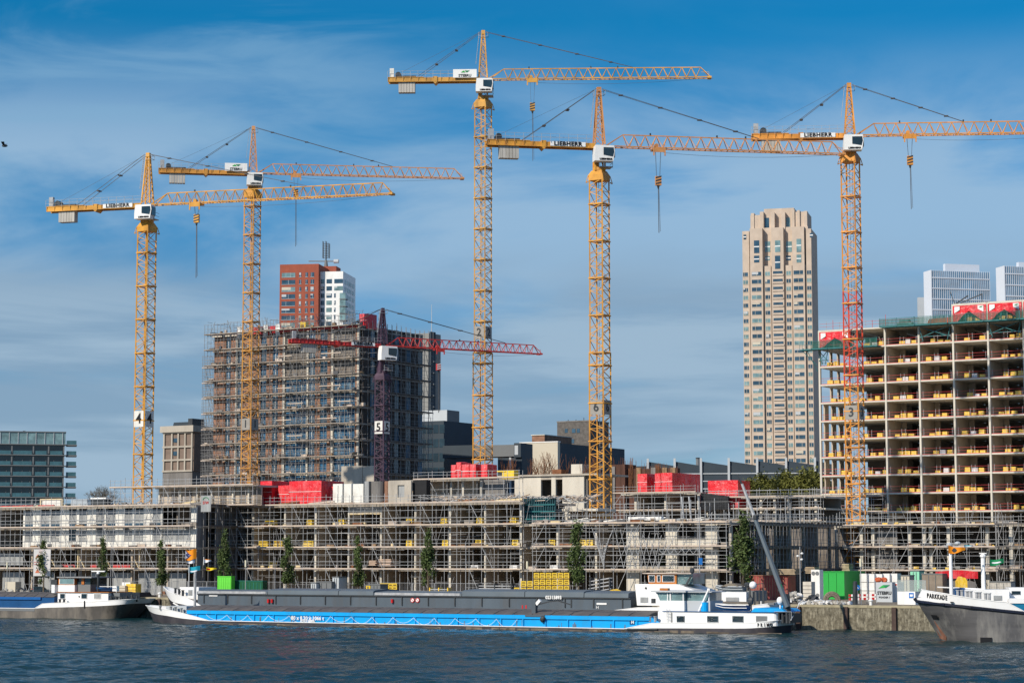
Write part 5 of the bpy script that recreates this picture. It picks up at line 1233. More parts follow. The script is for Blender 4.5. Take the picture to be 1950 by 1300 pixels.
fin_block(1775, 1886, 1765, 515, 1100, 'far white finned office block with penthouse behind the frame roof', (1800, 1865, 502))
fin_block(1915, 2010, 1900, 507, 1050, 'second far white finned block at the right picture edge', (1940, 1990, 499), nf=26)
solo('far_tower', MB().box(0, 3.8, 0, 3, -60, at(1756, 566, 1300)[2]-20), CLADG, 'faint pale grey tower far behind, left of the finned office block', 'building', None, *at(1749, 600, 1300)[:2], 20, local=True)
# glass apartment block, left
FL = Fr(*at(20, 900, 590)[:2], radians(13))
sl = lambda px, py=880, t=0: FL.s_(px, py, t); zl = lambda py, px=60, t=0: FL.z_(px, py, t)
T = thing('glass_apartment_block', 'dark glass apartment block with projecting glass balconies at the left edge', 'building', FL, sl(-30), 0, ZQ)
zz = [zl(845+20.1*k) for k in range(8)]
wallbox(T, 'glass_body', GLASSD, sl(-60), sl(122), .6, 22, ZQ, zz[0]-.3)
wallbox(T, 'top_storey', GLASSG, sl(-60), sl(124), 1.0, 20, zz[0], zl(822)); wallbox(T, 'roof_edge', CLADM, sl(-60), sl(125), .7, 20.5, zl(822), zl(820.5))
for k, z in enumerate(zz):
    wallbox(T, 'balcony_slab', CLADM, sl(-60), sl(126), -.6, 3, z-.24, z)
    wallbox(T, 'corner_balcony', CLADM, sl(126), sl(146), .4, 6, z-.35, z)
    f = MB(); f.box(sl(126), sl(145), .4, .46, z, z+1.1); f.box(sl(145)-.06, sl(145), .46, 6, z, z+1.1); f.build('corner_balcony_glass', RAILGLASS, T)
    if k: 
        for a, b in ((-20, 20), (25, 60), (67, 88), (95, 118)): MB().box(sl(a), sl(b), -.5, -.44, z, z+1.05).build('balcony_glass', RAILGLASS, T)
    for px in (22, 63, 92, 121): MB().box(sl(px)-.18, sl(px)+.18, -.3, .6, z-2.7 if k else z-2.6, z-.35).build('column', CLADM, T)
    for q in range(9):
        if k: MB().box(sl(-18+q*15), sl(-18+q*15)+.12, .45, .6, z-2.6, z-.35).build('mullion', CLADM, T)
for q in range(9): MB().box(sl(-18+q*17), sl(-18+q*17)+.15, .8, 1.0, zz[0], zl(823)).build('mullion', CLADG, T)
MB().box(sl(42), sl(47), 5, 7, zl(821), zl(818)).build('chimney', DARKG, T)
MB().box(sl(-8), sl(6), -.4, .2, zz[3], zz[3]+1.0).build('red_awning', REDRAIL, T)
# grey gridded tower
FGt = Fr(*at(310, 850, 430)[:2], A_SITE)
sg = lambda px, py=860: FGt.s_(px, py); zg = lambda py: FGt.z_(330, py)
T = thing('gridded_tower', 'pale concrete tower with brown infill grid left of the brick block', 'building', FGt, 0, 0, ZQ)
wallbox(T, 'body', BRICKB if False else mat('brown_infill', (.20,.15,.12),.85,var=.15), 0.2, sg(368), .2, 9, zg(897), zg(823)); wallbox(T, 'base', CONCD, 0, sg(366), .1, 9, ZQ, zg(897)); wallbox(T, 'cornice', CONC, -.4, sg(370), -.5, 9.4, zg(823), zg(811))
for px in (311, 326, 338, 351, 364): MB().box(sg(px)-.0, sg(px)+.35, -.1, .2, zg(897), zg(823)).build('pier', CONC, T)
for py in (823, 850, 875, 896): MB().box(0, sg(367), -.15, .2, zg(py)-.25, zg(py)+.1).build('beam', CONC, T)
for py in (838, 863): MB().box(sg(330), sg(337), .05, .2, zg(py)-.4, zg(py)+.4).build('window', GLASSB, T)
m = MB(); m.prism([(sg(319), zg(811)), (sg(352), zg(811)), (sg(352), zg(803)), (sg(321), zg(803))], 'y', 1.5, 6); m.build('plant_room', CLADD, T); MB().box(sg(350), sg(358), 1.2, 5, zg(811), zg(797)).build('chimney', DARKG, T)
# grey slab behind the brick block
FS = Fr(*at(745, 700, 600)[:2], A_SITE)
T = thing('grey_slab_block', 'plain grey slab block rising behind the brick block scaffold', 'building', FS, 0, 0, ZQ)
m = MB(); ss = FS.s_(817, 700); z0_, z1_ = FS.z_(750, 636), FS.z_(817, 634); m.prism([(0, ZQ), (ss, ZQ), (ss, z1_), (0, z0_)], 'y', 0, 6); m.build('wall', CONCD if False else mat('grey_render', (.25,.25,.235),.85,var=.1,scale=.2), T)
wallbox(T, 'side_strip', CLADD, ss, ss+.5, .2, 2.6, ZQ, z1_+.4)
for k in range(9): MB().box(ss+.5, ss+.9, 1, 2.4, z1_-5-k*3.2, z1_-4.6-k*3.2).build('balcony', CLADM, T)
T2 = thing('flagpole', 'thin pale flagpole on the roof of the grey slab block', 'pole', FS, ss-.5, 2, z1_)
m = MB(); m.bar((ss-.5, 2, z1_), (ss-.5, 2, FS.z_(821, 578)), .12, n=6, r2=.06); m.build('pole', CLADG, T2)
# white grey office
FO = Fr(*at(800, 820, 560)[:2], A_SITE)
T = thing('office_block', 'pale office block with white stripes on its grey side, behind the sky bridge', 'building', FO, 0, 0, ZQ)
so2, zt2 = FO.s_(851, 820), FO.z_(830, 781)
wallbox(T, 'wall', CLADG, 0, so2, 0, 6, ZQ, zt2); 
for k in range(8): z = FO.z_(851, 815)-k*2.2; MB().box(so2+.06, so2+.14, .1, 5.9, z-.9, z).build('white_stripe', WHITE, T)
wallbox(T, 'side_wall', CLADM, so2, so2+.06, .1, 6, ZQ, zt2)
# dark block, bridge, cream hall
FD = Fr(*at(775, 850, 450)[:2], A_SITE)
T = thing('dark_office_block', 'dark blue glass office block at the foot of the brick block side', 'building', FD, 0, 0, ZQ)
sd_, zd_ = FD.s_(845, 850), FD.z_(810, 802)
wallbox(T, 'body', CLADD, 0, sd_, 0, 12, ZQ, zd_); 
for k in range(6):
    for q in range(6): MB().box(.5+q*sd_/6, .2+(q+1)*sd_/6, -.06, .0, zd_-2.6-k*3, zd_-.8-k*3).build('window', GLASSD, T)
FK = Fr(*at(843, 860, 440)[:2], radians(-24))
T = thing('sky_bridge', 'enclosed grey conveyor bridge spanning behind the tallest crane', 'bridge', FK, 0, 0, 10)
sk = lambda px: FK.s_(px, 860); zk0, zk1 = FK.z_(900, 871), FK.z_(900, 847)
wallbox(T, 'dark_section', CLADD, 0, sk(902), 0, 5, zk0, zk1); wallbox(T, 'light_section', CLADM, sk(902)+.02, sk(979), 0.1, 5, zk0+.1, zk1-.1); wallbox(T, 'end_section', CLADD, sk(979)+.02, sk(992), -.1, 6, zk0-.1, zk1+.2); wallbox(T, 'end_window', CLADG, sk(980.5), sk(987), -.16, -.1, zk0+.4, zk1-.3)
wallbox(T, 'underbuilding', CLADD, sk(946), sk(992), .5, 6, ZQ, zk0-.1); MB().box(sk(968), sk(972), .4, .5, ZQ, zk0-.1).build('light_strip', CLADG, T)
FH = Fr(*at(990, 870, 450)[:2], A_SITE)
T = thing('cream_hall', 'cream rendered hall with dark side wall between the two middle cranes', 'building', FH, 0, 0, ZQ)
sh = lambda px, t=0: FH.s_(px, 870, t); zh1 = FH.z_(1010, 843)
wallbox(T, 'front_wall', CREAM, 0, sh(1062), 0, 1, ZQ, zh1); wallbox(T, 'body', CLADD, sh(1062)-2, sh(1062), 1, 30, ZQ, zh1-.2); wallbox(T, 'coping', WHITE, -.1, sh(1062)+.1, -.1, 1.1, zh1, zh1+.2)
T = thing('brick_house', 'small brown brick box with pale roof edge above the cream hall', 'building', FH, sh(1013), 10, zh1-3)
wallbox(T, 'wall', BRICKB, FH.s_(1013, 835, 10), FH.s_(1037, 835, 10), 10, 22, zh1-6, FH.z_(1020, 829, 10)); wallbox(T, 'roof', CONCW, FH.s_(1012, 835, 10), FH.s_(1038, 835, 10), 9.8, 22.2, FH.z_(1020, 829, 10), FH.z_(1020, 827.4, 10))
FI = Fr(*at(1061, 830, 520)[:2], A_SITE)
T = thing('grey_brick_block', 'grey brick block with small windows left of the second middle crane', 'building', FI, 0, 0, ZQ)
si_, zi_ = FI.s_(1122, 830), FI.z_(1090, 803)
wallbox(T, 'wall', mat('grey_brick', (.12,.11,.10),.9,var=.35,scale=1.3), 0, si_, 0, 10, ZQ, zi_); wallbox(T, 'roof_edge', CONCD, -.1, si_+.1, -.1, 10.1, zi_, zi_+.3)
for a, b, z in ((2.2, 3.0, 1.6), (4.2, 5.2, 1.7), (5.6, 6.4, 1.7), (.8, 1.7, 4.0), (4.0, 4.8, 4.2)): MB().box(a, b, -.08, 0, zi_-z-1, zi_-z).build('window', GLASSB, T)
for a in (2.0, 4.2, 6.4): MB().bar((a, 2, zi_+.3), (a, 2, zi_+R.uniform(.7, 1.3)), .08).build('roof_vent', DARKG, T)
# factory shed
FF = Fr(*at(1205, 890, 480)[:2], radians(-9))
T = thing('factory_shed', 'long dark blue shed with pale posts and rails right of centre', 'building', FF, 0, 0, ZQ)
sf = lambda px: FF.s_(px, 890); zf0 = lambda py, px=1400: FF.z_(px, py)
Lf = sf(1590); zfa = FF.z_(1390, 886)
m = MB(); m.box(0, Lf, 0, .5, ZQ, zfa); m.build('wall', CLADD, T)
post = [1234, 1285, 1335, 1388, 1442, 1497, 1552]
for i in range(len(post)):
    a = sf(post[i]); b = sf(post[i+1]) if i+1 < len(post) else Lf
    m = MB(); m.add([(a, .1, zfa), (b, .1, zfa), (b, 8, zfa), (a, 8, zfa), (a, .1, zfa+1.0), (a, 8, zfa+1.0)], [(0,1,4),(1,2,5,4),(2,3,5),(0,4,5,3)]); m.build('saw_roof', CLADD, T)
    MB().box(a-.25, a+.25, -.5, 0, ZQ, zfa+1.7).build('post', CLADG, T)
for z in (zfa-1.9, zfa-3.6, zfa-5.3): MB().box(0, Lf, -.2, -.0, z, z+.22).build('rail', CLADG, T)
T = thing('chimney', 'short steel chimney behind the dark blue shed', 'chimney', None, *at(1329, 890, 560)[:2], 15)
p = at(1329, 900, 560); q = at(1329, 873, 560); OFF[T.name] = tuple(T.location); MB().bar((p[0], 560, p[2]), (p[0], 560, q[2]), .5, n=10).build('stack', CLADM, T); MB().bar((p[0], 560, q[2]), (p[0], 560, q[2]+.3), .56, n=10).build('rim', DARKG, T)

# ------------------------------------------------------------------ trees
def leafy(n, w_, h, shape, leaf=.16, seed=1, clump=40):
    rg = random.Random(seed); m = MB(); cl = []
    for _ in range(clump):
        f = rg.random()**.9; r = shape(f)*w_; t = rg.uniform(0, 2*pi); rr_ = r*sqrt(rg.random())*.95
        cl.append((rr_*cos(t), rr_*sin(t), f*h, rg.uniform(.5, 1.2)))
    for _ in range(n):
        c = rg.choice(cl); s_ = .22*c[3]*max(.5, w_)
        x, y, z = c[0]+rg.gauss(0, s_), c[1]+rg.gauss(0, s_), c[2]+rg.gauss(0, s_*1.7)
        if z < -.3: continue
        a = Vector((rg.gauss(0,1), rg.gauss(0,1), rg.gauss(0,1))).normalized(); b = a.cross(Vector((rg.gauss(0,1), rg.gauss(0,1), rg.gauss(0,1)))).normalized()
        k = leaf*rg.uniform(.6, 1.3); p = Vector((x, y, z))
        m.add([p-a*k, p+b*k*.5, p+a*k, p-b*k*.5], [(0,1,2,3)])
    return m
colshape = lambda f: (.45+.55*sin(pi*min(1, f*1.6+.12))) if f < .5 else max(.14, 1.0-(f-.5)*1.75)*.98
COLT = []
for v in range(3):
    T = thing('columnar_tree', 'x', 'tree', None, 0, 0, 0, local=True)
    m = MB(); m.bar((0,0,0), (.03,.02,2.0), .11, n=7, r2=.08); m.bar((.03,.02,2.0), (0,0,6.5), .08, n=6, r2=.02)
    rg = random.Random(v)
    for i in range(14): z = 1.7+i*.32; t = rg.uniform(0, 6.28); m.bar((0,0,z), (.55*cos(t), .55*sin(t), z+1.3), .035, r2=.01)
    m.build('trunk', BARK, T)
    m = leafy(3300, .95, 5.3, [colshape, lambda f: .85*sin(pi*min(.98, f*.85+.12))*(1 if f < .6 else .8), lambda f: .55+.35*sin(f*9) if f < .8 else .35][v], leaf=.14, seed=v+10, clump=26).shift(0, 0, 1.75); m.build('crown', LEAF, T); COLT.append(T)
TL = [(85, 1032, 268, 'columnar tree in front of the painted banner at far left', .95), (195, 1030, 268, 'columnar tree behind the wheelhouse of the left barge', .85), (310, 1033, 268, 'columnar tree left of the hoisted flags', .8),
      (428, 1018, 270, 'columnar tree rising behind the lime green container', .95), (550, 1030, 268, 'second columnar tree right of the lime green container', .95), (683, 1026, 268, 'columnar tree left of the small yellow stack', .9),
      (816, 1016, 268, 'columnar tree between the small and tall yellow stacks', 1.1), (1102, 1003, 262, 'dark slim tree at the right end of the tall yellow stack', 1.05), (1260, 1046, 272, 'small thin tree behind the wooden wheelhouse', .55), (1412, 988, 256, 'tallest dark tree standing at the shaded building corner', 1.25)]
for q, (px, py, D, lb, ws) in enumerate(TL):
    D = fixD(px, D+6); p = at(px, py, D); hgt = p[2]-ZQ; sz = hgt/7.2
    if q < 3: o = COLT[q]; o.location = (p[0], D, ZQ); o['label'] = lb
    else: o = clone(COLT[q % 3], (p[0], D, ZQ), R.uniform(0, 6), lb)
    vv_ = (1.0, .82, 1.12, .95, 1.2)[q % 5]; o.scale = (ws*1.12*vv_, ws*1.12*vv_, sz); o.rotation_euler = (R.uniform(-.03,.03), R.uniform(-.03,.03), R.uniform(0, 6)); o['group'] = 'slim trees along the quay'
bush = leafy(3800, 2.6, 5.0, lambda f: sin(pi*min(.97, f*.8+.18)), leaf=.26, seed=77, clump=60)
b0 = None
for q, px in enumerate((1430, 1452, 1473, 1495, 1513, 1530, 1547, 1563)):
    D = 405+R.uniform(-8, 8); p = at(px, 945, D); h_ = R.uniform(.85, 1.15)*(1.0+.012*q)
    lb = 'olive green bushy tree in front of the dark shed, %s from the left' % ORD[q+1]
    if b0 is None:
        b0 = thing('bushy_tree', lb, 'tree', None, p[0], D, p[2]-1.2, local=True, group='bushy trees before the shed'); bush.build('crown', LEAF2, b0); MB().bar((0,0,-3), (0,0,3), .2, n=6).build('trunk', BARK, b0)
        b0.scale = (1, 1, h_*.85)
    else: c = clone(b0, (p[0], D, p[2]-1.2), q, lb, scale=(1, 1, h_*.85))
T = thing('bare_tree', 'leafless grey tree right of the glass apartment block', 'tree', None, *at(192, 960, 400)[:2], 12, local=True)
m = MB(); rg = random.Random(4)
def branch(p, d, l, r, dep):
    q = p+d*l; m.bar(p, q, r, n=4, r2=r*.7)
    if dep == 0: return
    for _ in range(4 if dep > 1 else 5):
        nd = (d+Vector((rg.gauss(0,.55), rg.gauss(0,.55), rg.gauss(0,.3)+.1))).normalized(); branch(q, nd, l*rg.uniform(.6,.85), r*.6, dep-1)
branch(Vector((0,0,0)), Vector((0,0,1)), 3.2, .2, 5)
m.build('branches', TWIG, T); MB().bar((0,0,-9), (0,0,.2), .3, n=6, r2=.2).build('trunk', BARK, T)

# ------------------------------------------------------------------ ships
def pb(m, fr, x0, x1, y0, y1, t0, t1, mt=None):
    # box given by its front outline on the plane t0 and its depth
    a, b = fr.s_(x0, (y0+y1)/2, t0), fr.s_(x1, (y0+y1)/2, t0); zb_, zt_ = fr.z_(x0, y1, t0), fr.z_(x0, y0, t0)
    return m.box(a, b, t0, t1, zb_, zt_, mt)
def hull(T, fr, st, hb, mlow, mup, mdeck, ptop=.0):
    # st: (s_keel, s_mid, s_top, k0, k1, k2, z1, z2)
    low = MB(); up = MB(); dk = MB(); vl = []; vu = []
    ns = []
    for i in range(len(st)-1):
        p0, p1, p2, p3 = st[max(0, i-1)], st[i], st[i+1], st[min(len(st)-1, i+2)]; big = abs(p2[1]-p1[1]) > 12 or (i and abs(p1[1]-p0[1]) > 12) or abs(p3[1]-p2[1]) > 12
        for q in range(4):
            f = q/4
            if big: ns.append(tuple(b+(c-b)*f for b, c in zip(p1, p2)))
            else: ns.append(tuple(.5*((2*b)+(-a+c)*f+(2*a-5*b+4*c-d)*f*f+(-a+3*b-3*c+d)*f**3) for a, b, c, d in zip(p0, p1, p2, p3)))
    ns.append(st[-1]); st = [n[:3]+tuple(min(1.0, max(.01, v)) for v in n[3:6])+n[6:] for n in ns]
    def along(s_, k):      # the narrowing ends lie further back than the near side
        t = hb*(1-k); X, Y, _ = fr.w(s_, 0, 0); return s_+t*(X*fr.e[0]+Y*fr.e[1])/(X*fr.n[0]+Y*fr.n[1])
    st = [(along(a, d), along(b, e_), along(c, f_), d, e_, f_, g1, g2) for a, b, c, d, e_, f_, g1, g2 in st]
    for s0, s1, s2, k0, k1, k2, z1, z2 in st:
        vl.append([(s0, hb-hb*k0, -1.0), (s1, hb-hb*k1, z1), (s1, hb+hb*k1, z1), (s0, hb+hb*k0, -1.0)])
        vu.append([(s1, hb-hb*k1, z1), (s2, hb-hb*k2, z2), (s2, hb+hb*k2, z2), (s1, hb+hb*k1, z1)])
    def skin(mb, rows, caps=True):
        n = len(rows); vs = [p for r in rows for p in r]; fs = []
        for i in range(n-1):
            for j in (0, 2): a = i*4+j; fs.append((a, a+4, a+5, a+1))
        fs.append((0, 1, 2, 3)); k = (n-1)*4; fs.append((k, k+3, k+2, k+1))
        mb.add(vs, fs)
    skin(low, vl); skin(up, vu)
    h_ = low.build('hull', mlow, T, smooth=True); b_ = up.build('bulwark', mup, T, smooth=True)
    n = len(st); vs = []
    for s0, s1, s2, k0, k1, k2, z1, z2 in st: zz = z1+(z2-z1)*.35; vs += [(s1, hb-hb*k1*.97, zz), (s1, hb+hb*k1*.97, zz)]
    dk.add(vs, [(2*i, 2*i+2, 2*i+3, 2*i+1) for i in range(n-1)]); dk.build('deck', mdeck, T)
    rl = MB()
    for j in (1, 2): rl.path([r[j] for r in vu], .05)
    rl.build('rubbing_rail', mup, T)
    return st
def hull_lettering(T, fr, stn, hb, word, px0, dpx, py0, dpy, size, wid, zoff=0):
    def skin_y(s_, z):
        pts = []
        for n_ in stn:
            v = (z-n_[6])/max(.01, n_[7]-n_[6]); pts.append((n_[1]+(n_[2]-n_[1])*v, hb-hb*(n_[4]+(n_[5]-n_[4])*v)))
        for (a, ya), (b, yb) in zip(pts, pts[1:]):
            if a <= s_ <= b: return ya+(yb-ya)*(s_-a)/max(1e-6, b-a), (yb-ya)/max(1e-6, b-a)
        return pts[0][1], -1
    lt = MB()
    for i_, ch in enumerate(word):
        px = px0+i_*dpx; py = py0+i_*dpy; s_g, _, z_ = fr.pt(px, py, 0)
        for _ in range(8): y_, sl_ = skin_y(s_g, z_); s_g, _, z_ = fr.pt(px, py, y_)
        sl_ = (skin_y(s_g+.25, z_)[0]-skin_y(s_g-.25, z_)[0])/.5
        d_ = Vector((1, sl_, 0)).normalized(); nn_ = Vector((d_.y, -d_.x, 0))
        g = text_mb(ch, size, BLACK, tuple(Vector((s_g, y_, z_))+nn_*.05), tuple(d_), tuple(Vector((0, (skin_y(s_g, z_+.15)[0]-skin_y(s_g, z_-.15)[0])/.3, 1)).normalized()), bold=.012, sx=wid/(.42*max(.4, d_.x)))
        lt.add(g.v, g.f, BLACK)
    lt.build('ship_name', BLACK, T)
def win(T, fr, x0, x1, y0, y1, t, glass=GLASSD, frame=CLADG, par=None):
    f = pb(MB(), fr, x0, x1, y0, y1, t-.06, t+.01); o = f.build('window', frame, T)
    pb(MB(), fr, x0+.9, x1-.9, y0+.9, y1-.9, t-.09, t-.05).build('pane', glass, o)
def bollards(T, fr, pts, t, mt=GALV):
    for px, y0, y1 in pts:
        a, z0_, z1_ = fr.s_(px, y1, t), fr.z_(px, y1, t), fr.z_(px, y0, t); m = MB()
        m.bar((a, t, z0_), (a, t, z1_), .15, n=8); m.bar((a, t, z1_), (a, t, z1_+.08), .21, n=8); m.build('mooring_bollard', mt, T)

# --- blue barge in front
ang_ = atan2(-39.5, 74.3); FP = Fr(-44.5, 262.0, ang_); HB = 3.4
sp = lambda px, py=1180, t=0: FP.s_(px, py, t); zp = lambda py, px, t=0: FP.z_(px, py, t)
T = thing('river_barge', 'long bright blue river barge with white stern house, nearest to the camera', 'barge', FP, 0, 0, 0)
st = [(sp(300), sp(284), sp(277), .04, .05, .12, 1.45, 2.15), (sp(308), sp(295), sp(290), .3, .42, .5, 1.15, 1.98), (sp(325), sp(320), sp(318), .75, .82, .85, .95, 1.72), (sp(350), sp(345), sp(345), .98, .98, .98, .72, 1.38), (sp(375), sp(372), sp(372), 1, 1, 1, .58, .95), (sp(398), sp(398), sp(398), 1, 1, 1, .45, .5),
      (sp(1188), sp(1188), sp(1188), 1, 1, 1, .34, .38), (sp(1240), sp(1240), sp(1240), 1, 1, 1, .48, 1.02), (sp(1400), sp(1400), sp(1400), 1, 1, 1, .60, 1.14), (sp(1445), sp(1445), sp(1445), .9, .98, .99, .72, 1.32), (sp(1468), sp(1470), sp(1472), .7, .84, .90, .82, 1.45),
      (sp(1484), sp(1487), sp(1489), .4, .54, .60, .9, 1.52), (sp(1494), sp(1498), sp(1501), .12, .26, .31, .95, 1.56), (sp(1499), sp(1506), sp(1510), .02, .06, .10, .95, 1.58)]
stp = hull(T, FP, st, HB, HULLD, SHIPWHITE, HATCH)
cA, cB = sp(357, 1175, .25), sp(1238, 1185, .25)
m = MB(); m.box(cA, cB, .25, 2*HB-.25, .35, 1.72); cm_ = m.build('coaming', BLUE, T)
m = MB(); m.box(cA-.0, cB-.0, .08, .25, 1.28, 1.74); m.build('coaming_lip', BLUE, cm_)
nrib = 22
for i in range(nrib): a = cA+1.5+(cB-cA-3)*i/(nrib-1); MB().box(a-.06, a+.06, .10, .25, .38, 1.27).build('coaming_rib', BLUED if False else BLUE, T)
m = MB(); m.prism([(cB, .38), (cB+2.4, .38), (cB, 1.7)], 'y', .25, .4); m.build('coaming_bracket', BLUE, T)
nh = 26
for i in range(nh):
    a = cA+(cB-cA)*i/nh; b = cA+(cB-cA)*(i+1)/nh-.1; m = MB()
    vs = []; 
    prof = [(.05, 1.78), (1.0, 2.05), (HB, 2.28), (2*HB-1.0, 2.05), (2*HB-.05, 1.78)]
    m.prism([(y, z) for y, z in prof]+[(2*HB-.05, 1.72), (.05, 1.72)], 'x', a, b); m.box(b-.1, b+.0, .05, .1, 1.72, 1.86); m.build('hatch_cover', HATCH, T)
m = MB()
for i in range(15):
    a = sp(392+i*39.5); b = sp(392+(i+1)*39.5); dp = .62+.15*(i % 3); prev = None
    for q in range(9): f = q/8; pt = (a+(b-a)*f, .04, 1.22-dp*4*f*(1-f)); (m.bar(prev, pt, .02) if prev else None); prev = pt
m.build('rope_garland', WHITE, T)
for px, y, tx, sz_ in ((585, 1176.5, '80 x 8.20 x 1066 t', .62), (585, 1182.5, '02315893', .5)):
    text_mb(tx, sz_, WHITE, (sp(px, y), .05, zp(y, px)), (1,0,0), (0,0,1), bold=.015).build('lettering', WHITE, T)
m = MB(); pb(m, FP, 1199, 1208, 1180, 1188, .18, .24); f = m.build('mark_frame', BLUED, T); text_mb('H', .45, WHITE, (sp(1203.5), .16, zp(1184, 1203)), (1,0,0), (0,0,1), bold=.02).build('lettering', WHITE, f)
# foredeck
pb(MB(), FP, 316, 355, 1153, 1166, 1.4, 5.4).build('fore_cabin', GLASSG if False else CLADG, T)
bollards(T, FP, ((305, 1154, 1160), (325, 1155, 1163), (334, 1156, 1164), (345, 1158, 1166)), .9, SHEET)
m = MB(); a = sp(371, 1150, 2.5); m.bar((a, 2.5, .8), (a, 2.5, zp(1086, 371, 2.5)), .17, n=8); m.build('foremast', GALV, T)
# stern house
hz = 1164.5
m = MB(); a0, a1 = sp(1263, 1180, .5), sp(1472, 1180, .5); m.box(a0, a1, .5, 6.2, .9, zp(1165, 1370, .5)); hs_ = m.build('deckhouse', SHIPWHITE, T)
m = MB(); m.bar((a1, .9, .9), (a1, .9, zp(1165, 1370, .5)), .4, n=12); m.box(a1, a1+.4, .9, 5.8, .9, zp(1165, 1370, .5)); m.build('rounded_corner', SHIPWHITE, T)
m = MB(); m.box(a0-.1, a1+.3, .4, 6.3, zp(1165, 1370, .5), zp(1165, 1370, .5)+.06); m.build('house_roof', BLUED, T)
for x0, x1 in ((1288, 1304), (1346, 1368), (1394, 1416), (1439, 1461)): win(T, FP, x0, x1, 1171.5, 1184, .5, GLASSD if x0 < 1430 else CLADM)
m = MB(); pb(m, FP, 1278, 1280, 1166, 1186, .44, .5); m.build('door_edge', CLADM, hs_)
m = MB(); aa, bb = sp(1270, 1175, .3), sp(1276, 1175, .3)
for x in (aa, bb): m.bar((x, .3, 1.0), (x+.4 if False else x, .3, 2.6), .03)
for q in range(5): m.bar((aa, .3, 1.1+q*.33), (bb, .3, 1.1+q*.33), .025)
m.build('ladder', GALV, T)
pb(MB(), FP, 1253, 1264, 1163, 1186, .9, 5.8).build('house_front_block', SHIPWHITE, T)
# wheelhouse
za0, za1 = zp(1165, 1290, 1.1), zp(1143, 1290, 1.1)
a0, a1 = sp(1256, 1150, 1.1), sp(1303, 1150, 1.1); zr0 = zp(1127, 1290, 1.1)
m = MB(); m.box(a0, a1, 1.1, 5.7, za0, za1); wh = m.build('wheelhouse', SHIPWHITE, T)
m = MB(); m.box(a1, a1+2.8, 1.6, 5.2, za0, za1); m.build('wheelhouse_rear', CLADG, T)  # shaded side of the wheelhouse, the shade given as grey colour
m = MB(); m.prism([(a0, za1), (a1, za1), (a1, zr0), (a0-.4, zr0)], 'y', 1.2, 5.6); m.build('wheelhouse_glazing', GLASSG, T)
m = MB(); m.box(a1+.02, a1+2.7, 1.7, 5.1, za1, zr0); m.build('rear_glazing', GLASSG, T)
m = MB()
for x in (a0+.0, a0+.95, a0+1.25, a1-1.9+.3, a1-.12): m.bar((x, 1.14, za1), (x-(.4 if x == a0 else 0), 1.14, zr0), .07)
m.bar((a1+2.65, 1.66, za1), (a1+2.65, 1.66, zr0), .07); m.build('window_post', SHIPWHITE, wh)
m = MB(); m.box(a0-.9, a1+.3, .8, 6.0, zr0, zr0+.16); m.box(a1+.3, a1+3.1, 1.3, 5.5, zr0, zr0+.1); m.build('wheelhouse_roof', CLADG, T)
m = MB(); m.box(a0-.2, a0+.75, 1.6, 2.2, zr0+.18, zr0+.42); m.build('light_bar', ORWOOD, T)
m = MB(); m.box(a0-.9, a0-.5, .9, 1.2, zp(1148, 1245, 1.1), zp(1139, 1245, 1.1)); m.build('side_lamp_box', DARKG, T)
# folded mast, barrels, dinghy, dome
m = MB(); a, b = sp(1330, 1160, 1.3), sp(1349, 1124, 1.3)
for t_ in (1.3, 1.9): m.bar((a, t_, zp(1164, 1330, 1.3)), (b, t_, zp(1122, 1349, 1.3)), .11)
m.bar((b, 1.3, zp(1122, 1349, 1.3)), (b, 1.9, zp(1122, 1349, 1.3)), .2); m.build('folded_mast', SHIPWHITE, T)
m = MB(); a = sp(1342, 1155, 1.6); m.bar((a, 1.6, zp(1164, 1342, 1.6)), (a, 1.6, zp(1146, 1342, 1.6)), .42, n=12); m.build('blue_barrel', BLUE, T)
def dinghy(par, fr, x0, x1, yt, yb, t, mt1, mt2, nm='dinghy'):
    a, b = fr.s_(x0, yt, t), fr.s_(x1, yt, t); zt_, zb_ = fr.z_(x0, yt, t), fr.z_(x0, yb, t); L = b-a
    rows = []
    for f, w_, r in ((0, .05, .55), (.12, .45, .3), (.3, .8, .1), (.6, 1, 0), (1, .9, .02)):
        zr_ = zb_+(zt_-zb_)*r; top = zt_+(.1 if f < .2 else 0); rows.append([(a+L*f, t+.9-.8*w_*.5, zr_), (a+L*f, t+.9-.9*w_, top), (a+L*f, t+.9+.9*w_, top), (a+L*f, t+.9+.8*w_*.5, zr_)])
    m = MB(); n = len(rows); vs = [p for r in rows for p in r]; fs = []
    for i in range(n-1):
        for j in (0, 2, 3): q = i*4+j; q2 = i*4+(j+1) % 4; fs.append((q, q+4, q2+4, q2))
    fs.append((n*4-4, n*4-3, n*4-2, n*4-1)); m.add(vs, fs); m.build('boat_hull', mt1, par)
    m = MB(); m.path([r[1] for r in rows], .07); m.path([r[2] for r in rows], .07)
    m.path([((r[0][0]+r[1][0])/2, (r[0][1]+r[1][1])/2-.03, (r[0][2]+r[1][2])/2) for r in rows], .05); m.build('gunwale', mt2, par)
    m = MB(); m.box(a+L*.3, a+L*.4, t+.2, t+1.6, zt_-.1, zt_); m.build('thwart', WOOD, par)
    return a, b, zt_
T2 = thing('dinghy', 'blue and white dinghy lying on the roof of the blue barge stern house', 'boat', FP, sp(1357, 1155, 1.2), 1.2, 2)
a, b, z_ = dinghy(T2, FP, 1357, 1420, 1151, 1162, 1.0, BLUED, WHITE)
m = MB(); m.blob((b+.2, 1.9, z_+.4), .35, .3, .45, jit=.1); m.bar((b+.25, 1.9, z_+.2), (b+.3, 1.9, z_-.8), .09); m.build('outboard_motor', DARKG, T2)
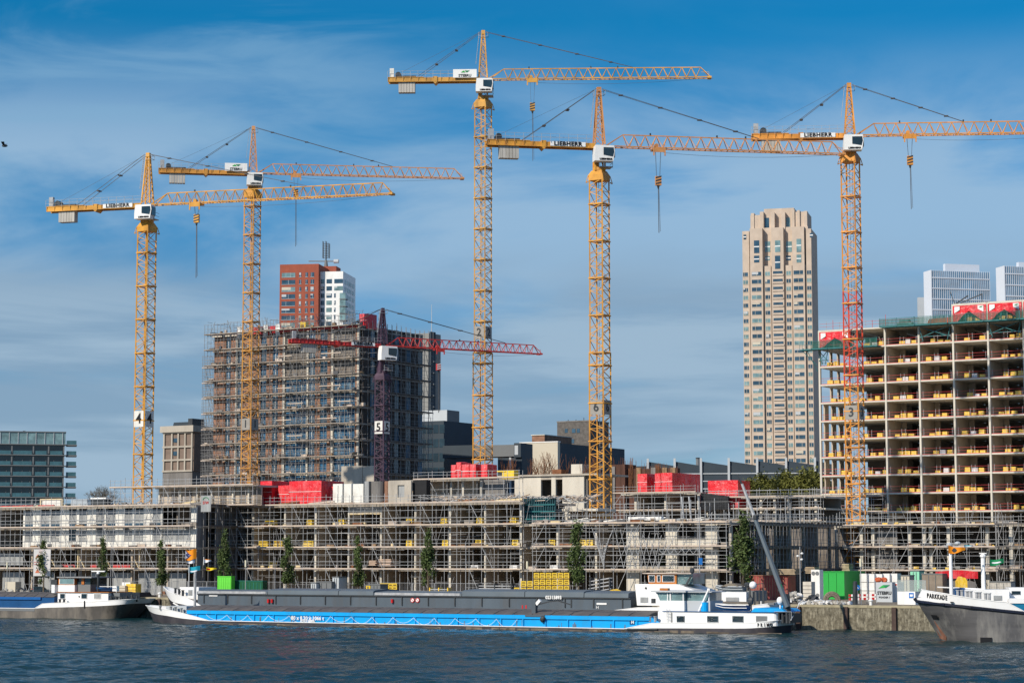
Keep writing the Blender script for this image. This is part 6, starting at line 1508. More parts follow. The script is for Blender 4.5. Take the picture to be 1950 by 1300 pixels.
m = MB(); m.prism([(sp(1430, 1160, .9), zp(1164.5, 1440, .9)), (sp(1496, 1160, .9), zp(1164.5, 1480, .9)), (sp(1488, 1160, .9), zp(1158.5, 1480, .9)), (sp(1436, 1160, .9), zp(1157, 1440, .9))], 'y', .9, 5.5); m.build('blue_canopy', BLUE, T)
m = MB(); x = sp(1483, 1150, 1.4); z0_, z1_ = zp(1151, 1483, 1.4), zp(1135.5, 1483, 1.4); m.blob((x, 1.8, (z0_+z1_)/2), .36, .36, (z1_-z0_)/2, nu=14, nv=8); m.bar((x, 1.8, z0_-.6), (x, 1.8, z0_+.1), .08); m.build('satellite_dome', SHIPWHITE, T, smooth=True)
# stern deck gear
m = MB()
for px in (1476, 1483, 1490, 1498, 1504): m.bar((sp(px, 1175, 1.0), 1.0, 1.2), (sp(px, 1175, 1.0), 1.0, zp(1163+R.uniform(0, 6), px, 1.0)), .12)
m.box(sp(1476, 1175, 1.4), sp(1503, 1175, 1.4), 1.4, 5, 1.2, zp(1168, 1490, 1.4)); m.build('stern_gear', DARKG, T)
m = MB(); m.path([(sp(1474, 1165, .9), .9, zp(1164, 1474, .9)), (sp(1507, 1165, .9), .9, zp(1164, 1505, .9)), (sp(1507, 1180, .9), .9, zp(1179, 1505, .9))], .03); m.build('stern_rail', GALV, T)
# long deck crane: base post and two stage boom
P3 = lambda px, py, t: FP.pt(px, py, t)
m = MB(); p = P3(1499, 1168, 2.0); q = P3(1497, 1130, 2.0); m.bar(p, q, .42, n=8, r2=.36); m.bar(P3(1489, 1152, 2), P3(1500, 1160, 2), .16, BLUE); m.build('crane_base', DARKG, T)
bm = MB(); bm.bar(P3(1500, 1155, 1.6), P3(1437, 985, 1.6), .32, n=6, r2=.22); bb_ = bm.build('crane_boom', SLATE, T)
m = MB(); m.bar(P3(1437.5, 986, 1.6), P3(1413, 921, 1.6), .2, n=6, r2=.15); m.build('boom_extension', GALV, bb_)
m = MB(); m.bar(P3(1413, 922, 1.6), P3(1404, 903, 1.6), .13, n=5, r2=.05); m.build('boom_tip', DARKG, bb_)
m = MB(); m.bar(P3(1484, 1125, 1.6), P3(1487, 1108, 1.6), .2); m.bar(P3(1487, 1112, 1.5), P3(1497, 1152, 1.5), .1, GFLAG); m.build('boom_cylinder', DARKG, T)
m = MB(); pb(m, FP, 1434, 1440, 980, 988, 1.3, 1.9); m.build('boom_joint', DARKG, T)
# short derrick on the hatches
m = MB(); x = sp(1017.5, 1160, .6); m.box(x-.25, x+.25, .4, .9, zp(1170, 1017, .6), zp(1142, 1017, .6)); m.box(sp(1002, 1170, .3), sp(1039, 1170, .3), .0, 1.2, zp(1173, 1017, .6), zp(1169, 1017, .6)); dr = m.build('derrick_post', SLATED, T)
m = MB(); m.path([P3(1018, 1152, .6), P3(1045, 1145, .6), P3(1062, 1143, .6), P3(1088, 1151, .6)], .09); m.bar(P3(1088, 1141, .6), P3(1088, 1157, .6), .1); m.bar(P3(1022, 1150, .6), P3(1029, 1142, .6), .25, WHITE); m.build('derrick_arm', DARKG, dr)
m = MB(); c_ = P3(1033, 1178, -.1); m.blob((c_[0], -.05, c_[2]), .3, .25, .35, jit=.2); m.build('hanging_hook', DARKG, dr)
for q, (px) in enumerate((996, 1003)):
    m = MB(); c_ = FP.pt(px, 1158, 7.3); m.bar((c_[0], 7.3, c_[2]), (c_[0], 7.3, FP.z_(px, 1151.5, 7.3)), .18, n=8); m.build('red_bollard', LAMPR, T)
# text PRIMO
hull_lettering(T, FP, stp, HB, 'PRIMO', 1444, 6.1, 1189.6, -.1, .52, .27)
bollards(T, FP, ((1238, 1174, 1183), (1248, 1174, 1183)), .3, GALV)
m = MB(); m.bar((sp(1195, 1198), -.06, .30), (sp(1253, 1198), -.06, .36), .12, n=6); m.build('fender_bar', DARKG, T)
T2 = thing('mooring_rope', 'pale mooring rope from the blue barge stern up to the quay', 'rope', FP, sp(1506, 1178), 1, 1.4)
m = MB(); m.bar(FP.pt(1506, 1180, .6), FP.pt(1524, 1146, 9.0), .05); m.build('rope', WHITE, T2)

# --- slate barge behind
FQ2 = Fr(*FP.w(0, 7.0, 0)[:2], ang_); HB2 = 3.1
s2 = lambda px, py=1140, t=0: FQ2.s_(px, py, t); z2 = lambda py, px, t=0: FQ2.z_(px, py, t)
T = thing('hatch_barge', 'slate grey barge with high hatches, white bow and wooden wheelhouse, second from camera', 'barge', FQ2, s2(315), 0, 0)
zb1 = z2(1119, 312)
st = [(s2(345), s2(318), s2(311), .03, .05, .12, zb1-1.0, zb1+.1), (s2(350), s2(328), s2(324), .3, .45, .55, 2.5, zb1-.5), (s2(360), s2(348), s2(346), .7, .85, .9, 2.2, 3.2), (s2(385), s2(370), s2(370), 1, 1, 1, 1.95, 2.6), (s2(395), s2(388), s2(388), 1, 1, 1, 1.8, 1.85),
      (s2(1150), s2(1150), s2(1150), 1, 1, 1, 1.95, 2.0), (s2(1215), s2(1215), s2(1215), 1, 1, 1, 2.0, 2.5), (s2(1420), s2(1420), s2(1420), 1, 1, 1, 2.0, 2.75), (s2(1465), s2(1465), s2(1465), .8, .85, .9, 2.1, 3.1), (s2(1482), s2(1482), s2(1484), .3, .4, .5, 2.2, 3.2)]
hull(T, FQ2, st, HB2, HULLD, SHIPWHITE, HATCH)
m = MB(); m.path([(s2(322), .9, 2.35), (s2(345), .2, 1.75), (s2(358), -.02, 1.6)], .09); m.build('white_stripe', WHITE, T)
ca, cb = s2(375), s2(1200); zc0, zc1, zc2 = 1.9, 3.55, 4.15
MB().box(ca, cb, .15, 2*HB2-.15, zc0, zc1).build('coaming', SLATED, T)
MB().box(ca, cb, .0, .15, zc1-.12, zc1).build('coaming_rail', DARKG, T)
for i in range(17): a = ca+1+(cb-ca-2)*i/16; MB().box(a-.06, a+.06, .04, .15, zc0+.5, zc1-.12).build('coaming_rib', DARKG, T)
segs = [(375, 510, 0), (510, 645, 1), (645, 712, 1), (712, 880, 0), (880, 1000, 2), (1000, 1113, 2), (1113, 1198, 1)]
for (a, b, kd) in segs:
    a, b = s2(a), s2(b)-.08; hz_ = zc1+(.42, .62, .72)[kd]; m = MB()
    m.prism([(-.05, zc1+.02), (.0, hz_-.12), (.5, hz_), (HB2, hz_+.12), (2*HB2-.5, hz_), (2*HB2, zc1+.02)], 'x', a, b); m.build('hatch_cover', SLATE, T)
    if kd == 0: MB().box(a+.2, b-.2, -.09, -.04, zc1+.06, zc1+.36).build('roller_bar', GALV, T)
text_mb('02315893', .52, WHITE, (s2(1055, 1137), -.12, z2(1137, 1055)), (1,0,0), (0,0,1), bold=.02).build('lettering', WHITE, T)
pb(MB(), FQ2, 1136, 1155, 1147, 1150.5, .08, .14).build('white_plate', WHITE, T); pb(MB(), FQ2, 398, 414, 1131, 1134.5, .08, .14).build('white_plate', WHITE, T)
text_mb('H', .5, WHITE, (s2(1137, 1156), .1, z2(1156, 1137)), (1,0,0), (0,0,1)).build('lettering', WHITE, T)
for px in (785, 794.5):
    m = MB(); x, z_ = s2(px, 1142), z2(1142, px); m.bar((x, .10, z_), (x, .04, z_), .28, LAMPR, n=16); m.bar((x, .06, z_), (x, .02, z_), .2, WHITE, n=16); m.bar((x-.13, .0, z_+.13), (x+.13, .0, z_-.13), .035, LAMPR); m.build('round_sign', LAMPR, T)
for px in (510, 517, 746):
    m = MB(); x = s2(px, 1145, -.1); m.bar((x, .0, z2(1147, px)), (x, .0, z2(1140, px)), .16, n=8); m.build('red_bollard', LAMPR, T)
MB().bar((s2(372, 1125, 1.2), 1.2, 2.2), (s2(372, 1125, 1.2), 1.2, 2.3), .1).build('deck_light', WHITE, T)
pb(MB(), FQ2, 342, 378, 1117, 1134, 1.2, 5).build('fore_house', SHIPWHITE, T); win(T, FQ2, 358, 366, 1122, 1133, 1.2, SHEET)
bollards(T, FQ2, ((334, 1120, 1129), (341, 1122, 1131), (348, 1124, 1134)), .6, DARKG)
# aft house
a0, a1, zz0, zz1 = s2(1213, 1130, .3), s2(1300, 1130, .3), z2(1152, 1220, .3), z2(1111.5, 1250, .3)
m = MB(); m.prism([(a0, zz0), (s2(1330, 1130, .3), zz0), (s2(1325, 1122, .3), z2(1124, 1325, .3)), (s2(1290, 1111, .3), zz1), (a0-.25, zz1)], 'y', .3, 5.9); m.build('aft_house', SHIPWHITE, T)
win(T, FQ2, 1219, 1234, 1136, 1146.5, .3, SHEET)
MB().bar((s2(1228, 1119), .22, z2(1119, 1228)), (s2(1228, 1119), .3, z2(1119, 1228)), .12, n=10).build('porthole', DARKG, T)
wz0, wz1 = zz1, z2(1092, 1260, 1.0)
xa, xb = s2(1233, 1100, 1.0), s2(1288, 1100, 1.0)
m = MB(); m.prism([(xa+.15, wz0), (xb, wz0), (xb, wz1), (xa-.05, wz1)], 'y', 1.0, 4.8); wh = m.build('wooden_wheelhouse', ORWOOD, T)
for x0, x1 in ((1235, 1247), (1251, 1257.5), (1261, 1284)): win(T, FQ2, x0, x1, 1094.5, 1107.5, 1.0, GLASSD, SHIPWHITE)
m = MB(); m.box(xa-.5, s2(1318, 1100, 1.0), .7, 5.1, wz1, wz1+.12); m.build('wheelhouse_roof', BOARD, T)
m = MB(); m.box(xb+.0, xb+1.9, 1.2, 4.6, wz0, wz1); m.build('rear_glazing', GLASSG, T)
m = MB(); m.bar((s2(1304, 1118, .8), .8, z2(1118, 1304)), (s2(1316, 1095, .8), .8, z2(1096, 1316)), .12); m.bar((s2(1306, 1118, 1.3), 1.3, z2(1118, 1304)), (s2(1318, 1095, 1.3), 1.3, z2(1096, 1316)), .12); m.blob((s2(1318, 1090, 1), 1, z2(1086, 1318)), .3, .3, .35); m.build('tilting_mast', DARKG, T)
pb(MB(), FQ2, 1337, 1421, 1126, 1144, .8, 5.4).build('rear_cabin', SHIPWHITE, T); win(T, FQ2, 1382, 1407, 1136, 1144, .8, SHEET)
pb(MB(), FQ2, 1421, 1440, 1124, 1144, 1.8, 5).build('engine_casing', CLADM, T)
m = MB(); m.blob((s2(1434, 1115, 1.5), 1.5, z2(1113.5, 1434, 1.5)), .42, .42, .42, nu=14, nv=8); m.build('radar_dome', SHIPWHITE, T, smooth=True)
m = MB()
for px in (1428, 1437, 1446, 1453): m.bar((s2(px, 1130, 1.2), 1.2, 2.6), (s2(px, 1130, 1.2), 1.2, z2(1122+R.uniform(-3, 6), px, 1.2)), .1)
m.path([(s2(1440, 1112, 1), 1, z2(1112, 1440, 1)), (s2(1453, 1112, 1), 1, z2(1110, 1453, 1)), (s2(1455, 1130, 1), 1, 2.9)], .06); m.build('stern_gear', DARKG, T)
MB().box(s2(1462, 1149), s2(1474, 1149), -.02, .25, z2(1151, 1468), z2(1147, 1468)).build('name_plate', CLADM, T)
T2 = thing('dinghy', 'dinghy with grey cover on the roof of the slate barge rear cabin', 'boat', FQ2, s2(1358, 1120, 1.0), 1.0, z2(1126, 1380, 1))
a, b, z_ = dinghy(T2, FQ2, 1358, 1412, 1116, 1125.5, .9, SLATE, CLADG)
m = MB(); m.prism([(a+.8, z_), (b-.3, z_), (b-.8, z_+.3), (a+1.8, z_+.35)], 'y', .9, 2.6); m.build('cover', FLESHG, T2); m = MB(); m.blob((b+.3, 1.8, z_+.2), .35, .3, .3, jit=.15); m.build('outboard_motor', DARKG, T2)

# --- left barge
FLb = Fr(-68.9, 287.0, atan2(-9, 18.4)); HB3 = 3.6
s3 = lambda px, py=1160, t=0: FLb.s_(px, py, t); z3 = lambda py, px, t=0: FLb.z_(px, py, t)
T = thing('river_barge', 'weathered grey barge with white stern house and blue coaming at the left edge', 'barge', FLb, s3(0), 0, 0)
st = [(s3(-120), s3(-120), s3(-120), 1, 1, 1, 1.3, 1.32), (s3(66), s3(66), s3(66), 1, 1, 1, 1.32, 1.34), (s3(80), s3(80), s3(80), 1, 1, 1, 1.42, 1.95), (s3(160), s3(160), s3(160), 1, 1, 1, 1.65, 2.25), (s3(205), s3(210), s3(212), .7, .97, .98, 1.85, 2.5), (s3(222), s3(236), s3(240), .4, .82, .86, 2.0, 2.62), (s3(228), s3(250), s3(255), .15, .55, .62, 2.05, 2.66), (s3(229), s3(258), s3(263), .03, .22, .3, 2.05, 2.66)]
hull(T, FLb, st, HB3, HULLG, SHIPWHITE, HATCH)
MB().box(s3(-120), s3(66), -.03, .0, .95, 1.3).build('grey_sheer_strake', CLADM, T)
m = MB(); m.prism([(s3(228,1160,3.6), -1), (s3(233,1160,3.6), -1), (s3(234,1160,3.6), .9), (s3(226,1160,3.6), .5)], 'y', 3.0, 4.2); m.build('rudder', RUSTP, T)
xa, xb = s3(-120, 1150, .5), s3(103, 1150, .5)
MB().box(xa, xb, .5, 6.7, 1.3, z3(1136, 60, .5)).build('coaming', BLUED, T); MB().box(xa, s3(78, 1140, .4), .3, .5, z3(1141, 60, .5), z3(1136, 60, .5)).build('coaming_lip', mat('mid_blue_paint', (.01, .10, .32), .4, var=.1), T)
zc_ = z3(1136, 60, .5)
for i in range(12): a = xa+(xb-xa)*i/12; b = xa+(xb-xa)*(i+1)/12-.1; m = MB(); m.prism([(.4, zc_), (1.4, zc_+.4), (3.6, zc_+.62), (5.8, zc_+.4), (6.8, zc_)], 'x', a, b); m.build('hatch_cover', HATCH, T)
pb(MB(), FLb, 110, 206, 1127, 1146, .9, 6.2).build('deckhouse', SHIPWHITE, T); MB().box(s3(108, 1127, .8), s3(208, 1127, .8), .7, 6.4, z3(1127, 110, .9), z3(1127, 110, .9)+.07).build('house_roof', ORWOOD, T)
pb(MB(), FLb, 206, 228, 1128, 1142, 1.6, 6).build('rear_casing', CLADM, T)
for x0, x1 in ((113.5, 124), (154, 166), (178, 192)): win(T, FLb, x0, x1, 1129, 1139.5, .9, GLASSD if x0 != 178 else SHEET, SHIPWHITE)
MB().bar((s3(143, 1135), .82, z3(1135, 143, .9)), (s3(143, 1135), .9, z3(1135, 143, .9)), .1, n=10).build('porthole', DARKG, T)
pb(MB(), FLb, 111, 142, 1113, 1127, 1.3, 5.8).build('wheelhouse', SHIPWHITE, T)
pb(MB(), FLb, 111, 142, 1100, 1113, 1.3, 5.8).build('wheelhouse_frame', ORWOOD, T)
win(T, FLb, 113, 141, 1101, 1111.5, 1.3, GLASSG, SHIPWHITE)
pb(MB(), FLb, 142.5, 172, 1099, 1112, 1.8, 5.4).build('rear_glazing', GLASSD, T); pb(MB(), FLb, 142.5, 172, 1112, 1127, 1.8, 5.4).build('rear_wall', CLADM, T)
m = MB(); pb(m, FLb, 155, 160, 1100, 1112, 1.7, 1.8); m.build('wooden_door', ORWOOD, T)
pb(MB(), FLb, 108, 174, 1097.5, 1099.5, 1.0, 6).build('wheelhouse_roof', GALVD, T)
pb(MB(), FLb, 98, 104, 1113, 1128, 1.0, 1.8).build('white_locker', SHIPWHITE, T); pb(MB(), FLb, 97, 108, 1103, 1112, 1.6, 2.2).build('side_screen', DARKG, T)
m = MB(); x = s3(187, 1105, 1.6); m.bar((x, 1.6, z3(1127, 187, 1.6)), (x, 1.6, z3(1092, 187, 1.6)), .16, n=8); m.build('radar_mast', DARKG, T)
m = MB(); m.box(s3(175, 1087, 1.6), s3(200, 1087, 1.6), 1.5, 1.7, z3(1088, 187, 1.6), z3(1086, 187, 1.6)); m.bar((x, 1.6, z3(1092, 187, 1.6)), (x, 1.6, z3(1088, 187, 1.6)), .22, n=10); m.build('radar_scanner', SHIPWHITE, T)
m = MB(); m.path([(s3(190, 1115, 1), 1, z3(1116, 190, 1)), (s3(222, 1115, 1), 1, z3(1116, 222, 1)), (s3(222, 1115, 1), 1, z3(1127, 222, 1))], .05); m.build('stern_rail', WHITE, T)
pb(MB(), FLb, 214, 222, 1115, 1125, 1.4, 2.0).build('life_raft', SHIPWHITE, T)
m = MB()
for i in range(6): x = s3(212+i*8, 1140, 1.2); m.bar((x, 1.2+i*.2, 2.3), (x, 1.2+i*.2, z3(1133+R.uniform(-3, 4), 220, 1.2)), .13)
m.path([(s3(205, 1133, 1), 1, z3(1134, 205, 1)), (s3(255, 1133, 2.4), 2.4, z3(1138, 250, 2.4)), (s3(263, 1140, 3), 3, 2.6)], .07); m.build('stern_gear', DARKG, T)
bollards(T, FLb, ((114, 1141, 1146), (122, 1141, 1146)), .3, DARKG)
MB().bar((s3(161.5, 1143), -.06, z3(1143, 161)), (s3(161.5, 1143), -.06, z3(1157, 161)), .09, n=6).build('fender', BLACK, T)
T2 = thing('dinghy', 'small blue dinghy on the stern house roof of the left barge', 'boat', FLb, s3(178, 1120, 1.4), 1.4, z3(1127, 180, 1.4))
dinghy(T2, FLb, 176, 208, 1119, 1126, 1.3, BLUED, BLUED)
# dark hull between, its shadow put in as black colour
FXb = Fr(*at(236, 1170, 287)[:2], ang_)
T = thing('shadow_black_hull', 'hull coloured black for its shadow, between the left barge and the blue bow', 'boat', FXb, 0, 0, 0)
sx_ = lambda px, t=0: FXb.s_(px, 1160, t)
rows = []
m = MB(); m.prism([(sx_(236), -1), (sx_(281), -1), (sx_(279), 1.2), (sx_(272), 2.2), (sx_(268), 2.0), (sx_(262), 3.0), (sx_(256), 2.7), (sx_(250), 3.4), (sx_(238), 3.1)], 'y', 0, 4); m.build('hull', BLACK, T)
m = MB()
for px, r_ in ((262, .42), (270, .38), (276, .3)): m.bar((sx_(px), -.1, 1.6), (sx_(px), .3, 1.6), r_, n=12)
m.build('tyre_fender', BLACK, T)

# --- right ship
FPk = Fr(*at(1790, 1220, 204)[:2], radians(-7)); HB4 = 4.2
s4 = lambda px, py=1180, t=0: FPk.s_(px, py, t); z4 = lambda py, px, t=0: FPk.z_(px, py, t)
T = thing('motor_barge', 'moored barge bow with white bulwark and dark scuffed hull at the right', 'barge', FPk, 0, 0, 0)
pts4 = []
def zz4(y, x): return z4(y, x)
st = [(s4(1803), s4(1745, 1140), s4(1757, 1125), .02, .04, .16, zz4(1144, 1750), zz4(1122.5, 1757)), (s4(1812), s4(1762, 1140), s4(1768, 1125), .2, .38, .5, zz4(1146, 1765), zz4(1125, 1768)), (s4(1835), s4(1800), s4(1802), .6, .8, .86, zz4(1149.5, 1800), zz4(1130, 1802)),
      (s4(1870), s4(1850), s4(1850), .92, .97, 1, zz4(1154.5, 1850), zz4(1138, 1850)), (s4(1915), s4(1905), s4(1905), 1, 1, 1, zz4(1160.5, 1905), zz4(1145, 1905)), (s4(1950), s4(1938), s4(1920), 1, 1, 1, zz4(1164, 1940), zz4(1147, 1920)), (s4(1958), s4(1955), s4(1955), 1, 1, 1, zz4(1166, 1955), zz4(1165.5, 1955)), (s4(2600), s4(2600), s4(2600), 1, 1, 1, 2.4, 2.45)]
HULLK = mat('scuffed_steel_hull', (0.10, 0.098, 0.10), .4, var=.3, scale=.35, stain_or_gleam=(.26, .25, .23), stain_or_gleam_amt=.8)
HULLK.node_tree.nodes['Mapping'].inputs['Scale'].default_value = (.12, .12, 1.0)
stk = hull(T, FPk, st, HB4, HULLK, SHIPWHITE, HATCH)
m = MB(); pp = [(s4(1741, 1140, HB4-.3), HB4-.3, zz4(1140, 1742)), (s4(1746, 1142, HB4-.25), HB4-.28, zz4(1146, 1750)), (s4(1762, 1146, HB4*.6), HB4*.6, zz4(1147.5, 1765)), (s4(1800, 1150, HB4*.18), HB4*.18, zz4(1151, 1800)), (s4(1850), .0, zz4(1156, 1850)), (s4(1905), -.03, zz4(1162, 1905)), (s4(1950), -.03, zz4(1166.5, 1945))]
m.path(pp, .16, n=6); m.build('black_rubbing_strake', HULLN, T)
m = MB(); q0 = FPk
def hullpt(px, py):   # point on the bow side, slightly proud
    s_, _, z_ = FPk.pt(px, py, 0); return s_, z_
m = MB(); m.prism([(s4(1776, 1175), zz4(1173, 1776)), (s4(1792, 1175), zz4(1174, 1792)), (s4(1796, 1190), zz4(1186, 1796)), (s4(1812, 1215), zz4(1214, 1812)), (s4(1789, 1215), zz4(1213, 1789))], 'y', HB4*.2, HB4*.34); 
m = MB(); m.bar((s4(1802, 1180, HB4), HB4-.05, -.6), (s4(1766, 1160, HB4), HB4-.05, zz4(1160, 1768)), .14, n=6); m.build('stem_bar', RUSTP, T)
MB().box(s4(1866), s4(1888), -.05, .1, -.1, z4(1213, 1875)).build('draught_box', BLACK, T)
# name lettering follows the bow side
hull_lettering(T, FPk, stk, HB4, 'PARKKADE', 1767.5, 4.95, 1133.5, .62, .64, .20)
MB().box(s4(1811), s4(1817), HB4*.06, HB4*.12, zz4(1147, 1811), zz4(1145, 1811)).build('hawse_hole', DARKG, T)
bollards(T, FPk, ((1824, 1124, 1136), (1832, 1124, 1137), (1842, 1126, 1138), (1849, 1126, 1139), (1860, 1128, 1140), (1866, 1128, 1141), (1877, 1130, 1142), (1884, 1130, 1143)), .8, GALV)
m = MB(); x = s4(1811, 1100, 2.5); m.bar((x, 2.5, 2.5), (x, 2.5, z4(1047, 1811, 2.5)), .2, n=12, r2=.15); fm = m.build('foremast', SHIPWHITE, T, smooth=False)
m = MB(); m.blob((x-.1, 2.5, z4(1037, 1811, 2.5)), .3, .3, .25); m.blob((x+.7, 2.5, z4(1034, 1811, 2.5)), .3, .3, .2); m.bar((x-.6, 2.5, z4(1040, 1811, 2.5)), (x+.8, 2.5, z4(1040, 1811, 2.5)), .05); m.build('mast_lights', CLADG, fm)
m = MB(); x = s4(1872.5, 1100, 5); m.bar((x, 5, 2.5), (x, 5, z4(1062, 1872, 5)), .2, n=10); m.blob((x, 5, z4(1058, 1872, 5)), .3, .3, .22); m.box(x-.35, x+.35, 4.9, 5.1, z4(1054, 1872, 5), z4(1052, 1872, 5)); m.build('second_mast', SHIPWHITE, T)
pb(MB(), FPk, 1838, 1922, 1122, 1146, 2.6, 7).build('fore_house', SHIPWHITE, T); win(T, FPk, 1892, 1908, 1133, 1142, 2.6, SHEET)
pb(MB(), FPk, 1818, 1838, 1119, 1140, 3.6, 7).build('blue_winch_cover', BLUED, T)
m = MB(); m.path([(s4(1785, 1120, 4), 4, z4(1117, 1785, 4)), (s4(1830, 1120, 4), 4, z4(1119, 1830, 4)), (s4(1870, 1120, 4), 4, z4(1121, 1870, 4))], .08); m.build('deck_pipe', SHIPWHITE, T)
MB().box(s4(1926, 1150, .5), s4(2300), .4, 7.6, 2.3, z4(1148, 1930, .5)).build('coaming', mat('sea_blue_paint', (.01, .16, .30), .4, var=.1), T)
MB().box(s4(1922, 1145, .3), s4(2300), .3, 7.7, z4(1148, 1930, .5)+.0, z4(1139, 1930, .3)).build('hatch_cover', SHIPWHITE, T)
pb(MB(), FPk, 1922, 1990, 1118, 1139, 4, 7.5).build('wheel_house', SHIPWHITE, T); win(T, FPk, 1926, 1944, 1124, 1132, 4.0, GLASSD)
# hull patch at the stem: rust and dark bite
m = MB()
# flags
def flag(lab, mt, fr, x0, x1, y0, y1, t, shape='rect', polex=None, poley=None, deco=None):
    T = thing('flag', lab, 'flag', fr, fr.s_(x0, y0, t), t, fr.z_(x0, y1, t))
    a, b, z0_, z1_ = fr.s_(x0, y0, t), fr.s_(x1, y0, t), fr.z_(x0, y1, t), fr.z_(x0, y0, t)
    def sheet(poly_f, mt, off=0, name='cloth'):
        n = 10; vs = []; fs = []
        for i in range(n+1):
            f = i/n; lo, hi = poly_f(f)
            y = t+.12*sin(f*7)+off; dz = -.1*sin(f*5)*(z1_-z0_)
            vs += [(a+(b-a)*f, y, z0_+(z1_-z0_)*lo+dz), (a+(b-a)*f, y, z0_+(z1_-z0_)*hi+dz)]
            if i: fs.append((2*i-2, 2*i, 2*i+1, 2*i-1))
        m = MB(); m.add(vs, fs); vs2 = [(p[0], p[1]+.015, p[2]) for p in vs]; m.add(vs2, [f[::-1] for f in fs]); return m.build(name, mt, T)
    c = sheet((lambda f: (0, 1)) if shape == 'rect' else (lambda f: (.15+.2*f, .95-.35*f)) if shape == 'tri' else (lambda f: (.0+.35*f, 1-.0*f)), mt)
    if deco: deco(T, a, b, z0_, z1_, t, sheet)
    if polex is not None:
        m = MB(); x = fr.s_(polex, y0, t); m.bar((x, t, fr.z_(polex, poley, t)), (x, t, z1_+.15), .045); m.build('flag_pole', WHITE, T)
    return T
def dg_(T, a, b, z0_, z1_, t, sheet):
    sheet(lambda f: (.02+f*.9, .98-f*.9) if f < .55 else (.5, .5), NFLAG, -.02, 'navy_triangle'); sheet(lambda f: (.06+f*1.3, .94-f*1.3) if f < .34 else (.5, .5), WFLAG, -.04, 'white_triangle')
    text_mb('G', .42, NFLAG, (a+(b-a)*.16, t-.02, (z0_+z1_)/2-.05), (1,0,0), (0,0,1), bold=.02).build('lettering', NFLAG, T)
FG = Fr(*at(371, 1080, 266)[:2], 0)
FG = Fr(*at(371, 1080, 256)[:2], 0)
flag('orange flag with navy triangle and white field with the letter G', ORFLAG, FG, 353, 374, 1046, 1065, 0, deco=dg_)
flag('small pale pennant with red edge below the letter G flag', WFLAG, FG, 357, 371, 1066, 1072, .1)
flag('teal flag with white marks, lowest on the pole', TFLAG, FG, 359, 381, 1078, 1090, 0, 'rag', 360, 1118, deco=lambda T, a, b, z0_, z1_, t, sh: sh(lambda f: (.2, .4) if .15 < f < .8 else (.3, .3), WFLAG, -.03, 'white_mark'))
flag('white pennant with orange edges right of the letter G flag', WFLAG, FG, 388, 402, 1062, 1072, .4, 'tri', 388, 1075, deco=lambda T, a, b, z0_, z1_, t, sh: sh(lambda f: (.86-.3*f, .97-.33*f), ORFLAG, -.03, 'orange_edge'))
flag('yellow pennant with red mark right of the teal flag', YFLAG, FG, 393, 412, 1078, 1087, .6, 'tri', deco=lambda T, a, b, z0_, z1_, t, sh: sh(lambda f: (.35, .7) if .05 < f < .4 else (.5, .5), LAMPR, -.03, 'red_mark'))
FG2 = Fr(*at(1811, 1060, 206)[:2], 0)
flag('orange flag with dark square blowing from the right ship foremast', ORFLAG, FG2, 1806, 1838, 1036, 1056, 0, 'tri', deco=lambda T, a, b, z0_, z1_, t, sh: sh(lambda f: (.35, .75) if .22 < f < .5 else (.5, .5), DARKG, -.03, 'dark_square'))
flag('blue and white pennant above the orange flag at right', TFLAG, FG2, 1836, 1854, 1036, 1042, 0, 'tri', deco=lambda T, a, b, z0_, z1_, t, sh: sh(lambda f: (.3, .5), WFLAG, -.03, 'white_band'))
flag('green flag with white emblem on the second mast at right', GFLAG, FG2, 1885, 1912, 1064, 1077, 1.5, 'rag', deco=lambda T, a, b, z0_, z1_, t, sh: sh(lambda f: (.45, .65) if .1 < f < .8 else (.5, .5), WFLAG, -.03, 'white_emblem'))
# bird
b_ = MB(); b_.blob((0,0,0), .22, .1, .09); b_.add([(0,0,.05),(.1,.6,.25),(-.15,.55,.25),(-.15,0,.05)], [(0,1,2,3)]); b_.add([(0,0,.05),(.1,-.6,.2),(-.15,-.55,.2),(-.15,0,.05)], [(0,3,2,1)])
solo('bird', b_, DARKG, 'small dark bird flying at the left edge of the sky', 'bird', None, *at(9, 278, 150), local=True)

# rust and a dark patch at the right ship's stem, laid on the hull plating
def plate_on(T, name, mt, pts, off=.05):
    m = MB(); m.add([(p[0], p[1]-off, p[2]) for p in pts], [tuple(range(len(pts)))]); return m.build(name, mt, T)
rk = next(o for o in bpy.data.objects if o.get('label', '').startswith('moored barge bow'))
def hp(f, v):   # f: station 0..1 between the first two stem stations, v: keel..knuckle
    A, B = stk[0], stk[4]; s = [a+(b-a)*f for a, b in zip(A, B)]; return (s[0]+(s[1]-s[0])*v, HB4-HB4*(s[3]+(s[4]-s[3])*v)-.05, -1+(s[6]+1)*v)
st_k = [(s4(1803), s4(1745, 1140), 0, .02, .04, .16, zz4(1144, 1750), 0), (s4(1812), s4(1762, 1140), 0, .2, .38, .5, zz4(1146, 1765), 0)]
m = MB(); g_ = [(0.05, .25), (1.0, .22), (1.35, .3), (1.0, .5), (.8, .62), (.5, .6), (.3, .45)]
m.add([hp(*q) for q in g_], [tuple(range(len(g_)))]); m.build('rust_patch', RUSTP, rk)
m = MB(); g_ = [(.3, .62), (1.5, .66), (1.6, .74), (.2, .73)]; m.add([hp(*q) for q in g_], [(0,1,2,3)]); m.build('dark_recess', BLACK, rk)

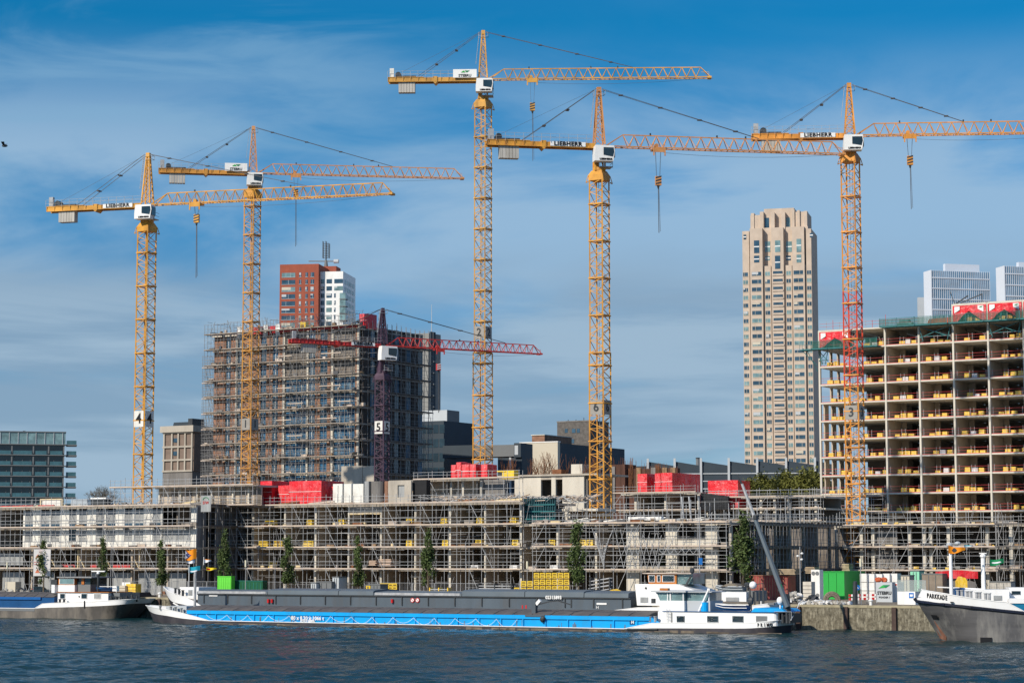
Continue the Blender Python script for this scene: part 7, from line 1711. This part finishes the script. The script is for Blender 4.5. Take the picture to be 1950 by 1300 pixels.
# ------------------------------------------------------------------ things on the quay
def spot(px, D, rot_=A_SITE, py=1120): return Fr(*at(px, py, D)[:2], rot_)
def qbox(name, lab, cat, x0, x1, yt, D, dep, mt, bot=None, zbase=ZQ, rot_=A_SITE, group=None, extra=None, yb=None):
    D = fixD(x0, D); f = spot(x0, D, rot_); b = f.s_(x1, 1120); zt = f.z_(x0, yt); zb_ = zbase if yb is None else f.z_(x0, yb)
    T = thing(name, lab, cat, f, 0, 0, zb_, group=group); OFF[T.name] = (0, 0, zb_)
    MB().box(0, b, 0, dep, zb_, zt).build('body', mt, T)
    if extra: extra(T, b, zb_, zt, dep, f)
    return T
def ribs(mt, n, side=True):
    def ex(T, b, z0, z1, dep, f):
        m = MB()
        for i in range(n): x = b*(i+.5)/n; m.box(x-.06, x+.06, -.04, 0, z0+.15, z1-.15)
        if side:
            for i in range(int(dep/.5)): m.box(b, b+.04, .2+i*.5, .35+i*.5, z0+.15, z1-.15)
        m.build('ribs', mt, T); MB().box(-.03, b+.03, -.06, dep+.03, z1, z1+.1).build('top_rail', mt, T)
    return ex
def door_bars(mt, n=2):
    def ex(T, b, z0, z1, dep, f):
        for i in range(n): x = b*(i+1)/(n+1); MB().bar((x, -.06, z0+.1), (x, -.06, z1-.1), .04).build('door_bar', mt, T)
        MB().box(-.04, b+.04, -.07, dep+.04, z1, z1+.12).build('top_rail', mt, T)
    return ex
qbox('site_container', 'bright green site container with dark green shaded side on the right quay', 'container', 1563, 1608, 1089, 272, 7, GREENC, extra=door_bars(GREENC))
qbox('waste_container', 'lime green container behind the slate barge bow, under a slim tree', 'container', 414, 440, 1097.5, 272, .8, GREENL, extra=ribs(GREENL, 6))
qbox('site_container', 'dark green low container right of the lime green one', 'container', 446, 500, 1106, 276, 1.0, mat('bottle_green', (.01,.09,.04), .5, var=.2), extra=ribs(NETG, 8, False))
def blueline(T, b, z0, z1, dep, f): MB().box(0, b, -.1, .1, z1+.1, z1+.3).build('trim', TFLAG, T)
qbox('long_container', 'faded red long container with rusty top, left of the lamp post', 'container', 1428, 1500, 1096, 268, 2.5, mat('faded_red', (.30,.05,.05), .6, var=.3, stain_or_gleam=(.35,.15,.12), stain_or_gleam_amt=.5), extra=ribs(RUSTP, 14, False))
def fans(T, b, z0, z1, dep, f):
    for q in (.27, .73):
        for zz in (z1-.45, z0+.6): m = MB(); m.bar((b*q, -.02, zz), (b*q, -.06, zz), .24, n=14); m.build('fan_grille', CLADM, T)
qbox('ventilation_unit', 'white cabinet with round fans beside the bright green container', 'cabinet', 1545, 1561, 1084, 266, 1.2, WHITE, extra=fans)
def layers(mt, n):
    def ex(T, b, z0, z1, dep, f):
        m = MB()
        for i in range(1, n): z = z0+(z1-z0)*i/n; m.box(-.01, b+.01, -.03, 0, z-.03, z+.03)
        m.build('gaps', mt, T)
    return ex
qbox('slab_stack', 'stack of cream slabs left of the white cabinet', 'slabs', 1529, 1545, 1107, 260, 1.2, CONCW, extra=layers(CONCD, 5))
for q in range(5):
    x = 1638+q*14.6
    qbox('wrapped_stack', 'tall white wrapped stack behind the grey lettered box, %s from the left' % ORD[q+1], 'stack', x, x+12.6, 1092+R.uniform(-.6, .6), 272, 1.4, WWRAP, extra=layers(CONCD, 3), group='white wrapped stacks')
def steb(T, b, z0, z1, dep, f):
    o = (b*.52, -.05, z0+(z1-z0)*.46); text_mb('STEBRU', .52, DARKG, o, (1,0,0), (0,0,1), bold=.015).build('lettering', DARKG, T)
    text_mb('PARKKADE 1' if False else 'PONDER 1', .3, DARKG, (b*.52, -.05, z0+(z1-z0)*.24), (1,0,0), (0,0,1)).build('small_lettering', DARKG, T)
    m = MB(); c = (b*.5, z0+(z1-z0)*.78); m.prism([(c[0]-.7, c[1]-.2), (c[0]-.1, c[1]+.2), (c[0]+.15, c[1]-.1)], 'y', -.05, -.02, GREENC); m.prism([(c[0]-.1, c[1]+.2), (c[0]+.75, c[1]+.22), (c[0]+.2, c[1]-.15)], 'y', -.06, -.03, GFLAG); m.build('emblem', GREENC, T)
qbox('material_box', 'pale grey box lettered STEBRU with green emblem on the quay', 'box', 1668, 1699, 1108, 254, 2.2, CLADG, extra=steb)
qbox('material_box', 'narrow white box with red mark right of the lettered box', 'box', 1699.5, 1709, 1108, 254, 2.0, WHITE, extra=lambda T, b, z0, z1, dep, f: MB().box(.05, b-.05, -.03, 0, z1-.35, z1-.2).build('red_mark', LAMPR, T))
for q, x in enumerate((1679, 1690)):
    m = MB(); m.blob((0,0,.28), .5, .35, .3, jit=.15); solo('orange_bag', m, mat('terracotta', (.45,.10,.04), .7, var=.2), 'terracotta bag on top of the lettered box, %s one' % ('left', 'right')[q], 'bag', spot(x-6, 255.0), 0, 0, at(1690, 1108, 254)[2], local=True)
# red and white barriers
bar_ = MB()
for z in (.45, .85):
    for i in range(4): bar_.box(i*.3-.6, i*.3-.3, -.03, .03, z, z+.26, LAMPR if i % 2 == 0 else WHITE)
for x in (-.55, .55): bar_.box(x-.03, x+.03, -.25, .25, 0, .05, DARKG); bar_.box(x-.03, x+.03, -.03, .03, 0, 1.15, GALV)
o0 = None
for q, (x, D) in enumerate(((1644, 244), (1660, 245), (1626, 242))):
    p = at(x, 1130, D); lb = 'red and white striped barrier, %s of three near the blue sign' % ('middle', 'right', 'left')[q]
    if o0 is None: o0 = solo('traffic_barrier', bar_, GALV, lb, 'barrier', None, p[0], p[1], ZQ, local=True, group='striped barriers')
    else: clone(o0, (p[0], p[1], ZQ), -.1*q, lb)
p = at(1628, 1130, 239.5); m = MB(); m.bar((0,0,0), (.05,0,2.5), .3, n=12, r2=.24); m.blob((.05,0,2.5), .24, .24, .15)
solo('dark_column', m, DARKG, 'dark upright bollard column on the quay before the bright green container', 'bollard', None, p[0], p[1], ZQ, local=True)
# poles
def pole(lab, px, py, D, r=.06, cat='lamp post', name='lamp_post', kind='lamp'):
    D = fixD(px, D); p = at(px, py, D); T = thing(name, lab, cat, None, p[0], D, ZQ, local=True); h = p[2]-ZQ
    m = MB(); m.bar((0,0,0), (0,0,h), r, n=8, r2=r*.7); m.build('pole', GALV, T)
    if kind == 'lamp': m = MB(); m.bar((0,0,h-.9), (0,0,h), .13, n=8); m.build('lamp_head', mat('cream_lamp', (.7,.66,.5), .5), T)
    if kind == 'triple':
        for a, z in ((.25, h-.8), (-.25, h-1.1), (.2, h-1.5)): m = MB(); m.bar((0,0,z), (a,0,z), .03); m.blob((a,0,z), .17, .15, .13); m.build('lamp_head', WHITE, T)
    return T
pole('galvanised post with cream lamp head at the bright green container', 1638.5, 1063, 241)
pole('slender post with three white lamp heads right of the tall crane boom', 1523, 1040, 248, kind='triple')
T = pole('tall mast with small blue sign behind the wooden wheelhouse', 1331, 948, 256, r=.08, cat='mast', name='tall_mast', kind='none')
h = at(1331, 1068, 256)[2]-ZQ; MB().box(-.1, .35, -.1, -.04, h-.4, h+.4).build('blue_sign', SIGNB, T)
for q, (px, py) in enumerate(((14, 1070), (212, 1043), (468, 1066), (524, 1060), (887, 1030), (1004, 1068))): pole('thin quay lamp post in front of the scaffold, %s from the left' % ORD[q+1], px, py, 262, r=.05, kind='lamp' if q in (0, 2, 5) else 'none')
p = at(1633, 1118, 240.5); T = thing('round_sign', 'round blue traffic sign at the striped barriers', 'sign', None, p[0], p[1], ZQ, local=True)
m = MB(); m.bar((0,-.03,p[2]-ZQ), (0,.0,p[2]-ZQ), .3, n=18); d_ = m.build('disc', SIGNB, T); m = MB(); m.bar((-.1,-.05,p[2]-ZQ+.12), (.1,-.05,p[2]-ZQ-.12), .04, WHITE); m.build('arrow', WHITE, d_); MB().bar((0,0.05,0), (0,0.05,p[2]-ZQ+.1), .035).build('pole', GALV, T)
# coil, nets, rubble, slabs
m = MB()
for i in range(22):
    a, b = 2*pi*i/22, 2*pi*(i+1)/22
    for r_ in (.85, .6): m.bar((r_*cos(a), 0, .95+r_*sin(a)), (r_*cos(b), 0, .95+r_*sin(b)), .2, n=6)
p = at(1584, 1130, 246); solo('hose_coil', m, FLESHG, 'brown coiled hose leaning against the bright green container', 'hose', None, p[0], p[1], ZQ-.6, local=True)
def heap(lab, px0, px1, D, h, mt, n=60, s_=.35, cat='rubble heap', name='rubble_heap', seed=1, mats=None):
    D = fixD(px0, D); rg = random.Random(seed); p0, p1 = at(px0, 1125, D), at(px1, 1125, D); w_ = (p1[0]-p0[0])/2; cx = (p1[0]+p0[0])/2; m = MB()
    for i in range(n):
        x = rg.uniform(-1, 1); y = rg.uniform(-1, 1); z = h*max(0, 1-x*x)*(1-.5*y*y)*rg.uniform(.2, 1); k = s_*rg.uniform(.5, 1.3)
        m.blob((x*w_, y*1.0, z), k, k*rg.uniform(.5, 1), k*rg.uniform(.4, .9), rg.choice(mats) if mats else None, nu=6, nv=3, jit=.3, rnd=rg)
    return solo(name, m, mt, lab, cat, None, cx, D, ZQ, local=True, kind='stuff')
heap('pale rubble heap beside the blue barge crane boom', 1496, 1530, 246, 1.5, STONE, seed=2, mats=[STONE, WWRAP, CLADM])
heap('dark net heap on the quay with a mooring line', 1532, 1560, 243, 1.1, DARKG, n=40, seed=3, mats=[DARKG, CABLE])
heap('low scattered pale stone blocks along the right quay', 1522, 1622, 241.5, .35, STONE, n=120, s_=.3, seed=4, mats=[STONE, CONC, WWRAP, CLADG])
heap('purple and grey heap of bicycles and bags left of the wooden wheelhouse', 1168, 1205, 256, 1.1, CLADM, n=80, s_=.25, seed=5, mats=[CLADM, CPURP, GALV, WWRAP])
heap('grey rubble heap behind the left barge hatches', -10, 62, 272, .9, STONE, n=110, s_=.35, seed=6, mats=[STONE, CLADM, CONCD])
heap('rubble and stones between the green containers and quay', 440, 560, 262, .4, STONE, n=70, s_=.3, seed=8, mats=[STONE, CONC, YEL])
qbox('cargo_box', 'cream cardboard coloured box at the far left quay', 'box', 10, 29, 1107, 274, 1.2, CREAM)
for q, (x0, x1, yt, mt) in enumerate(((225, 238, 1114, CREAM), (240, 258, 1111, YELO), (232, 248, 1108, WWRAP))):
    qbox('crate', ('open timber crate beside the yellow one', 'yellow mesh crate right of the small blue dinghy', 'pale crate behind the yellow mesh crate')[q], 'crate', x0, x1, yt, 266+q*1.5, 1.2, mt, extra=layers(WOOD, 4))
for q, (x0, x1, yt, mt, D, lb) in enumerate(((592, 602, 1110, CLADG, 264, 'small white cabinet left of the grey trailer'), (603, 631, 1108, CLADM, 266, 'grey site trailer behind the slate hatches'), (633, 645, 1099, CLADG, 268, 'pale generator box right of the grey trailer'), (697, 705, 1114, YEL, 264, 'small yellow box left of the small pallet stack'),
      (706, 724, 1113, CLADM, 264, 'grey concrete block next to the small yellow box'), (1716, 1732, 1096, CREAM, 268, 'cream box behind the glass booth'), (1734, 1751, 1087, mat('mint_paint', (.25,.62,.42), .5), 272, 'mint green container behind the glass booth'),
      (1756, 1795, 1093, mat('grey_brown_paint', (.22,.18,.14), .6, var=.2), 266, 'grey brown container left of the right ship foremast'), (1796, 1822, 1097, WWRAP, 268, 'white container behind the right ship foremast'), (1885, 1925, 1108, STONE, 268, 'low stone coloured stack at the right ship second mast'))):
    qbox('site_box', lb, 'box', x0, x1, yt, D, 1.8, mt, extra=door_bars(CLADM))
def lump(name, lab, cat, x0, x1, yt, D, mt, zb=None):
    p0, p1 = at(x0, yt, D), at(x1, yt, D); h = p0[2]-(zb or ZQ); w_ = (p1[0]-p0[0]); m = MB(); nx, nz_ = 8, 5; rg = random.Random(int(x0)); prof = []
    for i in range(nx+1): prof.append((w_*i/nx, (.82+.18*sin(pi*i/nx))*h*rg.uniform(.97, 1.03)))
    m.prism([(0, 0)]+[(w_, 0)]+prof[::-1], 'y', 0, 1.6); return solo(name, m, mt, lab, cat, None, p0[0], D, zb or ZQ, local=True)
lump('tarp_load', 'long red tarpaulin covered load behind the right ship masts', 'tarp load', 1786, 1862, 1085, 266, REDTARP, zb=at(1786, 1101, 266)[2])
lump('load_support', 'dark support under the long red tarpaulin load', 'support', 1790, 1858, 1101, 266.3, CONCD)
lump('yellow_bag', 'large yellow bag on the right quay', 'bag', 1824, 1842, 1097, 262, YELO)
lump('yellow_canoe', 'yellow boat hull on the quay behind the slate barge', 'boat', 1158, 1186, 1121, 252, YELO)
# pallets of timber, stacks of tubes
for q, (x0, x1, y0, y1, D, lb) in enumerate(((700, 716, 1066, 1076, 267, 'short pile of pinkish boards on the low scaffold deck'), (718, 745, 1063, 1078, 267, 'long pile of pinkish boards on the low scaffold deck'), (1463, 1515, 1082, 1093, 266, 'wooden pallets stacked on the faded red container'),
                                         (1532, 1552, 1078, 1091, 272, 'brown wooden crate behind the white fan cabinet'), (1603, 1618, 1072, 1086, 276, 'timber stack behind the bright green container'))):
    f = spot(x0, D if D != 267 else 294); b = f.s_(x1, y1); z0_, z1_ = f.z_(x0, y1), f.z_(x0, y0); m = MB(); n = 5
    for i in range(n): z = z0_+(z1_-z0_)*i/n; m.box(R.uniform(0, .2), b-R.uniform(0, .2), R.uniform(0, .1), 1.6, z, z+(z1_-z0_)/n*.65)
    if D == 267: mt = mat('pink_boards', (.55,.40,.30), .8, var=.2)
    else: mt = mat('pallet_wood', (.42,.33,.22), .8, var=.3)
    solo('board_pile', m, mt, lb, 'boards', f, 0, 0, z0_)
for q, (x0, x1, yt, D, sl_, lb) in enumerate(((907, 978, 1110, 262, 0, 'stack of long scaffold tubes left of the tall yellow stack'), (1120, 1165, 1100, 264, .35, 'slanting bundle of scaffold tubes right of the silver car'), (815, 857, 1118, 258, 0, 'rack of tubes on yellow trestles right of the small yellow stack'))):
    D = fixD(x0, D); f = spot(x0, D); b = f.s_(x1, 1115); zt_ = f.z_(x0, yt); T = thing('tube_stack', lb, 'tubes', f, 0, 0, ZQ); m = MB(); n = 6
    for i in range(n):
        for k in range(3): z = ZQ+.2+(zt_-ZQ-.2)*i/n; m.bar((R.uniform(0,.3), k*.25, z), (b-R.uniform(0,.3), k*.25, z+sl_*b*.4), .07)
    m.build('tubes', GALV, T)
    for x in (.3, b*.5, b-.3): MB().box(x-.07, x+.07, -.1, .7, ZQ, zt_).build('trestle', YELO if q == 2 else DARKG, T)
# glass booth with white base, blue square
f = spot(1709, 240.5, A_Q, 1140); T = thing('quay_booth', 'white based glass booth with blue square sign beside the right bow', 'booth', f, 0, 0, ZQ)
b = f.s_(1743, 1140); z1_, z2_ = f.z_(1709, 1125.5), f.z_(1709, 1104)
MB().box(0, b, 0, 1.4, ZQ, z1_).build('white_base', WHITE, T); MB().box(f.s_(1731, 1133), f.s_(1740, 1133), -.04, 0, f.z_(1735, 1138), f.z_(1735, 1128)).build('blue_square', SIGNB, T)
MB().prism([(f.s_(1733, 1133), f.z_(1735, 1135)), (f.s_(1738, 1133), f.z_(1735, 1135)), (f.s_(1739, 1133), f.z_(1735, 1131)), (f.s_(1733, 1133), f.z_(1735, 1131))], 'y', -.07, -.04, WHITE).build('white_mark', WHITE, T)
GL = bpy.data.materials.new('clear_grey_glass'); GL.use_nodes = True; b_ = GL.node_tree.nodes['Principled BSDF']; b_.inputs['Base Color'].default_value = (.45,.52,.5,1); b_.inputs['Alpha'].default_value = .35; b_.inputs['Roughness'].default_value = .1
MB().box(0, b+1.2, .1, .14, z1_+.02, z2_).build('glass_screen', GL, T)
m = MB(); m.bar((0,.1,z2_), (b+1.2,.1,z2_), .03)
for x in (0, b*.5, b, b+1.2): m.bar((x,.1,z1_), (x,.1,z2_), .03)
m.build('frame', GALV, T)
# banner
f = spot(64, 304, 0, 1070); T = thing('banner', 'tall white and pink banner on a frame behind the first slim tree', 'banner', f, 0, 0, ZQ)
b = f.s_(96, 1070); z0_, z1_ = f.z_(64, 1096), f.z_(64, 1045)
BAN = mat('banner_cloth', (.70,.68,.66), .6, var=.04, stain_or_gleam=(.62,.40,.38), stain_or_gleam_amt=.5); MB().box(0, b, 0, .05, z0_, z1_).build('cloth', BAN, T)
for zf_ in (.42, .5): MB().box(.05, b*.4, -.03, 0, z0_+(z1_-z0_)*zf_, z0_+(z1_-z0_)*zf_+.06).build('red_line', LAMPR, T)
for zf_, hh in ((.68, .5), (.12, .55)): MB().prism([(b*.1, z0_+(z1_-z0_)*zf_), (b*.36, z0_+(z1_-z0_)*zf_), (b*.24, z0_+(z1_-z0_)*zf_+hh)], 'y', -.03, 0).build('red_figure', mat('faded_orange', (.7,.2,.1), .6), T)
m = MB()
for x in (0, b): m.bar((x, .1, ZQ), (x, .1, z1_), .05); m.bar((x, .1, z0_), (x+.9*(1 if x else -1), .1, ZQ), .04)
m.build('frame', GALV, T)
# mesh fence panels at the foot of the building
fp = MB()
for x in (0, 3.3): fp.bar((x,0,0), (x,0,2.0), .03)
for z in (.1, 1.0, 2.0): fp.bar((0,0,z), (3.3,0,z), .022)
for i in range(1, 16): fp.bar((i*.206,0,.1), (i*.206,0,2.0), .009)
o0 = None; a0 = FM.s_(250, 1120, -14)
for q in range(19):
    loc = FM.w(a0+q*3.4, -14, ZQ); lb = 'wire mesh fence panel at the foot of the scaffold, %s from the left' % ORD[q+1]
    if o0 is None: o0 = solo('fence_panel', fp, GALV, lb, 'fence', FM, a0, -14, ZQ, local=True, group='mesh fence panels')
    else: clone(o0, loc, A_SITE, lb)
# cars
def car(lab, mt, px0, px1, D, flip=False, wagon=False, rot_=None):
    D = fixD(px0, D); p0, p1 = at(px0, 1120, D), at(px1, 1120, D); L = p1[0]-p0[0]; k = L/4.2
    T = thing('parked_car', lab, 'car', None, (p0[0]+p1[0])/2, D, ZQ, local=True, group='cars parked on the quay'); T.rotation_euler = (0, 0, rot_ or 0)
    s_ = -1 if flip else 1; X = lambda x: x*k*s_
    def pr(poly, y0, y1, mt, nm, par=T):
        m = MB(); m.prism([(X(x), z*k) for x, z in (poly if s_ == 1 else poly[::-1])], 'y', y0*k, y1*k); return m.build(nm, mt, par)
    body = [(-2.1,.35),(2.08,.35),(2.1,.8),(1.95,1.0),(1.55,1.08),(1.45,1.05),(-.75,1.0),(-1.75,.85),(-2.08,.65)]
    b = pr(body, -.88, .88, mt, 'body')
    rf = [(-.85,1.0),(-.15,1.42),(.5,1.5),(1.3,1.42),(1.75,1.05)] if not wagon else [(-.9,1.0),(-.3,1.5),(.4,1.62),(1.6,1.58),(1.95,1.05)]
    pr([(x*.985, z) for x, z in rf], -.74, .74, mt, 'roof')
    ins = [(x*.86+.02, 1.02+(z-1.0)*.84) for x, z in rf]; pr(ins, -.79, .79, GLASSD, 'side_window')
    pr([(.38,1.0),(.45,1.0),(.45,1.42),(.38,1.42)], -.81, .81, mt, 'door_pillar')
    pr([(1.72,.85),(2.0,.85),(1.9,1.12),(1.68,1.2)], -.87, .87, LAMPR, 'tail_light')
    pr([(-2.04,.62),(-1.8,.66),(-1.72,.82),(-1.95,.78)], -.86, .86, GLASSG, 'headlight')
    for x in (-1.3, 1.3):
        for y in (-.9, .72): m = MB(); m.bar((X(x), y*k, .33*k), (X(x), (y+.18)*k, .33*k), .33*k, n=16); wo = m.build('wheel', BLACK, T); m = MB(); yy = y-.01 if y < 0 else y+.19; m.bar((X(x), yy*k, .33*k), (X(x), (yy+.01)*k, .33*k), .2*k, n=12); m.build('rim', GALV, wo)
    return T
car('white hatchback with red tail light parked behind the stern cabins', CARW, 1341, 1402, 256)
car('silver white car behind the slate hatches at the tall yellow stack', CARW, 1112, 1160, 259)
car('dark blue grey estate car behind the left barge wheelhouse', CARD, 60, 100, 275, wagon=True, flip=True)
# extra clutter at the podium foot: pale boxes and stacks in shade
m = MB()
for i in range(260):
    px = R.uniform(1600, 1920); t = R.uniform(-1, 6); z = R.choice((Z1, Z2, Z2, Z3)); a = FR.s_(px, 1050, t); k = R.uniform(.1, .5)
    m.box(a, a+k*2, t, t+k, z, z+k, R.choice((CONCD, CONC, GALVD, WOOD, YELO, CABLE)))
solo('deck_clutter', m, CONC, 'countless small boxes and boards lying on the podium decks', 'building material', FR, FR.s_(1600, 1050), 0, Z1, kind='stuff')
m = MB()
for i in range(420):
    px = R.uniform(440, 1390); t = R.uniform(.3, 5); z = R.choice((Z1, Z2, Z3 if px > 1000 else Z2)); a = FM.s_(px, 1040, t); k = R.uniform(.08, .35)
    m.box(a, a+k*R.choice((1, 2, 5)), t, t+k, z, z+k*R.uniform(.4, 1), R.choice((CONCD, CONC, GALVD, WOOD, CABLE)))
solo('deck_clutter', m, CONC, 'countless small boxes and boards lying on the middle wing decks', 'building material', FM, FM.s_(440, 1040), 0, Z1, kind='stuff')
# small tubes, couplers and boards tangled through the low scaffolds
for fr_, x0, x1, zs_, n_, lb in ((FM, 440, 1390, (ZQ, Z1, Z2, Z3), 620, 'loose tubes, couplers and planks tangled through the middle wing scaffold'), (FW, -10, 372, (ZQ, Z1, Z2, Z3), 170, 'loose tubes and planks tangled through the left wing scaffold'), (FR, 1600, 1945, (ZQ, Z1, Z2, Z3), 260, 'loose tubes and planks tangled through the right podium scaffold')):
    m = MB(); a0, a1 = fr_.s_(x0, 1040), fr_.s_(x1, 1040)
    for i in range(n_):
        a = R.uniform(a0, a1); z = R.choice(zs_); t = R.uniform(-1.6, -.5); h = z+R.uniform(.05, 2.7); q = R.random()
        if q < .4: m.bar((a, -1.62, h), (a, -.6, h), .03)
        elif q < .55: m.bar((a, t, z+.05), (a+R.uniform(.3, 1.3)*R.choice((-1, 1)), t, z+2.7), .03)
        elif q < .75: m.bar((a, t, h), (a+R.uniform(1, 5), t, h), .028)
        else: m.box(a, a+R.uniform(.2, 1.6), t, t+.35, z+.02, z+R.uniform(.08, .6), R.choice((WOOD, BRDK, CONCD, BOARD, TIMBER, CABLE, RUST)))
    solo('loose_tubes', m, GALVD, lb, 'tubes', fr_, a0, -1.6, ZQ, kind='stuff')
m = MB()
for i in range(520):
    px = R.uniform(5, 1390); fr_ = FW if px < 372 else FM
    if px > 1000: z = Z3
    else: z = Z4
    t = R.uniform(.2, 6); p = fr_.s_(px, 960, t); w0 = fr_.w(p, t, z); k = R.uniform(.08, .4); L = k*R.choice((1, 2, 6, 12)); e = fr_.e
    m.bar((w0[0], w0[1], z+k*.6), (w0[0]+e[0]*L, w0[1]+e[1]*L, z+k*.6+R.uniform(0, .3)), k*.45, R.choice((WOOD, BOARD, CONCD, CABLE, GALV, TIMBER, RUST, BRDK)))
solo('roof_clutter', m, WOOD, 'small timber, pipes and boxes strewn over the low roofs', 'building material', None, 0, 0, 0, kind='stuff')
# streaks of rust and scuffs on the blue barge and the slate barge
bb = next(o for o in bpy.data.objects if o.get('label', '').startswith('long bright blue'))
m = MB()
for i in range(46):
    x = R.uniform(cA+1, cB-1) if False else R.uniform(sp(400), sp(1230)); z = R.uniform(.5, 1.2); m.box(x, x+R.uniform(.05, .16), .235, .245, .40, z)
m.build('rust_streaks', mat('rust_streak', (.10, .16, .24), .7, var=.5), bb)
m = MB()
for i in range(60):
    x = R.uniform(sp(400), sp(1480)); L_0 = R.uniform(.3, 2.2); m.box(x, x+L_0, -.012, .0, .02, R.uniform(.08, .3))
m.build('waterline_scum', mat('waterline_scum', (.16,.13,.10), .9, var=.4), bb)

# faint smoke drifting from the chimney behind the shed
sm = bpy.data.materials.new('thin_smoke'); sm.use_nodes = True; t_ = sm.node_tree; t_.nodes.clear(); o_ = N(t_, 'ShaderNodeOutputMaterial'); v_ = N(t_, 'ShaderNodeVolumePrincipled')
v_.inputs['Density'].default_value = .06; v_.inputs['Color'].default_value = (.75, .72, .74, 1); t_.links.new(v_.outputs[0], o_.inputs['Volume'])
m = MB()
m.blob(at(1326, 866, 560), 1.0, .8, .6, sm, nu=12, nv=8, jit=.1); m.blob(at(1338, 861, 560), .9, .7, .5, sm, nu=12, nv=8, jit=.1); m.blob(at(1351, 855, 560), 1.1, .8, .5, sm, nu=12, nv=8, jit=.1)
solo('smoke', m, sm, 'faint wisps of smoke drifting right of the short chimney', 'smoke', None, 0, 0, 0, kind='stuff', local=True)
